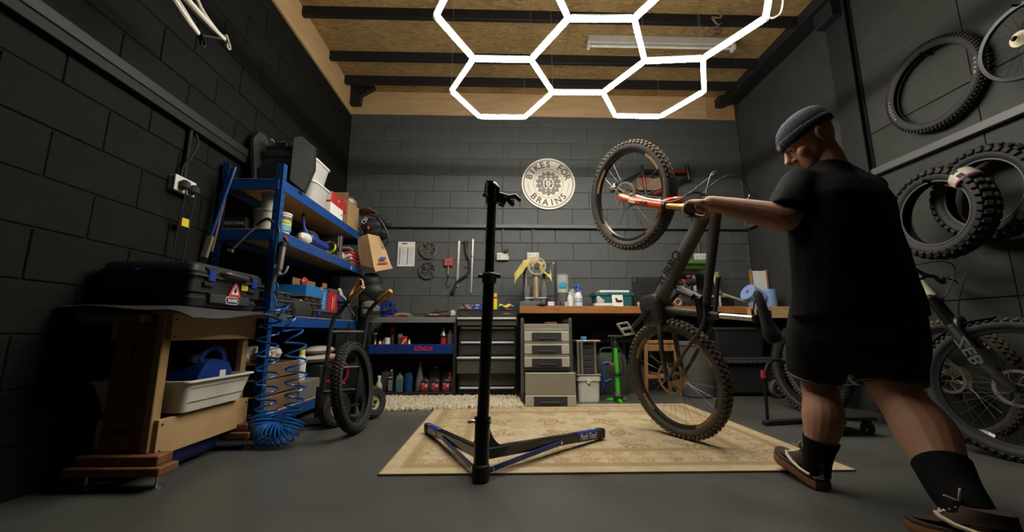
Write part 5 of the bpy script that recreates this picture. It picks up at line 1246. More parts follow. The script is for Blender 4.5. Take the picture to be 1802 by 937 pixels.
part(sb, 'trigger', MB().tube(catmull([(.835,4.38,ZT_+.225),(.822,4.38,ZT_+.20),(.812,4.38,ZT_+.165)],4),.006,7), black)
part(sb, 'label', MB().lathe([(.0455,.045),(.0455,.062)], (.853,4.38,ZT_+.001), 18).lathe([(.0455,.075),(.0455,.088)], (.853,4.38,ZT_+.001), 18), M('label_blue', (.15,.28,.55), .5), kind='stuff')
lathed('bottle', 'clear bottle behind the spray bottle on the worktop', .90, 4.52, ZT_, [(.03,0),(.03,.13),(.016,.16),(.015,.19)], M('clear_bottle', (.5,.52,.5), .2, alpha=.4, var=0))
solo('cup', 'small frosted cup before the squat white bottle', 'cup', MB().lathe([(.02,0),(.028,.045),(.026,.045),(.018,.004)], (.705,4.30,ZT_+.001), 14), M('cup_frost', (.5,.5,.47), .3))
solo('blue_tool', 'low dark blue tool lying between the spray bottle and the teal crate', 'tool', MB().bx(.93,1.03,4.36,4.39,ZT_+.001,ZT_+.018,.004), M('tool_navy', (.02,.03,.12), .4))
te = thing('crate', 'teal plastic crate with papers on its lid on the worktop', 'crate', (1.28, 4.6, ZT_))
teal = M('teal_plastic', (.015,.105,.115), .5)
part(te, 'crate_body', MB().loft([rect(1.09,1.49,4.50,4.74,ZT_+.001), rect(1.075,1.505,4.49,4.75,ZT_+.13), rect(1.06,1.52,4.48,4.76,ZT_+.135), rect(1.06,1.52,4.48,4.76,ZT_+.17)]), teal)
part(te, 'clasp', MB().bx(1.20,1.36,4.472,4.482,ZT_+.145,ZT_+.172,.003), M('teal_dark', (.02,.13,.14), .5))
part(te, 'rivet', MB().lathe([(.008,0),(.008,.004)], n=8, m=frame((1.11,4.482,ZT_+.15),(1,0,0),(0,0,1))), black); part(te, 'rivet', MB().lathe([(.008,0),(.008,.004)], n=8, m=frame((1.47,4.482,ZT_+.15),(1,0,0),(0,0,1))), black)
solo('paper_stack', 'stack of white papers lying on the teal crate', 'paper', MB().box((1.30,4.62,ZT_+.185),(.34,.20,.026),.002), paper)
cd = thing('sign_card', 'white square card with small black figures standing before the teal crate', 'card', (1.29, 4.38, ZT_))
part(cd, 'card', MB().bar((1.228,4.375,ZT_+.066),(1.348,4.375,ZT_+.066),.006,.13,(0,.12,1),.001), paper)
fg = MB()
for k, (x, z, w, h) in enumerate(((1.262,.085,.022,.022),(1.268,.062,.03,.025),(1.296,.058,.016,.028),(1.312,.062,.02,.022),(1.325,.066,.012,.02))): fg.bx(x,x+w,4.366+.0,4.3705-.0,ZT_+z-.012,ZT_+z+h-.012)
part(cd, 'figures', fg, ink, kind='stuff'); part(cd, 'text_line', MB().bx(1.265,1.315,4.3685,4.372,ZT_+.022,ZT_+.026), greyp)
bw_ = thing('parts_dish', 'white shallow dish heaped with clear packets before the teal crate', 'dish', (1.12, 4.36, ZT_))
part(bw_, 'dish', MB().bx(1.02,1.22,4.32,4.42,ZT_+.001,ZT_+.035,.006), white); part(bw_, 'packets', MB().sph((1.10,4.38,ZT_+.06),(.05,.03,.035),6).sph((1.08,4.38,ZT_+.09),(.03,.02,.03),6), M('clear_packets', (.45,.45,.43), .3), kind='stuff')
cu = MB()
for k in range(6): cu.lathe([(.02,0),(.022,.03),(0,.03)], (1.53+.03*(k % 3), 4.36+.03*(k//3), ZT_+.001+.02*(k % 2)), 8)
solo('fittings_heap', 'heap of pale small fittings right of the white card', 'fittings', cu, M('fittings_pale', (.45,.42,.36), .5))
oc = thing('pegboard_case', 'open black organiser lid standing against the back wall behind the crate', 'case', (1.72, 4.66, ZT_))
part(oc, 'lid', MB().bx(1.555,1.90,4.64,4.68,ZT_+.001,ZT_+.37,.008), black)
gr = MB()
for k in range(9): gr.bar((1.575,4.637,ZT_+.04+.035*k),(1.88,4.637,ZT_+.03+.037*k),.003,.004,(0,0,1))
part(oc, 'mesh_pocket', gr, dgrey, kind='stuff')
part(oc, 'clasp', MB().bx(1.565,1.585,4.632,4.642,ZT_+.31,ZT_+.35,.003), steel)
# right part of the worktop, seen through the bike frame
gt = thing('green_tray', 'green plastic tool tray tilted high on a white stand above the worktop', 'tray', (2.24, 4.62, 1.42))
gm_ = M('festool_green', (.10,.20,.05), .5)
part(gt, 'tray_body', MB().loft([rect(2.10,2.40,4.50,4.72,1.40), rect(2.06,2.43,4.46,4.75,1.45), rect(2.05,2.44,4.45,4.76,1.50), rect(2.07,2.42,4.47,4.74,1.50), rect(2.12,2.38,4.52,4.70,1.42)]), gm_)
part(gt, 'rim', MB().loft([rect(2.04,2.45,4.44,4.77,1.452), rect(2.04,2.45,4.44,4.77,1.462), rect(2.06,2.43,4.46,4.75,1.462), rect(2.06,2.43,4.46,4.75,1.452)]), M('green_dark', (.05,.11,.03), .5))
ps = thing('angle_lamp', 'white painted folding arm stand leaning from the worktop', 'stand', (2.6, 4.5, ZT_))
wst = M('white_painted_tube', (.38,.36,.32), .4)
part(ps, 'arm', MB().cyl((2.44,4.55,1.55),(2.52,4.52,1.12),.022,n=10), wst)
part(ps, 'arm', MB().cyl((2.30,4.60,1.36),(2.44,4.55,1.55),.012,n=8), wst)
part(ps, 'arm', MB().cyl((2.52,4.52,1.12),(2.93,4.45,.965),.014,n=10), wst)
part(ps, 'joint', MB().lathe([(.03,-.02),(.03,.02)], n=14, m=frame((2.52,4.52,1.12),(1,0,0),(0,0,1))), steel)
part(ps, 'post', MB().cyl((2.30,4.62,ZT_+.001),(2.28,4.62,1.40),.018,n=10).cyl((2.52,4.52,ZT_+.001),(2.52,4.52,1.12),.014,n=8), wst)
pl = thing('plywood_platform', 'small pale wooden board on a black box at the worktop back', 'board', (2.45, 4.60, ZT_))
part(pl, 'board', MB().bx(2.33,2.64,4.58,4.76,1.075,1.10,.002), ply); part(pl, 'box', MB().bx(2.33,2.74,4.60,4.80,ZT_+.001,1.074,.006), black)
dr_ = thing('power_drill', 'black and red cordless drill standing on the worktop behind the bike frame', 'drill', (2.10, 4.45, ZT_))
part(dr_, 'motor_body', MB().cyl((2.05,4.45,1.22),(2.20,4.45,1.24),.045,n=14).cyl((2.02,4.45,1.215),(2.05,4.45,1.22),.028,n=12), black)
part(dr_, 'handle', MB().tube([(2.15,4.45,1.21),(2.13,4.45,1.02)],[.028,.024],10), black); part(dr_, 'battery', MB().bx(2.07,2.20,4.41,4.49,ZT_+.001,1.02,.008), black)
part(dr_, 'red_collar', MB().cyl((2.055,4.45,1.222),(2.075,4.45,1.225),.047,n=14), red); part(dr_, 'red_switch', MB().sph((2.14,4.45,1.30),(.03,.025,.02),8), red)
solo('tape_roll', 'tan roll of tape standing on the worktop behind the bike frame', 'tape', MB().ring(.035,.014,frame((1.97,4.40,ZT_+.052),(1,0,0),(0,0,1)),24,8,.025), kraft)
# pale plank end with two blue paper rolls
pk = thing('plank_bench', 'pale wooden side bench with a black metal bracket at the right wall', 'bench', (2.9, 4.5, 0))
part(pk, 'board', MB().bx(2.668,3.16,4.20,4.86,.915,.945,.002), ply); part(pk, 'front_rail', MB().bx(2.668,3.16,4.20,4.225,.822,.914,.002), M('pale_pine', (.46,.31,.15), .6, var=.12, stretch=(1,6,6)))
part(pk, 'side_rail', MB().bx(2.664,2.69,4.20,4.86,.822,.914,.002), bpy.data.materials['pale_pine'])
part(pk, 'bracket', MB().bx(2.725,2.885,4.194,4.20,.828,.905,.004).bar((2.75,4.19,.84),(2.85,4.19,.89),.006,.012,(0,0,1)).bar((2.75,4.19,.89),(2.85,4.19,.84),.006,.012,(0,0,1)), blackm)
for x in (2.70, 3.11): part(pk, 'leg', MB().bx(x,x+.05,4.815,4.865,0,.914), frm)
brp = M('blue_paper_towel', (.22,.33,.60), .9, bump=.2, bscale=50)
r1 = thing('paper_roll', 'upright blue paper towel roll on the pale side bench', 'paper roll', (3.0, 4.40, .946))
part(r1, 'roll', MB().lathe([(.02,0),(.093,0),(.096,.004),(.096,.19),(.093,.194),(.02,.194)], (2.965,4.36,.947), 28, None, True), brp)
r2 = thing('paper_roll', 'blue paper towel roll leaning over at the bench corner', 'paper roll', (2.80, 4.36, .946))
part(r2, 'roll', MB().lathe([(.02,0),(.093,0),(.096,.004),(.096,.16),(.093,.164),(.02,.164)], (0,0,0), 28, frame((2.86,4.34,1.035),(.2,-1,0),(.55,0,1)) , True), brp)
part(r2, 'loose_sheet', MB().grid(lambda u, v: (2.715+.15*u-.03*math.sin(v*PI), 4.27+.02*u, .950+.17*v*(.25+.75*u)), 6, 8, .002), brp)
wbd = thing('framed_board', 'white board with brown wooden edges leaning behind the blue paper rolls', 'board', (3.08, 4.55, .946))
part(wbd, 'board', MB().bx(2.96,3.15,4.58,4.60,.947,1.39), paper)
for x in (2.955, 3.14): part(wbd, 'edge', MB().bx(x-.01,x+.01,4.57,4.61,.947,1.405,.002), M('honey_edge', (.28,.15,.04), .5) if x < 3 else bpy.data.materials['honey_edge'])

# ================================================================ under the wooden worktop
bk2 = thing('bucket', 'square white lidded bucket on the floor beside the grey drawer unit', 'bucket', (.868, 4.12, 0))
sq = lambda w, z, r=.03: [(.868+a, 4.12+b, z) for a, b in rrect(w, w*.92, r)]
part(bk2, 'pail', MB().loft([sq(.205,.001), sq(.215,.20)]), M('bucket_white', (.60,.58,.52), .45))
part(bk2, 'lid', MB().loft([sq(.222,.195), sq(.236,.20), sq(.236,.245), sq(.225,.25)]), M('lid_white', (.58,.56,.49), .45))
part(bk2, 'clip', MB().bx(.845,.875,4.005,4.015,.175,.215,.003), white)
part(bk2, 'bail', MB().tube(catmull([(.865,4.005,.205),(.91,4.0,.185),(.975,4.02,.12)],5),.0025,6), steel)
sa = thing('parts_cabinet', 'small aluminium-framed drawer cabinet standing on the white bucket', 'cabinet', (.87, 4.2, .25))
for x, y in ((.765,4.02),(.76,4.30),(.935,4.03),(.975,4.30),(.80,4.02)): part(sa, 'post', MB().bx(x-.013,x+.013,y-.013,y+.013,.252,.575,.003), alu)
part(sa, 'top_frame', MB().bx(.745,.99,4.005,4.32,.575,.592,.003), alu); part(sa, 'bottom_frame', MB().bx(.745,.985,4.005,4.32,.252,.262,.003), M('grey_alu', (.30,.29,.26), .5, .5))
for k in range(5): part(sa, 'drawer', MB().bx(.815,.925,4.035,4.30,.268+k*.062,.324+k*.062,.004), M('smoke_drawer', (.035,.035,.036), .35) if k == 0 else bpy.data.materials['smoke_drawer'])
solo('round_cover', 'light blue round lid lying on the small aluminium cabinet', 'lid', MB().lathe([(.03,0),(.033,.03),(.028,.035),(0,.035)], (.845,4.12,.593), 16), M('lid_blue', (.08,.22,.42), .5))
solo('red_card', 'small red card lying on the aluminium cabinet', 'card', MB().bx(.90,.975,4.02,4.09,.593,.60), red)
gp = thing('jerrycan', 'dark green metal canister with a blue painted letter under the worktop', 'jerrycan', (1.21, 4.48, 0))
gpm = M('olive_green', (.032,.044,.024), .55, var=.2)
part(gp, 'canister', MB().loft([[(1.215+a*.5+0, 4.50+b, z) for a, b in rrect(w, .14, .04)] for z, w in ((.001,.66),(.01,.70),(.34,.70),(.42,.60),(.45,.45))]), gpm)
part(gp, 'handle', MB().tube(catmull([(1.10,4.50,.44),(1.12,4.50,.49),(1.22,4.50,.50),(1.32,4.50,.49),(1.34,4.50,.44)],4),.012,8), gpm)
bp_ = M('blue_brush_paint', (.02,.09,.33), .6)
pa = [(1.105,.06),(1.115,.12),(1.12,.20),(1.115,.27),(1.11,.33)]; pb_ = [(1.11,.33),(1.15,.345),(1.20,.34)]; pc_ = [(1.112,.135),(1.15,.15),(1.195,.165)]; pd = [(1.105,.06),(1.09,.03)]
part(gp, 'painted_letter', MB().tube([(x,4.4285,z) for x, z in pa],.013,6).tube([(x,4.4285,z) for x, z in pb_],.013,6).tube([(x,4.4285,z) for x, z in pc_],.013,6).tube([(x,4.4285,z) for x, z in pd],.006,6), bp_)
fp = thing('floor_pump', 'bright green floor pump with black handle standing before the green canister', 'pump', (1.152, 4.05, 0))
gbr = M('bright_green', (.055,.42,.02), .4)
part(fp, 'barrel', MB().cyl((1.158,4.05,.07),(1.148,4.05,.52),.024,n=16), gbr)
part(fp, 'base', MB().loft([[(1.155+.03*math.cos(a)+r*max(0,math.cos(3*(a-PI/2)+PI))**2*math.cos(a)*.10/.1*1.0, 4.05+.03*math.sin(a)+r*max(0,math.cos(3*(a-PI/2)+PI))**2*math.sin(a), z) for a in [2*PI*k/30 for k in range(30)]] for z, r in ((.006,.095),(.018,.09),(.03,.05))]), gbr)
part(fp, 'foot_collar', MB().lathe([(.048,0),(.05,.03),(.03,.055)], (1.157,4.05,.028), 16), dgrey)
part(fp, 'mid_collar', MB().lathe([(.035,0),(.042,.012),(.035,.03)], (1.153,4.05,.25), 16).bx(1.19,1.225,4.03,4.07,.245,.275,.004).bx(1.085,1.12,4.03,4.07,.25,.275,.004), black)
part(fp, 'neck', MB().lathe([(.026,0),(.022,.05),(.012,.06),(.010,.10)], (1.148,4.05,.52), 14), black)
part(fp, 'handle', MB().cyl((1.075,4.05,.63),(1.225,4.05,.628),.014,n=10), black)
part(fp, 'hose', MB().tube(catmull([(1.12,4.03,.55),(1.105,4.02,.62),(1.11,4.02,.45),(1.10,4.02,.36)],5),.007,6).tube(catmull([(1.17,4.03,.56),(1.20,4.02,.45),(1.215,4.03,.30),(1.20,4.04,.26)],5),.006,6), black)
part(fp, 'chuck', MB().bx(1.075,1.125,4.005,4.035,.335,.37,.006), M('red_grey_chuck', (.12,.05,.06), .5))
st = thing('stool', 'wooden workshop stool standing under the worktop behind the rear wheel', 'stool', (1.74, 4.50, 0))
stw = M('honey_wood', (.26,.125,.04), .5, var=.2, stretch=(4,4,1))
part(st, 'seat', MB().bx(1.545,1.93,4.36,4.66,.545,.585,.008), stw)
for x, x2 in ((1.58,1.555),(1.895,1.92)):
    for y in (4.38, 4.62): part(st, 'leg', MB().bar((x2,y,.0),(x,y,.545),.035,.035,(0,1,0),.003), stw)
part(st, 'stretcher', MB().bx(1.57,1.905,4.365,4.385,.18,.215,.003), stw); part(st, 'stretcher', MB().bx(1.57,1.905,4.365,4.385,.47,.54,.003), stw)
part(st, 'stretcher', MB().bx(1.57,1.905,4.61,4.63,.18,.215,.003), stw)
solo('cardboard_sheet', 'brown panel leaning on the floor behind the stool', 'panel', MB().bx(1.42,1.62,4.60,4.63,.001,.30,.003), M('brown_panel', (.07,.04,.025), .7))
bn_ = thing('rubbish_bin', 'tall dark grey round bin with a rim behind the rear wheel', 'bin', (2.14, 4.42, 0))
bng = M('bin_grey', (.075,.073,.068), .55, var=.15)
part(bn_, 'bin_body', MB().lathe([(.155,0),(.165,.01),(.195,.54),(.185,.54),(.155,.02)], (2.11,4.36,.001), 32), bng)
part(bn_, 'bin_rim', MB().lathe([(.190,.53),(.205,.535),(.205,.57),(.19,.575)], (2.11,4.36,.001), 32), M('rim_grey', (.11,.105,.10), .5))
tl = thing('wheeled_trunk', 'black wheeled storage trunk on the floor at the right end of the worktop', 'trunk', (2.72, 4.5, 0))
part(tl, 'body', MB().bx(2.38,3.05,4.30,4.78,.03,.335,.015), black)
part(tl, 'lid', MB().bx(2.34,3.09,4.26,4.80,.338,.405,.012), dgrey)
for k in range(11): part(tl, 'lid_tread', MB().bx(2.40+k*.056,2.44+k*.056,4.255,4.262,.35,.375,.003), M('worn_grey_rib', (.06,.055,.045), .6) if k == 0 else bpy.data.materials['worn_grey_rib'])
w = part(tl, 'wheel', MB().lathe([(.05,-.02),(.085,-.025),(.09,-.015),(.09,.015),(.085,.025),(.05,.02)], (0,0,0), 24, frame((2.86,4.20,.095),(0,0,1),(.96,.28,0)), True), M('dusty_tyre', (.06,.05,.035), .85))
part(w, 'hub', MB().lathe([(0,-.015),(.05,-.012),(.05,.012),(0,.015)], (0,0,0), 18, frame((2.86,4.20,.095),(0,0,1),(.96,.28,0))), black)
for k in range(5):
    a = 2*PI*k/5; c = Vector((2.86,4.18,.095)); part(w, 'wheel_spoke', MB().bar(c, c+Vector((math.cos(a)*.05,-.004,math.sin(a)*.05)),.012,.012,(0,1,0)), dgrey)
part(w, 'axle_cap', MB().sph((2.86,4.17,.095),.010,8), steel)
part(tl, 'axle_bracket', MB().bx(2.80,2.92,4.23,4.31,.07,.15,.004), black)
dbx = thing('black_drum', 'large black plastic tub on the trunk beneath the worktop', 'tub', (2.55, 4.52, .41))
part(dbx, 'tub_body', MB().loft([rect(2.36,2.86,4.35,4.78,.407), rect(2.33,2.89,4.33,4.79,.72)]), black)
part(dbx, 'tub_lip', MB().loft([rect(2.32,2.90,4.32,4.80,.70), rect(2.32,2.90,4.32,4.80,.725), rect(2.36,2.86,4.36,4.76,.726)]), dgrey)
pl_ = thing('timber_stack', 'dark boards stacked low against the wall under the worktop', 'timber', (1.25, 4.7, 0))
for k in range(4): part(pl_, 'board', MB().bx(1.03,1.52,4.62,4.72,.56+k*.03,.582+k*.03,.002), M('dark_old_board', (.05,.032,.02), .8) if k == 0 else bpy.data.materials['dark_old_board'])
for x in (1.05, 1.40): part(pl_, 'bracket', MB().bx(x,x+.03,4.64,4.80,0,.559), frm)

# ================================================================ repair stand
rs = thing('repair_stand', 'tall black bicycle repair stand with blue braces on the beige rug', 'repair stand', (-.09, 1.97, 0))
sk_ = M('satin_black_tube', (.010,.0105,.012), .28, .2, coat=.3); bl_ = M('brace_blue', (.012,.035,.20), .4)
def tubex(a, b, r, n=18): return MB().cyl(a, b, r, n=n)
part(rs, 'column', tubex((-.09,1.955,.035),(-.085,1.985,.27),.036), sk_)
part(rs, 'column_foot', MB().lathe([(.032,0),(.040,.008),(.041,.07),(.037,.075)], (-.09,1.955,0), 20), M('foot_rubber', (.01,.01,.01), .6))
part(rs, 'column_collar', tubex((-.086,1.982,.245),(-.085,1.985,.275),.040).add([],[]), blackm)
part(rs, 'collar_bolt', MB().cyl((-.15,1.965,.258),(-.05,1.965,.258),.007,n=8).box((-.145,1.965,.258),(.02,.018,.016),.003), steel)
part(rs, 'pole', tubex((-.085,1.985,.26),(-.062,2.005,.96),.0285), sk_)
part(rs, 'inner_pole', tubex((-.062,2.005,.95),(-.052,2.012,1.36),.0245), sk_)
part(rs, 'height_clamp', MB().lathe([(.033,0),(.036,.004),(.036,.05),(.033,.054)], (-.0615,2.006,.915), 20).box((-.022,2.0,.952),(.04,.03,.022),.005).box((-.10,2.0,.952),(.035,.026,.020),.005), black)
part(rs, 'clamp_lever', MB().tube(catmull([(-.10,1.985,.952),(-.06,1.955,.958),(-.02,1.965,.952)],5),.006,7), blackm)
LT, RT = V(-.475,2.785,.045), V(.615,2.60,.050); C0 = V(-.087,2.00,.105)
for tip, s_ in ((LT,-1),(RT,1)):
    d_ = (tip-C0).normalized()
    part(rs, 'leg', MB().bar(C0, tip, .040, .052, (0,0,1), .006), sk_)
    part(rs, 'end_cap', MB().bar(tip-d_*.03, tip+d_*.035, .048, .060, (0,0,1), .008), black)
    nrm = d_.cross(V(0,0,1)) ; nrm = nrm if nrm.y < 0 else -nrm
    a = tip-d_*.235; b = tip-d_*.045
    part(rs, 'blue_sleeve', MB().bar(a, b, .0425, .0545, (0,0,1), .006), M('sticker_blue', (.012,.035,.26), .4) if s_ < 0 else bpy.data.materials['sticker_blue'], 'blue maker sticker on the leg')
    c = (a+b)/2 + nrm*.0225
    lettering(rs, 'Park Tool', .046, frame(c, d_*s_, (0,0,1)), white, shear=.15, sx=.82, off=.0012)
    br_a = V(-.088,1.965,.045)+d_*.03+nrm*.02; br_b = C0.lerp(tip,.60)+nrm*.024+V(0,0,-.005)
    part(rs, 'brace', MB().bar(br_a, br_b, .007, .026, (0,0,1), .002), bl_)
    for q in (br_a.lerp(br_b,.04), br_a.lerp(br_b,.96)): part(rs, 'brace_bolt', MB().cyl(q-nrm*.004, q+nrm*.008, .008, n=8), steel)
    # curved gusset between column and leg
    up = V(0,0,1); g0 = V(-.085,1.985,.24); pts = []
    L = .19
    for k in range(9):
        t = k/8; pts.append((.035+(L-.035)*(1-math.cos(t*PI/2)), .145*(1-math.sin(t*PI/2))+.0))
    poly = [(.02,.15)] + [(x, z) for x, z in pts] + [(L,-.02),(.02,-.02)]
    h_ = d_.copy(); h_.z = 0; h_.normalize()
    part(rs, 'gusset', MB().prism(poly, .008, frame(C0+V(0,0,.0)+nrm*.004, h_, (0,0,1)) @ Matrix.Translation((0,0,-.004))), sk_)
hd = V(-.052,2.012,1.36)
part(rs, 'head', MB().cyl((-.0525,2.012,1.34),(-.0505,2.012,1.425),.031,n=16).sph((-.048,2.01,1.43),(.032,.032,.028),14).box((-.02,2.005,1.385),(.022,.03,.09),.006), sk_)
part(rs, 'crank_lever', MB().tube(catmull([(-.045,1.99,1.452),(-.072,1.985,1.450),(-.080,1.98,1.42),(-.083,1.975,1.385),(-.084,1.975,1.365)],5),[.011]*6+[.009]*11+[.016]*4,8), black)
part(rs, 'clamp_arm', MB().bar((-.02,2.005,1.385),(.045,2.0,1.362),.028,.034,(0,0,1),.006), black)
part(rs, 'jaw', MB().bar((.03,2.0,1.368),(.075,1.995,1.378),.026,.022,(0,0,1),.005).bar((.065,1.995,1.380),(.10,1.995,1.350),.022,.02,(0,0,1),.005), black)
part(rs, 'jaw', MB().bar((.035,2.0,1.355),(.062,1.995,1.325),.026,.022,(0,0,1),.005), black)
part(rs, 'jaw_knob', MB().prism([(.020*math.cos(a)*(1 if k % 2 else .7), .020*math.sin(a)*(1 if k % 2 else .7)) for k, a in enumerate([2*PI*k/12 for k in range(12)])], .03, frame((-.01,2.0,1.345),(0,1,0),(.5,0,1))), black)
part(rs, 'steel_pin', MB().cyl((.02,1.98,1.368),(.02,2.02,1.366),.006,n=8).cyl((.06,1.975,1.345),(.06,2.02,1.343),.007,n=8), steel)

# ================================================================ bicycles
tyb = M('tyre_black', (.017,.0165,.016), .75)
rimb = M('rim_black', (.018,.018,.018), .35, .3)
spk = M('spoke_steel', (.20,.19,.18), .35, .9)
SHARED = {}
def wheel(bk, name, m, R=.342, r=.031, rotor_R=.10, cass=False, decal=None, tread=None, side=None, rot_mat=None, spokes=28):
    """a wheel about local z of m, +z to the bike's left"""
    car, kn = tyre_mesh(R, r, (.017,.017,.011), n=64)
    w = part(bk, name, xf(car, m), side or tyb, world=False)
    part(w, 'tread_knobs', xf(kn, m), tread or tyb, world=False, kind='stuff', ang=20)
    Ri = R-r*.72
    part(w, 'rim', xf(MB().lathe([(Ri-.024,-.012),(Ri-.003,-.017),(Ri,-.013),(Ri-.012,0),(Ri,.013),(Ri-.003,.017),(Ri-.024,.012)], n=64, closed=True), m), rimb, world=False)
    part(w, 'hub', xf(MB().lathe([(.008,-.062),(.010,-.05),(.024,-.034),(.024,-.030),(.014,-.026),(.014,.026),(.024,.030),(.024,.034),(.010,.05),(.008,.062)], n=18), m), blackm, world=False)
    sm = MB()
    sp = MB().cyl((0,0,0),(1,0,0),.0011,n=4).mesh('spoke'); sp.materials.append(spk)
    for k in range(spokes):
        a = 2*PI*k/spokes; s_ = 1 if k % 2 else -1; off = (.42 if (k//2) % 2 else -.42)
        p = Vector((.022*math.cos(a+off*2.6), .022*math.sin(a+off*2.6), s_*.032)); q = Vector(((Ri-.022)*math.cos(a), (Ri-.022)*math.sin(a), s_*.003))
        d = q-p
        f = frame(p, d, d.orthogonal()) @ Matrix.Diagonal((d.length,1,1,1))
        inst(w, 'spoke', sp, m @ f)
    if rotor_R:
        ro = MB(); mm = m @ Matrix.Translation((0,0,.040))
        rp_ = rotor_local(w, mm, rotor_R, rot_mat or M('rotor_steel', (.40,.37,.33), .35, .9))
    if cass:
        for k in range(8):
            part(w, 'sprocket', xf(MB().lathe([(.02,0),(.030+.0065*k,0),(.030+.0065*k,.0018),(.02,.0018)], n=28, closed=True), m @ Matrix.Translation((0,0,-.058+.0042*k))), M('cassette_brass', (.32,.27,.19), .4, .8) if 'cassette_brass' not in bpy.data.materials else bpy.data.materials['cassette_brass'], world=False)
    if decal:
        for a0, a1 in ((.5,1.1),(1.9,2.3),(3.4,4.1),(4.9,5.4)):
            n = 10; vs = [( (Ri-.022+dr)*math.cos(a0+(a1-a0)*i/n), (Ri-.022+dr)*math.sin(a0+(a1-a0)*i/n), .0165-.003*(1-dr/.018)) for i in range(n+1) for dr in (0,.018)]
            vs2 = [(x, y, z+.0012) for x, y, z in vs]; K = len(vs)
            fs = [(2*i,2*i+1,2*i+3,2*i+2) for i in range(n)]; fs += [tuple(K+j for j in f) for f in fs]
            part(w, 'rim_decal', xf(MB().add(vs+vs2, fs), m), decal, world=False)
    return w
def rotor_local(w, m, R, mat):
    d = MB(); wd_ = R*.17
    d.lathe([(R-wd_,-.001),(R,-.001),(R,.001),(R-wd_,.001)], n=48, closed=True)
    for k in range(8):
        a = 2*PI*k/8
        d.tube([(r*math.cos(a+.6*(r-.02)/R), r*math.sin(a+.6*(r-.02)/R), 0) for r in (.02, R*.5, R-wd_*.7)], [.004,.003,.004], 4)
    d.lathe([(.012,-.0015),(.028,-.0015),(.028,.0015),(.012,.0015)], n=20, closed=True)
    return part(w, 'disc_rotor', xf(d, m), mat, world=False)

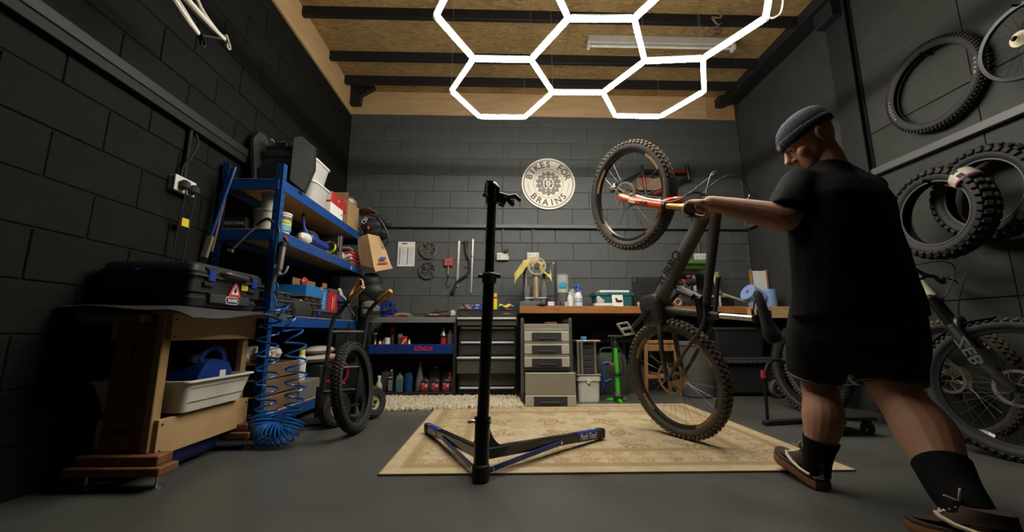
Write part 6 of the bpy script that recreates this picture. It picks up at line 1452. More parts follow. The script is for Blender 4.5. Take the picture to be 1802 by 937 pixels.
HA = math.radians(64); AX = V(-math.cos(HA),0,math.sin(HA)); FW = V(math.sin(HA),0,math.cos(HA))
def etube(p, q, w0, h0, w1, h1, up=(0,0,1), n=14, k=5):
    """oval tube: w along y, h across in the frame's plane"""
    p, q = Vector(p), Vector(q); d = (q-p).normalized(); y = V(0,1,0); u = d.cross(y).normalized()
    rings = []
    for i in range(k+1):
        t = i/k; c = p.lerp(q, t); w = w0+(w1-w0)*t; h = h0+(h1-h0)*t
        rings.append([tuple(c + y*math.cos(a)*w + u*math.sin(a)*h) for a in [2*PI*j/n for j in range(n)]])
    return MB().loft(rings)
def make_bike(name, label, W, fm, lower, stan, steer=0., WB=1.25, barw=.38, side=None, tread=None, decal=None, dtm=None, drop=.66, crank=(-.5,-.86), ebike=True, pedal_m=None, rot=None):
    bk = thing(name, label, 'bicycle', mat=W)
    P = lambda nm, mb, mt, **k: part(bk, nm, mb, mt, world=False, **k)
    FH = V(WB,0,0); CR = FH - FW*.044 + AX*.58
    k_ = Matrix.Rotation(steer, 4, AX); ST = Matrix.Translation(CR) @ k_ @ Matrix.Translation(-CR)
    BB = V(.44,0,-.02); sd = V(-.225,0,.974)
    HB, HT = CR+AX*.012, CR+AX*.125
    STT = BB+sd*.43
    # frame
    P('head_tube', MB().tube([HB, HB.lerp(HT,.5), HT],[.030,.026,.029],16), fm)
    P('down_tube', etube(HB+AX*.03-FW*.005, BB+V(.07,0,.07), .034,.042,.042,.052), dtm or fm)
    P('top_tube', etube(HT-AX*.03, STT-sd*.06, .027,.034,.02,.022), fm)
    P('seat_tube', etube(BB+V(0,0,.05), STT, .022,.024,.020,.020), fm)
    P('seat_brace', etube(STT, V(.56,0,.49), .010,.012,.014,.014), fm)
    if ebike:
        mo = MB().loft([[(BB.x+a, y, BB.z+.015+b) for a, b in rrect(.21*s_, .17*s_, .06*s_)] for y, s_ in ((-.075,.8),(-.06,1),(.06,1),(.075,.8))])
        P('motor_cover', mo, M('motor_grey', (.022,.022,.022), .45) if 'motor_grey' not in bpy.data.materials else bpy.data.materials['motor_grey'])
    RH = V(0,0,0); PV = BB+V(-.02,0,.07)
    for s_ in (-1,1):
        P('chain_stay', MB().tube(catmull([PV+V(0,s_*.03,0), V(.30,s_*.062,.035), V(.15,s_*.072,.012), RH+V(.0,s_*.072,0)],5),[.018]*5+[.016]*5+[.014]*6,10), fm)
        P('seat_stay', MB().tube(catmull([RH+V(0,s_*.074,.01), V(.14,s_*.070,.16), V(.30,s_*.045,.34), V(.40,s_*.03,.37)],5),[.011]*16,8), fm)
    P('rocker_link', MB().bar(V(.28,.04,.33), V(.46,.04,.35), .012, .045, (0,0,1), .004).bar(V(.28,-.04,.33), V(.46,-.04,.35), .012, .045, (0,0,1), .004), blackm)
    P('shock', MB().cyl(V(.45,0,.345), V(.55,0,.20), .020, n=12).cyl(V(.53,0,.23), V(.60,0,.13), .012, n=10), blackm)
    P('shock_reservoir', MB().cyl(V(.47,.05,.33), V(.53,.05,.24), .018, n=10), dgrey)
    # seat
    SP = BB+sd*drop
    P('seat_post', MB().cyl(STT+sd*.005, SP, .0155, n=12), M('post_silver', (.5,.49,.47), .3, .8) if 'post_silver' not in bpy.data.materials else bpy.data.materials['post_silver'])
    P('seat_collar', MB().cyl(STT-sd*.02, STT+sd*.03, .024, n=14), black)
    sadl = MB().loft([[(SP.x+x, w*math.cos(a), SP.z+.045+h*math.sin(a)+dz) for a in [2*PI*j/14 for j in range(14)]] for x, w, h, dz in ((.14,.012,.010,.0),(.12,.022,.020,.004),(.05,.024,.022,.006),(-.02,.040,.022,.006),(-.08,.068,.024,.012),(-.115,.066,.022,.018),(-.13,.045,.012,.02))])
    P('saddle', sadl, M('saddle_black', (.020,.019,.018), .6) if 'saddle_black' not in bpy.data.materials else bpy.data.materials['saddle_black'])
    P('saddle_rails', MB().tube([SP+V(.09,.02,.035),SP+V(.04,.022,.012),SP+V(-.05,.022,.012),SP+V(-.1,.03,.045)],.0035,6).tube([SP+V(.09,-.02,.035),SP+V(.04,-.022,.012),SP+V(-.05,-.022,.012),SP+V(-.1,-.03,.045)],.0035,6).box(SP+V(0,0,.004),(.04,.05,.02),.004), blackm)
    # cranks and pedals
    cd_ = V(crank[0],0,crank[1]).normalized()
    for s_ in (1,-1):
        c0 = BB+V(0,s_*.082,0); c1 = c0+cd_*s_*.165+V(0,s_*.012,0)
        P('crank_arm', MB().tube([c0, c0.lerp(c1,.5), c1],[.017,.014,.013],10).cyl(c0-V(0,.01*s_,0), c0+V(0,.012*s_,0), .02, n=12), black)
        pc_ = c1+V(0,s_*.065,0); pu = V(.85,0,-.5); fy = V(0,1,0)
        pm = pedal_m or blackm
        pf = MB()
        for q in (-1,1): pf.bar(pc_+pu*.045*q-fy*.048, pc_+pu*.045*q+fy*.048, .012,.013, pu.cross(fy)); pf.bar(pc_+fy*.045*q-pu*.045, pc_+fy*.045*q+pu*.045, .012,.013, pu.cross(fy))
        pf.bar(pc_-fy*.05, pc_+fy*.05, .016, .015, pu.cross(fy))
        P('pedal', pf, pm)
    ch = [BB+V(.0,-.055,.062)]
    P('chainring', xf(MB().lathe([(.045,-.002),(.066,-.002),(.066,.002),(.045,.002)], n=32, closed=True), frame(BB+V(0,-.055,0),(1,0,0),(0,0,1))), spk)
    P('chain', MB().tube([BB+V(.01,-.055,.065), V(.02,-.05,.045)], .0035, 5).tube([BB+V(-.01,-.055,-.065), V(.06,-.052,-.12), V(.02,-.052,-.085), V(-.02,-.05,-.03)], .0035, 5), M('chain_dark', (.10,.085,.06), .5, .6) if 'chain_dark' not in bpy.data.materials else bpy.data.materials['chain_dark'])
    P('derailleur', MB().bar(V(.0,-.062,-.02), V(.05,-.06,-.12), .014,.03,(1,0,0),.004).cyl(V(.055,-.062,-.125),V(.055,-.048,-.125),.022,n=12).cyl(V(.02,-.062,-.075),V(.02,-.048,-.075),.022,n=12), blackm)
    P('caliper', MB().box(V(.07,.055,.07),(.05,.03,.04),.006), blackm)
    wheel(bk, 'rear_wheel', frame(RH,(1,0,0),(0,0,1)) @ Matrix.Rotation(PI,4,'X'), cass=True, decal=decal, side=side, tread=tread, rot_mat=rot)
    # front end, turned with the bar
    F = lambda nm, mb, mt, **k: part(bk, nm, xf(mb, ST), mt, world=False, **k)
    wheel(bk, 'front_wheel', ST @ frame(FH,(1,0,0),(0,0,1)) @ Matrix.Rotation(PI,4,'X'), decal=decal, side=side, tread=tread, rot_mat=rot)
    for s_ in (-1,1):
        b0 = FH+V(0,s_*.060,0); ofs = -FW*.0
        F('fork_lower', MB().tube([b0-AX*.025, b0+AX*.02-FW*.012, b0+AX*.12-FW*.032, b0+AX*.37-FW*.044],[.014,.022,.026,.028],14), lower)
        F('stanchion', MB().cyl(b0+AX*.37-FW*.044, b0+AX*.565-FW*.044, .019, n=14), stan)
        F('wiper_seal', MB().cyl(b0+AX*.365-FW*.044, b0+AX*.385-FW*.044, .030, n=14), black)
    bA = FH+AX*.355-FW*.02
    F('fork_arch', MB().tube(catmull([FH+V(0,.06,0)+AX*.345-FW*.03, bA+V(0,.052,0)+AX*.045+FW*.012, bA+AX*.068+FW*.02, bA+V(0,-.052,0)+AX*.045+FW*.012, FH+V(0,-.06,0)+AX*.345-FW*.03],6), .016, 10), lower)
    F('fork_crown', MB().bar(FH+V(0,.08,0)+AX*.575-FW*.044, FH+V(0,-.08,0)+AX*.575-FW*.044, .05, .035, AX, .01), black)
    F('axle', MB().cyl(FH+V(0,.075,0), FH+V(0,-.075,0), .008, n=10), blackm)
    F('caliper', MB().box(FH+V(-.06,.05,.045)+AX*.04,(.04,.03,.055),.006), blackm)
    th0, th1 = math.radians(96), math.radians(182)
    mg = MB().grid(lambda u, v: tuple(FH + V(.388*math.cos(th0+(th1-th0)*u), (v-.5)*.085*(1-.35*u), .388*math.sin(th0+(th1-th0)*u) - .012*(abs(v-.5)*2)**2)), 12, 6, .003)
    F('mudguard', mg, black)
    SC = CR+AX*.155+FW*.045
    F('stem', MB().bar(CR+AX*.15, SC, .045,.035,AX,.008).cyl(CR+AX*.125, CR+AX*.175, .020, n=14), black)
    rise = AX*.025; L = lambda f: SC+V(0,0,0)
    for s_ in (-1,1):
        bar = catmull([SC, SC+V(.0,s_*.05,0), SC+V(-.012,s_*.14,.018), SC+V(-.045,s_*barw*.96,.026)],5)
        F('handlebar', MB().tube(bar,.0125,10), black)
        e = SC+V(-.050,s_*barw,.027); g = SC+V(-.030,s_*(barw-.135),.022)
        F('grip', MB().tube([g, g.lerp(e,.05), g.lerp(e,.95), e],[.014,.0165,.0165,.018],12), rubber)
        cl_ = g-V(-.005,s_*.035,0)
        F('brake_lever', MB().box(cl_+V(.02,0,-.008),(.05,.045,.02),.006).tube(catmull([cl_+V(.05,s_*.0,-.01), cl_+V(.075,s_*.05,-.02), cl_+V(.06,s_*.12,-.025)],4),.005,6), blackm)
    F('brake_hose', MB().tube(catmull([SC+V(.03,.20,.02), SC+V(.14,.12,.03), SC+V(.18,.0,-.02), SC+V(.12,.06,-.18), FH+V(-.02,.085,0)+AX*.40, FH+V(0,.09,0)+AX*.1],8), .0035, 6), M('hose_black', (.02,.02,.02), .4) if 'hose_black' not in bpy.data.materials else bpy.data.materials['hose_black'])
    F('brake_hose', MB().tube(catmull([SC+V(.03,-.20,.02), SC+V(.12,-.10,.05), SC+V(.13,.02,.02), HB+V(.05,.04,.02), HB+V(-.06,.045,-.06)],8), .0035, 6), bpy.data.materials['hose_black'])
    return bk, ST, CR, FH
Rm = Matrix(((-.1777,-.8889,.4222),(.0377,-.4349,-.8997),(.9834,-.1440,.1108)))
Wm = Rm.to_4x4(); Wm.translation = V(1.113,2.602,.385)
fmud = M('dusty_graphite_frame', (.050,.047,.041), .5, var=.25, scale=5); 
sidem = M('dusty_sidewall', (.055,.049,.040), .8, var=.35, scale=7); treadm = M('muddy_tread', (.10,.078,.050), .9, var=.45, scale=9)
bronze = M('bronze_decal', (.30,.15,.05), .5, var=.2)
bike, ST0, CR0, FH0 = make_bike('mountain_bike', 'muddy electric mountain bike with orange fork held up on its rear wheel', Wm, fmud, orange, M('gold_stanchion', (.55,.33,.11), .3, .5), side=sidem, tread=treadm, decal=bronze, barw=.36, pedal_m=steel, rot=M('muddy_rotor', (.26,.20,.13), .5, .6), dtm=M('dusty_grey_downtube', (.085,.078,.067), .5, var=.25, scale=4))
HB0 = CR0+AX*.012; BB0 = V(.44,0,-.02); a_ = HB0+AX*.03; b_ = BB0+V(.07,0,.07); dd = (b_-a_).normalized()
lettering(bike, 'TURBO', .07, Wm @ frame(a_.lerp(b_,.66)+V(0,.0385,0)+dd.cross(V(0,1,0))*.018, dd*-1, V(0,1,0).cross(dd*-1)), ink, sx=1.15, off=.003)
part(bike, 'yellow_mark', xf(MB().box(V(.56,.024,.50),(.03,.004,.02),.001), Matrix.Identity(4)), yellow, world=False)
for k, (t0, tx) in enumerate(((.12,''),)):
    p0 = FH0+V(0,.088,0)+AX*.10-FW*.03
    lettering(bike, 'FOX', .035, Wm @ frame(FH0+V(0,.0885,0)+AX*.22-FW*.038, AX*-1, FW), ink, off=.001, shear=.2)
part(bike, 'lower_sticker', MB().bar(FH0+V(0,.0875,0)+AX*.09-FW*.028, FH0+V(0,.0885,0)+AX*.15-FW*.034,.003,.018,FW), white, world=False)

# the cream bike parked along the right wall, its front wheel turned out
cm_ = M('cream_frame', (.38,.345,.25), .35, coat=.3, var=.05)
lean = Matrix.Rotation(.05, 3, 'Y')
f_ = V(.129,-.992,0).normalized(); l_ = V(0,0,1).cross(f_)
R2 = Matrix((f_, l_, V(0,0,1))).transposed()
steer2 = math.radians(17)
FHl = V(1.25,0,0); CRl = FHl-FW*.044+AX*.58
hub_l = CRl + Matrix.Rotation(steer2,3,AX) @ (FHl-CRl)
rise = math.asin((-hub_l.z+.0)/1.25)
R2 = R2 @ Matrix.Rotation(-rise, 3, 'Y')
W2 = R2.to_4x4(); W2.translation = V(2.765,2.14,.376) - R2 @ hub_l
bike2, ST2, CR2, FH2 = make_bike('mountain_bike', 'cream mountain bike with a black fork and turned front wheel by the right wall', W2, cm_, M('fork_black', (.022,.022,.024), .4), M('black_stanchion', (.012,.012,.012), .2, .4), steer=steer2, dtm=black, ebike=False, drop=.62, crank=(.8,-.5))
for s_ in (1,-1):
    lettering(bike2, 'ZEB', .075, W2 @ ST2 @ frame(FH2+V(0,s_*.0885,0)+AX*.22-FW*.040, AX*-1 if s_ > 0 else AX*-1, FW if s_ > 0 else FW*-1), M('fork_grey_print', (.055,.055,.058), .5) if s_ > 0 else bpy.data.materials['fork_grey_print'], sx=1.3, off=.001)
for s_ in (-1,):
    for i, ch in enumerate('MAXXIS'):
        a = math.radians(186-i*7.5); Rr = .348
        o = FH2+V(Rr*math.cos(a), s_*.0275, Rr*math.sin(a))
        lettering(bike2, ch, .042, W2 @ ST2 @ frame(o, V(math.sin(a),0,-math.cos(a)), V(math.cos(a),0,math.sin(a))), yellow, name='letter', off=.0018)
# black bike hard by the wall, facing away
W3 = Matrix((V(.02,1,0).normalized(), V(-1,.02,0).normalized(), V(0,0,1))).transposed().to_4x4(); W3.translation = V(2.985,2.62,.376)
bike3, ST3, CR3, FH3 = make_bike('mountain_bike', 'black mountain bike with dusty tyres standing between the cream bike and the wall', W3, black, black, blackm, barw=.165, side=sidem, tread=treadm, ebike=False, crank=(.9,.3))
for i, ch in enumerate('woven'):
    a = math.radians(118+i*5.2); Rr = .308
    lettering(bike3, ch, .034, W3 @ frame(V(Rr*math.cos(a), .0178, Rr*math.sin(a)), V(-math.sin(a),0,math.cos(a))*1, V(math.cos(a),0,math.sin(a))), M('decal_white', (.4,.4,.38), .5) if i == 0 else bpy.data.materials['decal_white'], name='letter', off=.0008)

# ================================================================ right wall: tyres, wheel
pz = lambda c: frame(c, (0,1,0), (0,0,1))          # z axis points to +x
t1 = thing('tyre', 'black mountain bike tyre hung flat on the grey plywood wall', 'tyre', (3.11, 2.545, 2.11))
car, kn = tyre_mesh(.292, .033, (.014,.014,.010), n=80)
part(t1, 'carcass', xf(car, pz(V(3.115,2.545,2.44))), tyb); part(t1, 'tread_knobs', xf(kn, pz(V(3.115,2.545,2.44))), tyb, kind='stuff', ang=20)
part(t1, 'wall_peg', MB().cyl((3.169,2.545,2.69),(3.06,2.545,2.695),.008,n=8), blackm)
gl = M('faded_white_print', (.36,.33,.29), .6)
for txt, a0, st_ in (('ASSEGAI', 205, -5.2), ('MAXX', 342, 6)):
    for i, ch in enumerate(txt):
        a = math.radians(a0+i*st_); o = V(3.083, 2.545-.288*math.cos(a), 2.44+.288*math.sin(a))
        rd = V(0,-math.cos(a),math.sin(a)); tg_ = V(0,-math.sin(a)*-1*-1,-math.cos(a)); tg_ = rd.cross(V(-1,0,0)) * -1 if st_ < 0 else rd.cross(V(-1,0,0))
        yv = V(-1,0,0).cross(tg_)
        lettering(t1, ch, .026, frame(o, tg_, yv), gl, name='letter')
w1 = thing('bicycle_wheel', 'thin black bicycle wheel with a brass cassette hung high on the right wall', 'wheel', (3.0, 1.97, 2.11))
WM_w = pz(V(3.03,1.97,2.345))
part(w1, 'rim', xf(MB().lathe([(.205,-.012),(.224,-.015),(.229,0),(.224,.015),(.205,.012)], n=72, closed=True), WM_w), rimb)
part(w1, 'hub', xf(MB().lathe([(.008,-.09),(.012,-.05),(.022,-.035),(.012,-.03),(.012,.03),(.022,.035),(.008,.06)], n=16), WM_w), blackm)
sp = MB().cyl((0,0,0),(1,0,0),.0011,n=4).mesh('spoke'); sp.materials.append(spk)
for k in range(28):
    a = 2*PI*k/28; s_ = 1 if k % 2 else -1; off = (.42 if (k//2) % 2 else -.42)
    p = V(.02*math.cos(a+off*2.6), .02*math.sin(a+off*2.6), s_*.032); q = V(.206*math.cos(a), .206*math.sin(a), 0); d = q-p
    inst(w1, 'spoke', sp, WM[w1.name].inverted() @ WM_w @ frame(p, d, d.orthogonal()) @ Matrix.Diagonal((d.length,1,1,1)))
for k in range(8): part(w1, 'sprocket', xf(MB().lathe([(.015,0),(.018+.0038*k,0),(.018+.0038*k,.0016),(.015,.0016)], n=28, closed=True), WM_w @ Matrix.Translation((0,0,-.075+.004*k))), bpy.data.materials['cassette_brass'])
part(w1, 'wall_peg', MB().cyl((3.169,1.97,2.56),(2.98,1.97,2.565),.007,n=8), blackm)
def moto(lab, c, R=.245, r=.052, wide=.062, wrap=False):
    t = thing('tyre', lab, 'tyre', (c.x, c.y, c.z-.3), group='motorcycle tyres on the right wall')
    m = pz(c)
    K = 12; prof = []
    for i in range(K+1):
        a = math.radians(-140+280*i/K); prof.append((R+r*math.cos(a)*.82, wide*math.sin(a)))
    inn = [(R+(r-.007)*math.cos(math.radians(140-280*i/K))*.82, (wide-.007)*math.sin(math.radians(140-280*i/K))) for i in range(K+1)]
    part(t, 'carcass', xf(MB().lathe(prof+inn, n=64, closed=True), m), rubber)
    part(t, 'bead', xf(MB().ring(R-r*.70, .006, None, 56, 6).ring(0.0001,.0001,None,3,3), m @ Matrix.Translation((0,0,-wide*.64))), M('bead_grey', (.07,.068,.064), .5) if 'bead_grey' not in bpy.data.materials else bpy.data.materials['bead_grey'])
    side_k = MB().box((0,0,0),(.034,.032,.022),.004).mesh('knob',30); side_k.materials.append(rubber)
    mid_k = MB().box((0,0,0),(.030,.040,.020),.004).mesh('knob',30); mid_k.materials.append(rubber)
    n = 36; inv = WM[t.name].inverted()
    for i in range(n):
        for ad, me in ((-62,side_k),(-26,mid_k),(26,mid_k),(62,side_k)):
            th = 2*PI*(i+(.5 if abs(ad) < 40 else 0))/n; a = math.radians(ad)
            rr = R+(r*math.cos(a)*.82)+.008*math.cos(a); z = (wide+.008)*math.sin(a)
            out = V(math.cos(a)*math.cos(th), math.cos(a)*math.sin(th), math.sin(a)); tg2 = V(-math.sin(th),math.cos(th),0)
            inst(t, 'knob', me, inv @ m @ frame(V(rr*math.cos(th), rr*math.sin(th), z), tg2, out.cross(tg2)))
    if wrap:
        wr_ = MB(); a0, a1 = math.radians(130), math.radians(146)   # a paper band round the section
        sec = [(R+(r+.024)*math.cos(q)*.86, (wide+.016)*math.sin(q)) for q in [math.radians(-150+300*k/14) for k in range(15)]]
        def band(s0, s1, nm, mt, up):
            def fn(u, v):
                a = a0+(a1-a0)*(s0+(s1-s0)*u); j = v*14; i0 = min(int(j),13); f = j-i0
                rr = sec[i0][0]*(1-f)+sec[i0+1][0]*f; z = sec[i0][1]*(1-f)+sec[i0+1][1]*f
                return tuple(m @ V(rr*math.cos(a)*(1+up), rr*math.sin(a)*(1+up), z))
            part(t, nm, MB().grid(fn, 3, 14, .002), mt)
        band(0, .80, 'paper_band', M('band_cream', (.45,.40,.32), .6), 0)
        band(.80, .90, 'band_stripe', M('band_red', (.40,.05,.02), .6), 0); band(.90, 1.0, 'band_stripe', M('band_navy', (.02,.02,.12), .6), 0)
        part(t, 'yellow_label', MB().box(V(2.90,2.36,1.60),(.05,.06,.006),.001,Matrix.Rotation(.6,4,'X')), M('label_ochre', (.35,.26,.03), .6))
    return t
moto('front chunky motorcycle tyre with a cream paper band on the right wall', V(2.865,2.435,1.44), wrap=True)
moto('rear chunky motorcycle tyre behind the banded one on the right wall', V(3.045,2.30,1.53))
solo('wall_hanger', 'steel bar through the motorcycle tyres on the right wall', 'hanger', MB().cyl((3.169,2.42,1.65),(2.76,2.42,1.655),.012,n=10), blackm)

# bike frame on the back wall, behind the raised wheel, and a little shelf box
bf = thing('frameset', 'black and red bicycle frame hanging on the back wall behind the raised wheel', 'bicycle frame', (1.9, YB-.12, 2.5))
yy = YB-.10
redf = M('frame_red', (.30,.012,.015), .35); bkf = M('frame_black', (.014,.014,.014), .35)
part(bf, 'head_tube', MB().cyl((2.385,yy,2.80),(2.40,yy,2.60),.026,n=14), bkf)
part(bf, 'top_tube', MB().cyl((1.82,yy,2.715),(2.37,yy,2.71),.020,n=12), bkf); part(bf, 'red_panel', MB().cyl((2.18,yy,2.712),(2.36,yy,2.710),.0215,n=12), redf)
part(bf, 'down_tube', MB().cyl((1.85,yy,2.37),(2.37,yy,2.63),.024,n=12), bkf); part(bf, 'red_panel', MB().cyl((1.92,yy,2.40),(2.10,yy,2.49),.0255,n=12), redf)
part(bf, 'seat_tube', MB().cyl((1.80,yy,2.79),(1.835,yy,2.36),.018,n=12), bkf); part(bf, 'red_band', MB().cyl((1.812,yy,2.62),(1.822,yy,2.50),.0195,n=12), redf)
part(bf, 'bottom_bracket', MB().cyl((1.835,yy-.035,2.355),(1.835,yy+.035,2.355),.024,n=14), bkf)
for s_ in (-1,1):
    part(bf, 'seat_stay', MB().cyl((1.80,yy+s_*.02,2.70),(1.42,yy+s_*.06,2.50),.010,n=8), bkf)
    part(bf, 'chain_stay', MB().cyl((1.82,yy+s_*.03,2.36),(1.42,yy+s_*.06,2.49),.011,n=8), bkf)
part(bf, 'dropout', MB().box((1.415,yy-.06,2.495),(.04,.006,.05),.002).box((1.415,yy+.06,2.495),(.04,.006,.05),.002), steel)
part(bf, 'wall_hook', MB().tube(catmull([(1.95,YB-.002,2.66),(1.95,yy-.04,2.66),(1.95,yy-.06,2.70)],4),.008,8), blackm)
kbx = thing('cardboard_tray', 'small open brown cardboard box on the back wall behind the bicycle frame', 'box', (1.92, YB-.05, 2.50))
part(kbx, 'box', MB().bx(1.74,2.08,YB-.055,YB-.008,2.475,2.49).bx(1.74,1.75,YB-.055,YB-.008,2.475,2.60).bx(2.07,2.08,YB-.055,YB-.008,2.475,2.60).bx(1.74,2.08,YB-.014,YB-.008,2.475,2.66), M('box_brown', (.22,.15,.085), .8))
part(kbx, 'flap', MB().bar((1.83,YB-.02,2.655),(1.86,YB-.022,2.72),.004,.04,(0,1,0)), kraft)
# floor clutter at the right
fs_ = thing('floor_stand', 'low black bicycle floor stand with a red end cap behind the walking man', 'stand', (2.2, 3.25, 0))
part(fs_, 'hoop', MB().tube(catmull([(1.98,3.05,.02),(1.99,3.05,.25),(2.02,3.06,.40),(2.10,3.08,.46),(2.22,3.10,.44)],6),.012,8), blackm)
part(fs_, 'foot_bar', MB().bar((1.92,3.0,.018),(2.45,3.1,.018),.05,.034,(0,0,1),.006), black)
part(fs_, 'red_cap', MB().cyl((1.985,3.05,.33),(1.985,3.05,.385),.018,n=10), red)
cs = thing('castor_base', 'small black castor on a dark trolley behind the striding man', 'trolley', (2.55, 3.3, 0))
part(cs, 'deck', MB().bx(2.16,2.46,2.66,2.96,.10,.125,.004), black)
for x, y in ((2.20,2.70),(2.42,2.70),(2.20,2.92),(2.42,2.92)):
    w_ = part(cs, 'castor', MB().lathe([(.02,-.012),(.042,-.012),(.045,0),(.042,.012),(.02,.012)], (0,0,0), 16, frame((x,y,.046),(1,0,0),(0,0,1)), True), dgrey)
    part(w_, 'fork', MB().bx(x-.016,x+.016,y-.02,y-.014,.04,.099).bx(x-.016,x+.016,y+.014,y+.02,.04,.099), blackm)
pk_ = thing('shock_packet', 'black and silver foil packet on the floor behind the cream bike wheel', 'packet', (2.9, 2.55, 0))
part(pk_, 'packet', MB().grid(lambda u, v: (2.82+.10*v, 2.30+.40*u, .03+.03*u+.012*math.sin(u*9)+.02*v), 12, 6, .008), black)
part(pk_, 'silver_panel', MB().grid(lambda u, v: (2.816+.03*v, 2.34+.30*u, .045+.03*u+.012*math.sin(u*9)+.04*v), 10, 3, .004), M('foil_silver', (.40,.39,.37), .35, .6))

# ================================================================ the man wheeling the bike
skin = M('skin', (.40,.205,.125), .55, spec=.3, var=.12, scale=9)
skin.node_tree.nodes['Principled BSDF'].inputs['Subsurface Weight'].default_value = .0
man = thing('person', 'man in a dark knit cap, black t-shirt and shorts striding with the muddy bike', 'person', (1.5, 1.7, 0))
DG = lambda: bpy.context.evaluated_depsgraph_get()
def fused(par, name, mb, mat, voxel=.006, smooth=4, label=None, noise_amp=0, noise_sc=6, lim=None):
    """several closed shells grown together into one continuous surface"""
    me = mb.mesh(name, 0); o = bpy.data.objects.new(name, me); COL.objects.link(o)
    r = o.modifiers.new('r', 'REMESH'); r.mode = 'VOXEL'; r.voxel_size = voxel; r.use_smooth_shade = True
    s = o.modifiers.new('s', 'SMOOTH'); s.iterations = smooth; s.factor = .5
    m2 = bpy.data.meshes.new_from_object(o.evaluated_get(DG()))
    bpy.data.objects.remove(o); bpy.data.meshes.remove(me); m2.name = name
    if noise_amp:
        for v in m2.vertices:
            p = v.co; q = Vector((p.x*noise_sc, p.y*noise_sc, p.z*noise_sc*.45))
            v.co = p + v.normal*(mnoise.noise(q)+.5*mnoise.noise(q*2.3))*noise_amp
    m2.transform(WM[par.name].inverted())
    m2.polygons.foreach_set('use_smooth', [True]*len(m2.polygons))
    m2.materials.clear(); m2.materials.append(mat)
    o = bpy.data.objects.new(name, m2); COL.objects.link(o); o.parent = par; WM[o.name] = WM[par.name]
    return tag(o, label)
def limb(mb, pts, n=16, k=5):
    """pts: (x,y,z,r) joined by a smooth tapering tube with rounded ends"""
    P = catmull([p[:3] for p in pts], k); R = [q.x for q in catmull([(p[3],0,0) for p in pts], k)]
    mb.tube(P, R, n); mb.sph(P[0], R[0]*.98, 12); mb.sph(P[-1], R[-1]*.98, 12); return mb
def torso(mb, rows, n=28, ex=2.4, fd=None):
    rings = []
    for z, cx, cy, w, d, yw in rows:
        l = V(math.cos(yw), math.sin(yw), 0); f = V(-math.sin(yw), math.cos(yw), 0); r = []
        for j in range(n):
            a = 2*PI*j/n; c, s_ = math.cos(a), math.sin(a)
            r.append(tuple(V(cx,cy,z) + l*w*math.copysign(abs(c)**(2/ex), c) + f*d*math.copysign(abs(s_)**(2/ex), s_)))
        rings.append(r)
    return mb.loft(rings)
body = MB()
# head frame: x forward, y left, z up
Cc = V(1.498,1.768,1.585); hf = V(-.80,.30,-.50).normalized(); hl = V(0,0,1).cross(hf).normalized(); hu = hf.cross(hl).normalized()
HM = Matrix((hf, hl, hu)).transposed().to_4x4(); HM.translation = Cc; HM = HM @ Matrix.Diagonal((1.10,1.08,1.10,1))
head = MB()
rows = [(-.118,.062,.020,.022),(-.112,.058,.036,.034),(-.095,.045,.058,.050),(-.07,.026,.077,.061),(-.04,.012,.090,.068),(-.01,.002,.098,.073),(.02,-.004,.102,.076),(.05,-.006,.101,.076),(.08,-.008,.092,.070),(.105,-.010,.070,.055),(.120,-.010,.038,.031),(.125,-.010,.012,.01)]
head.loft([[(x0+lx*math.cos(a)*(1 if math.cos(a) > 0 else 1.02), ly*math.sin(a), z) for a in [2*PI*j/24 for j in range(24)]] for z, x0, lx, ly in rows])
head.tube([(.094,0,.022),(.106,0,-.004),(.121,0,-.030),(.112,0,-.042)],[.010,.013,.017,.012],10)          # nose
head.sph((.106,.015,-.038),(.012,.010,.010),8).sph((.106,-.015,-.038),(.012,.010,.010),8)
head.tube([(.070,-.055,.026),(.092,-.03,.032),(.097,0,.028),(.092,.03,.032),(.070,.055,.026)],[.010,.013,.011,.013,.010],8)   # brow
head.sph((.098,0,-.066),(.010,.024,.006),10).sph((.096,0,-.076),(.010,.021,.007),10)                          # lips
head.sph((.088,0,-.104),(.022,.026,.020),10)                                                                   # chin
for s_ in (-1,1):
    head.sph((.066,s_*.048,-.026),(.026,.020,.024),10)                                                          # cheek
    em = Matrix.Rotation(s_*.35,4,'Z') @ Matrix.Rotation(-.15,4,'Y')
    head.sph((-.012,s_*.080,-.004),(.024,.008,.036),12,em); head.sph((-.014,s_*.086,.012),(.019,.009,.020),10,em); head.sph((-.008,s_*.080,-.034),(.012,.007,.012),8,em)
hv = xf(head, HM); body.v += []; body.add(hv.v, hv.f)
limb(body, [(1.555,1.748,1.40,.085),(1.548,1.752,1.48,.074),(1.530,1.762,1.545,.070),(1.515,1.772,1.575,.070)])
YW = .30          # how far the hips and chest turn from facing the back wall
torso(body, [(.74,1.545,1.70,.15,.10,.2),(.86,1.55,1.70,.17,.12,.25),(1.0,1.55,1.705,.17,.12,.3),(1.2,1.55,1.715,.19,.125,.3),(1.32,1.555,1.725,.19,.11,.3),(1.39,1.555,1.735,.13,.085,.3)])
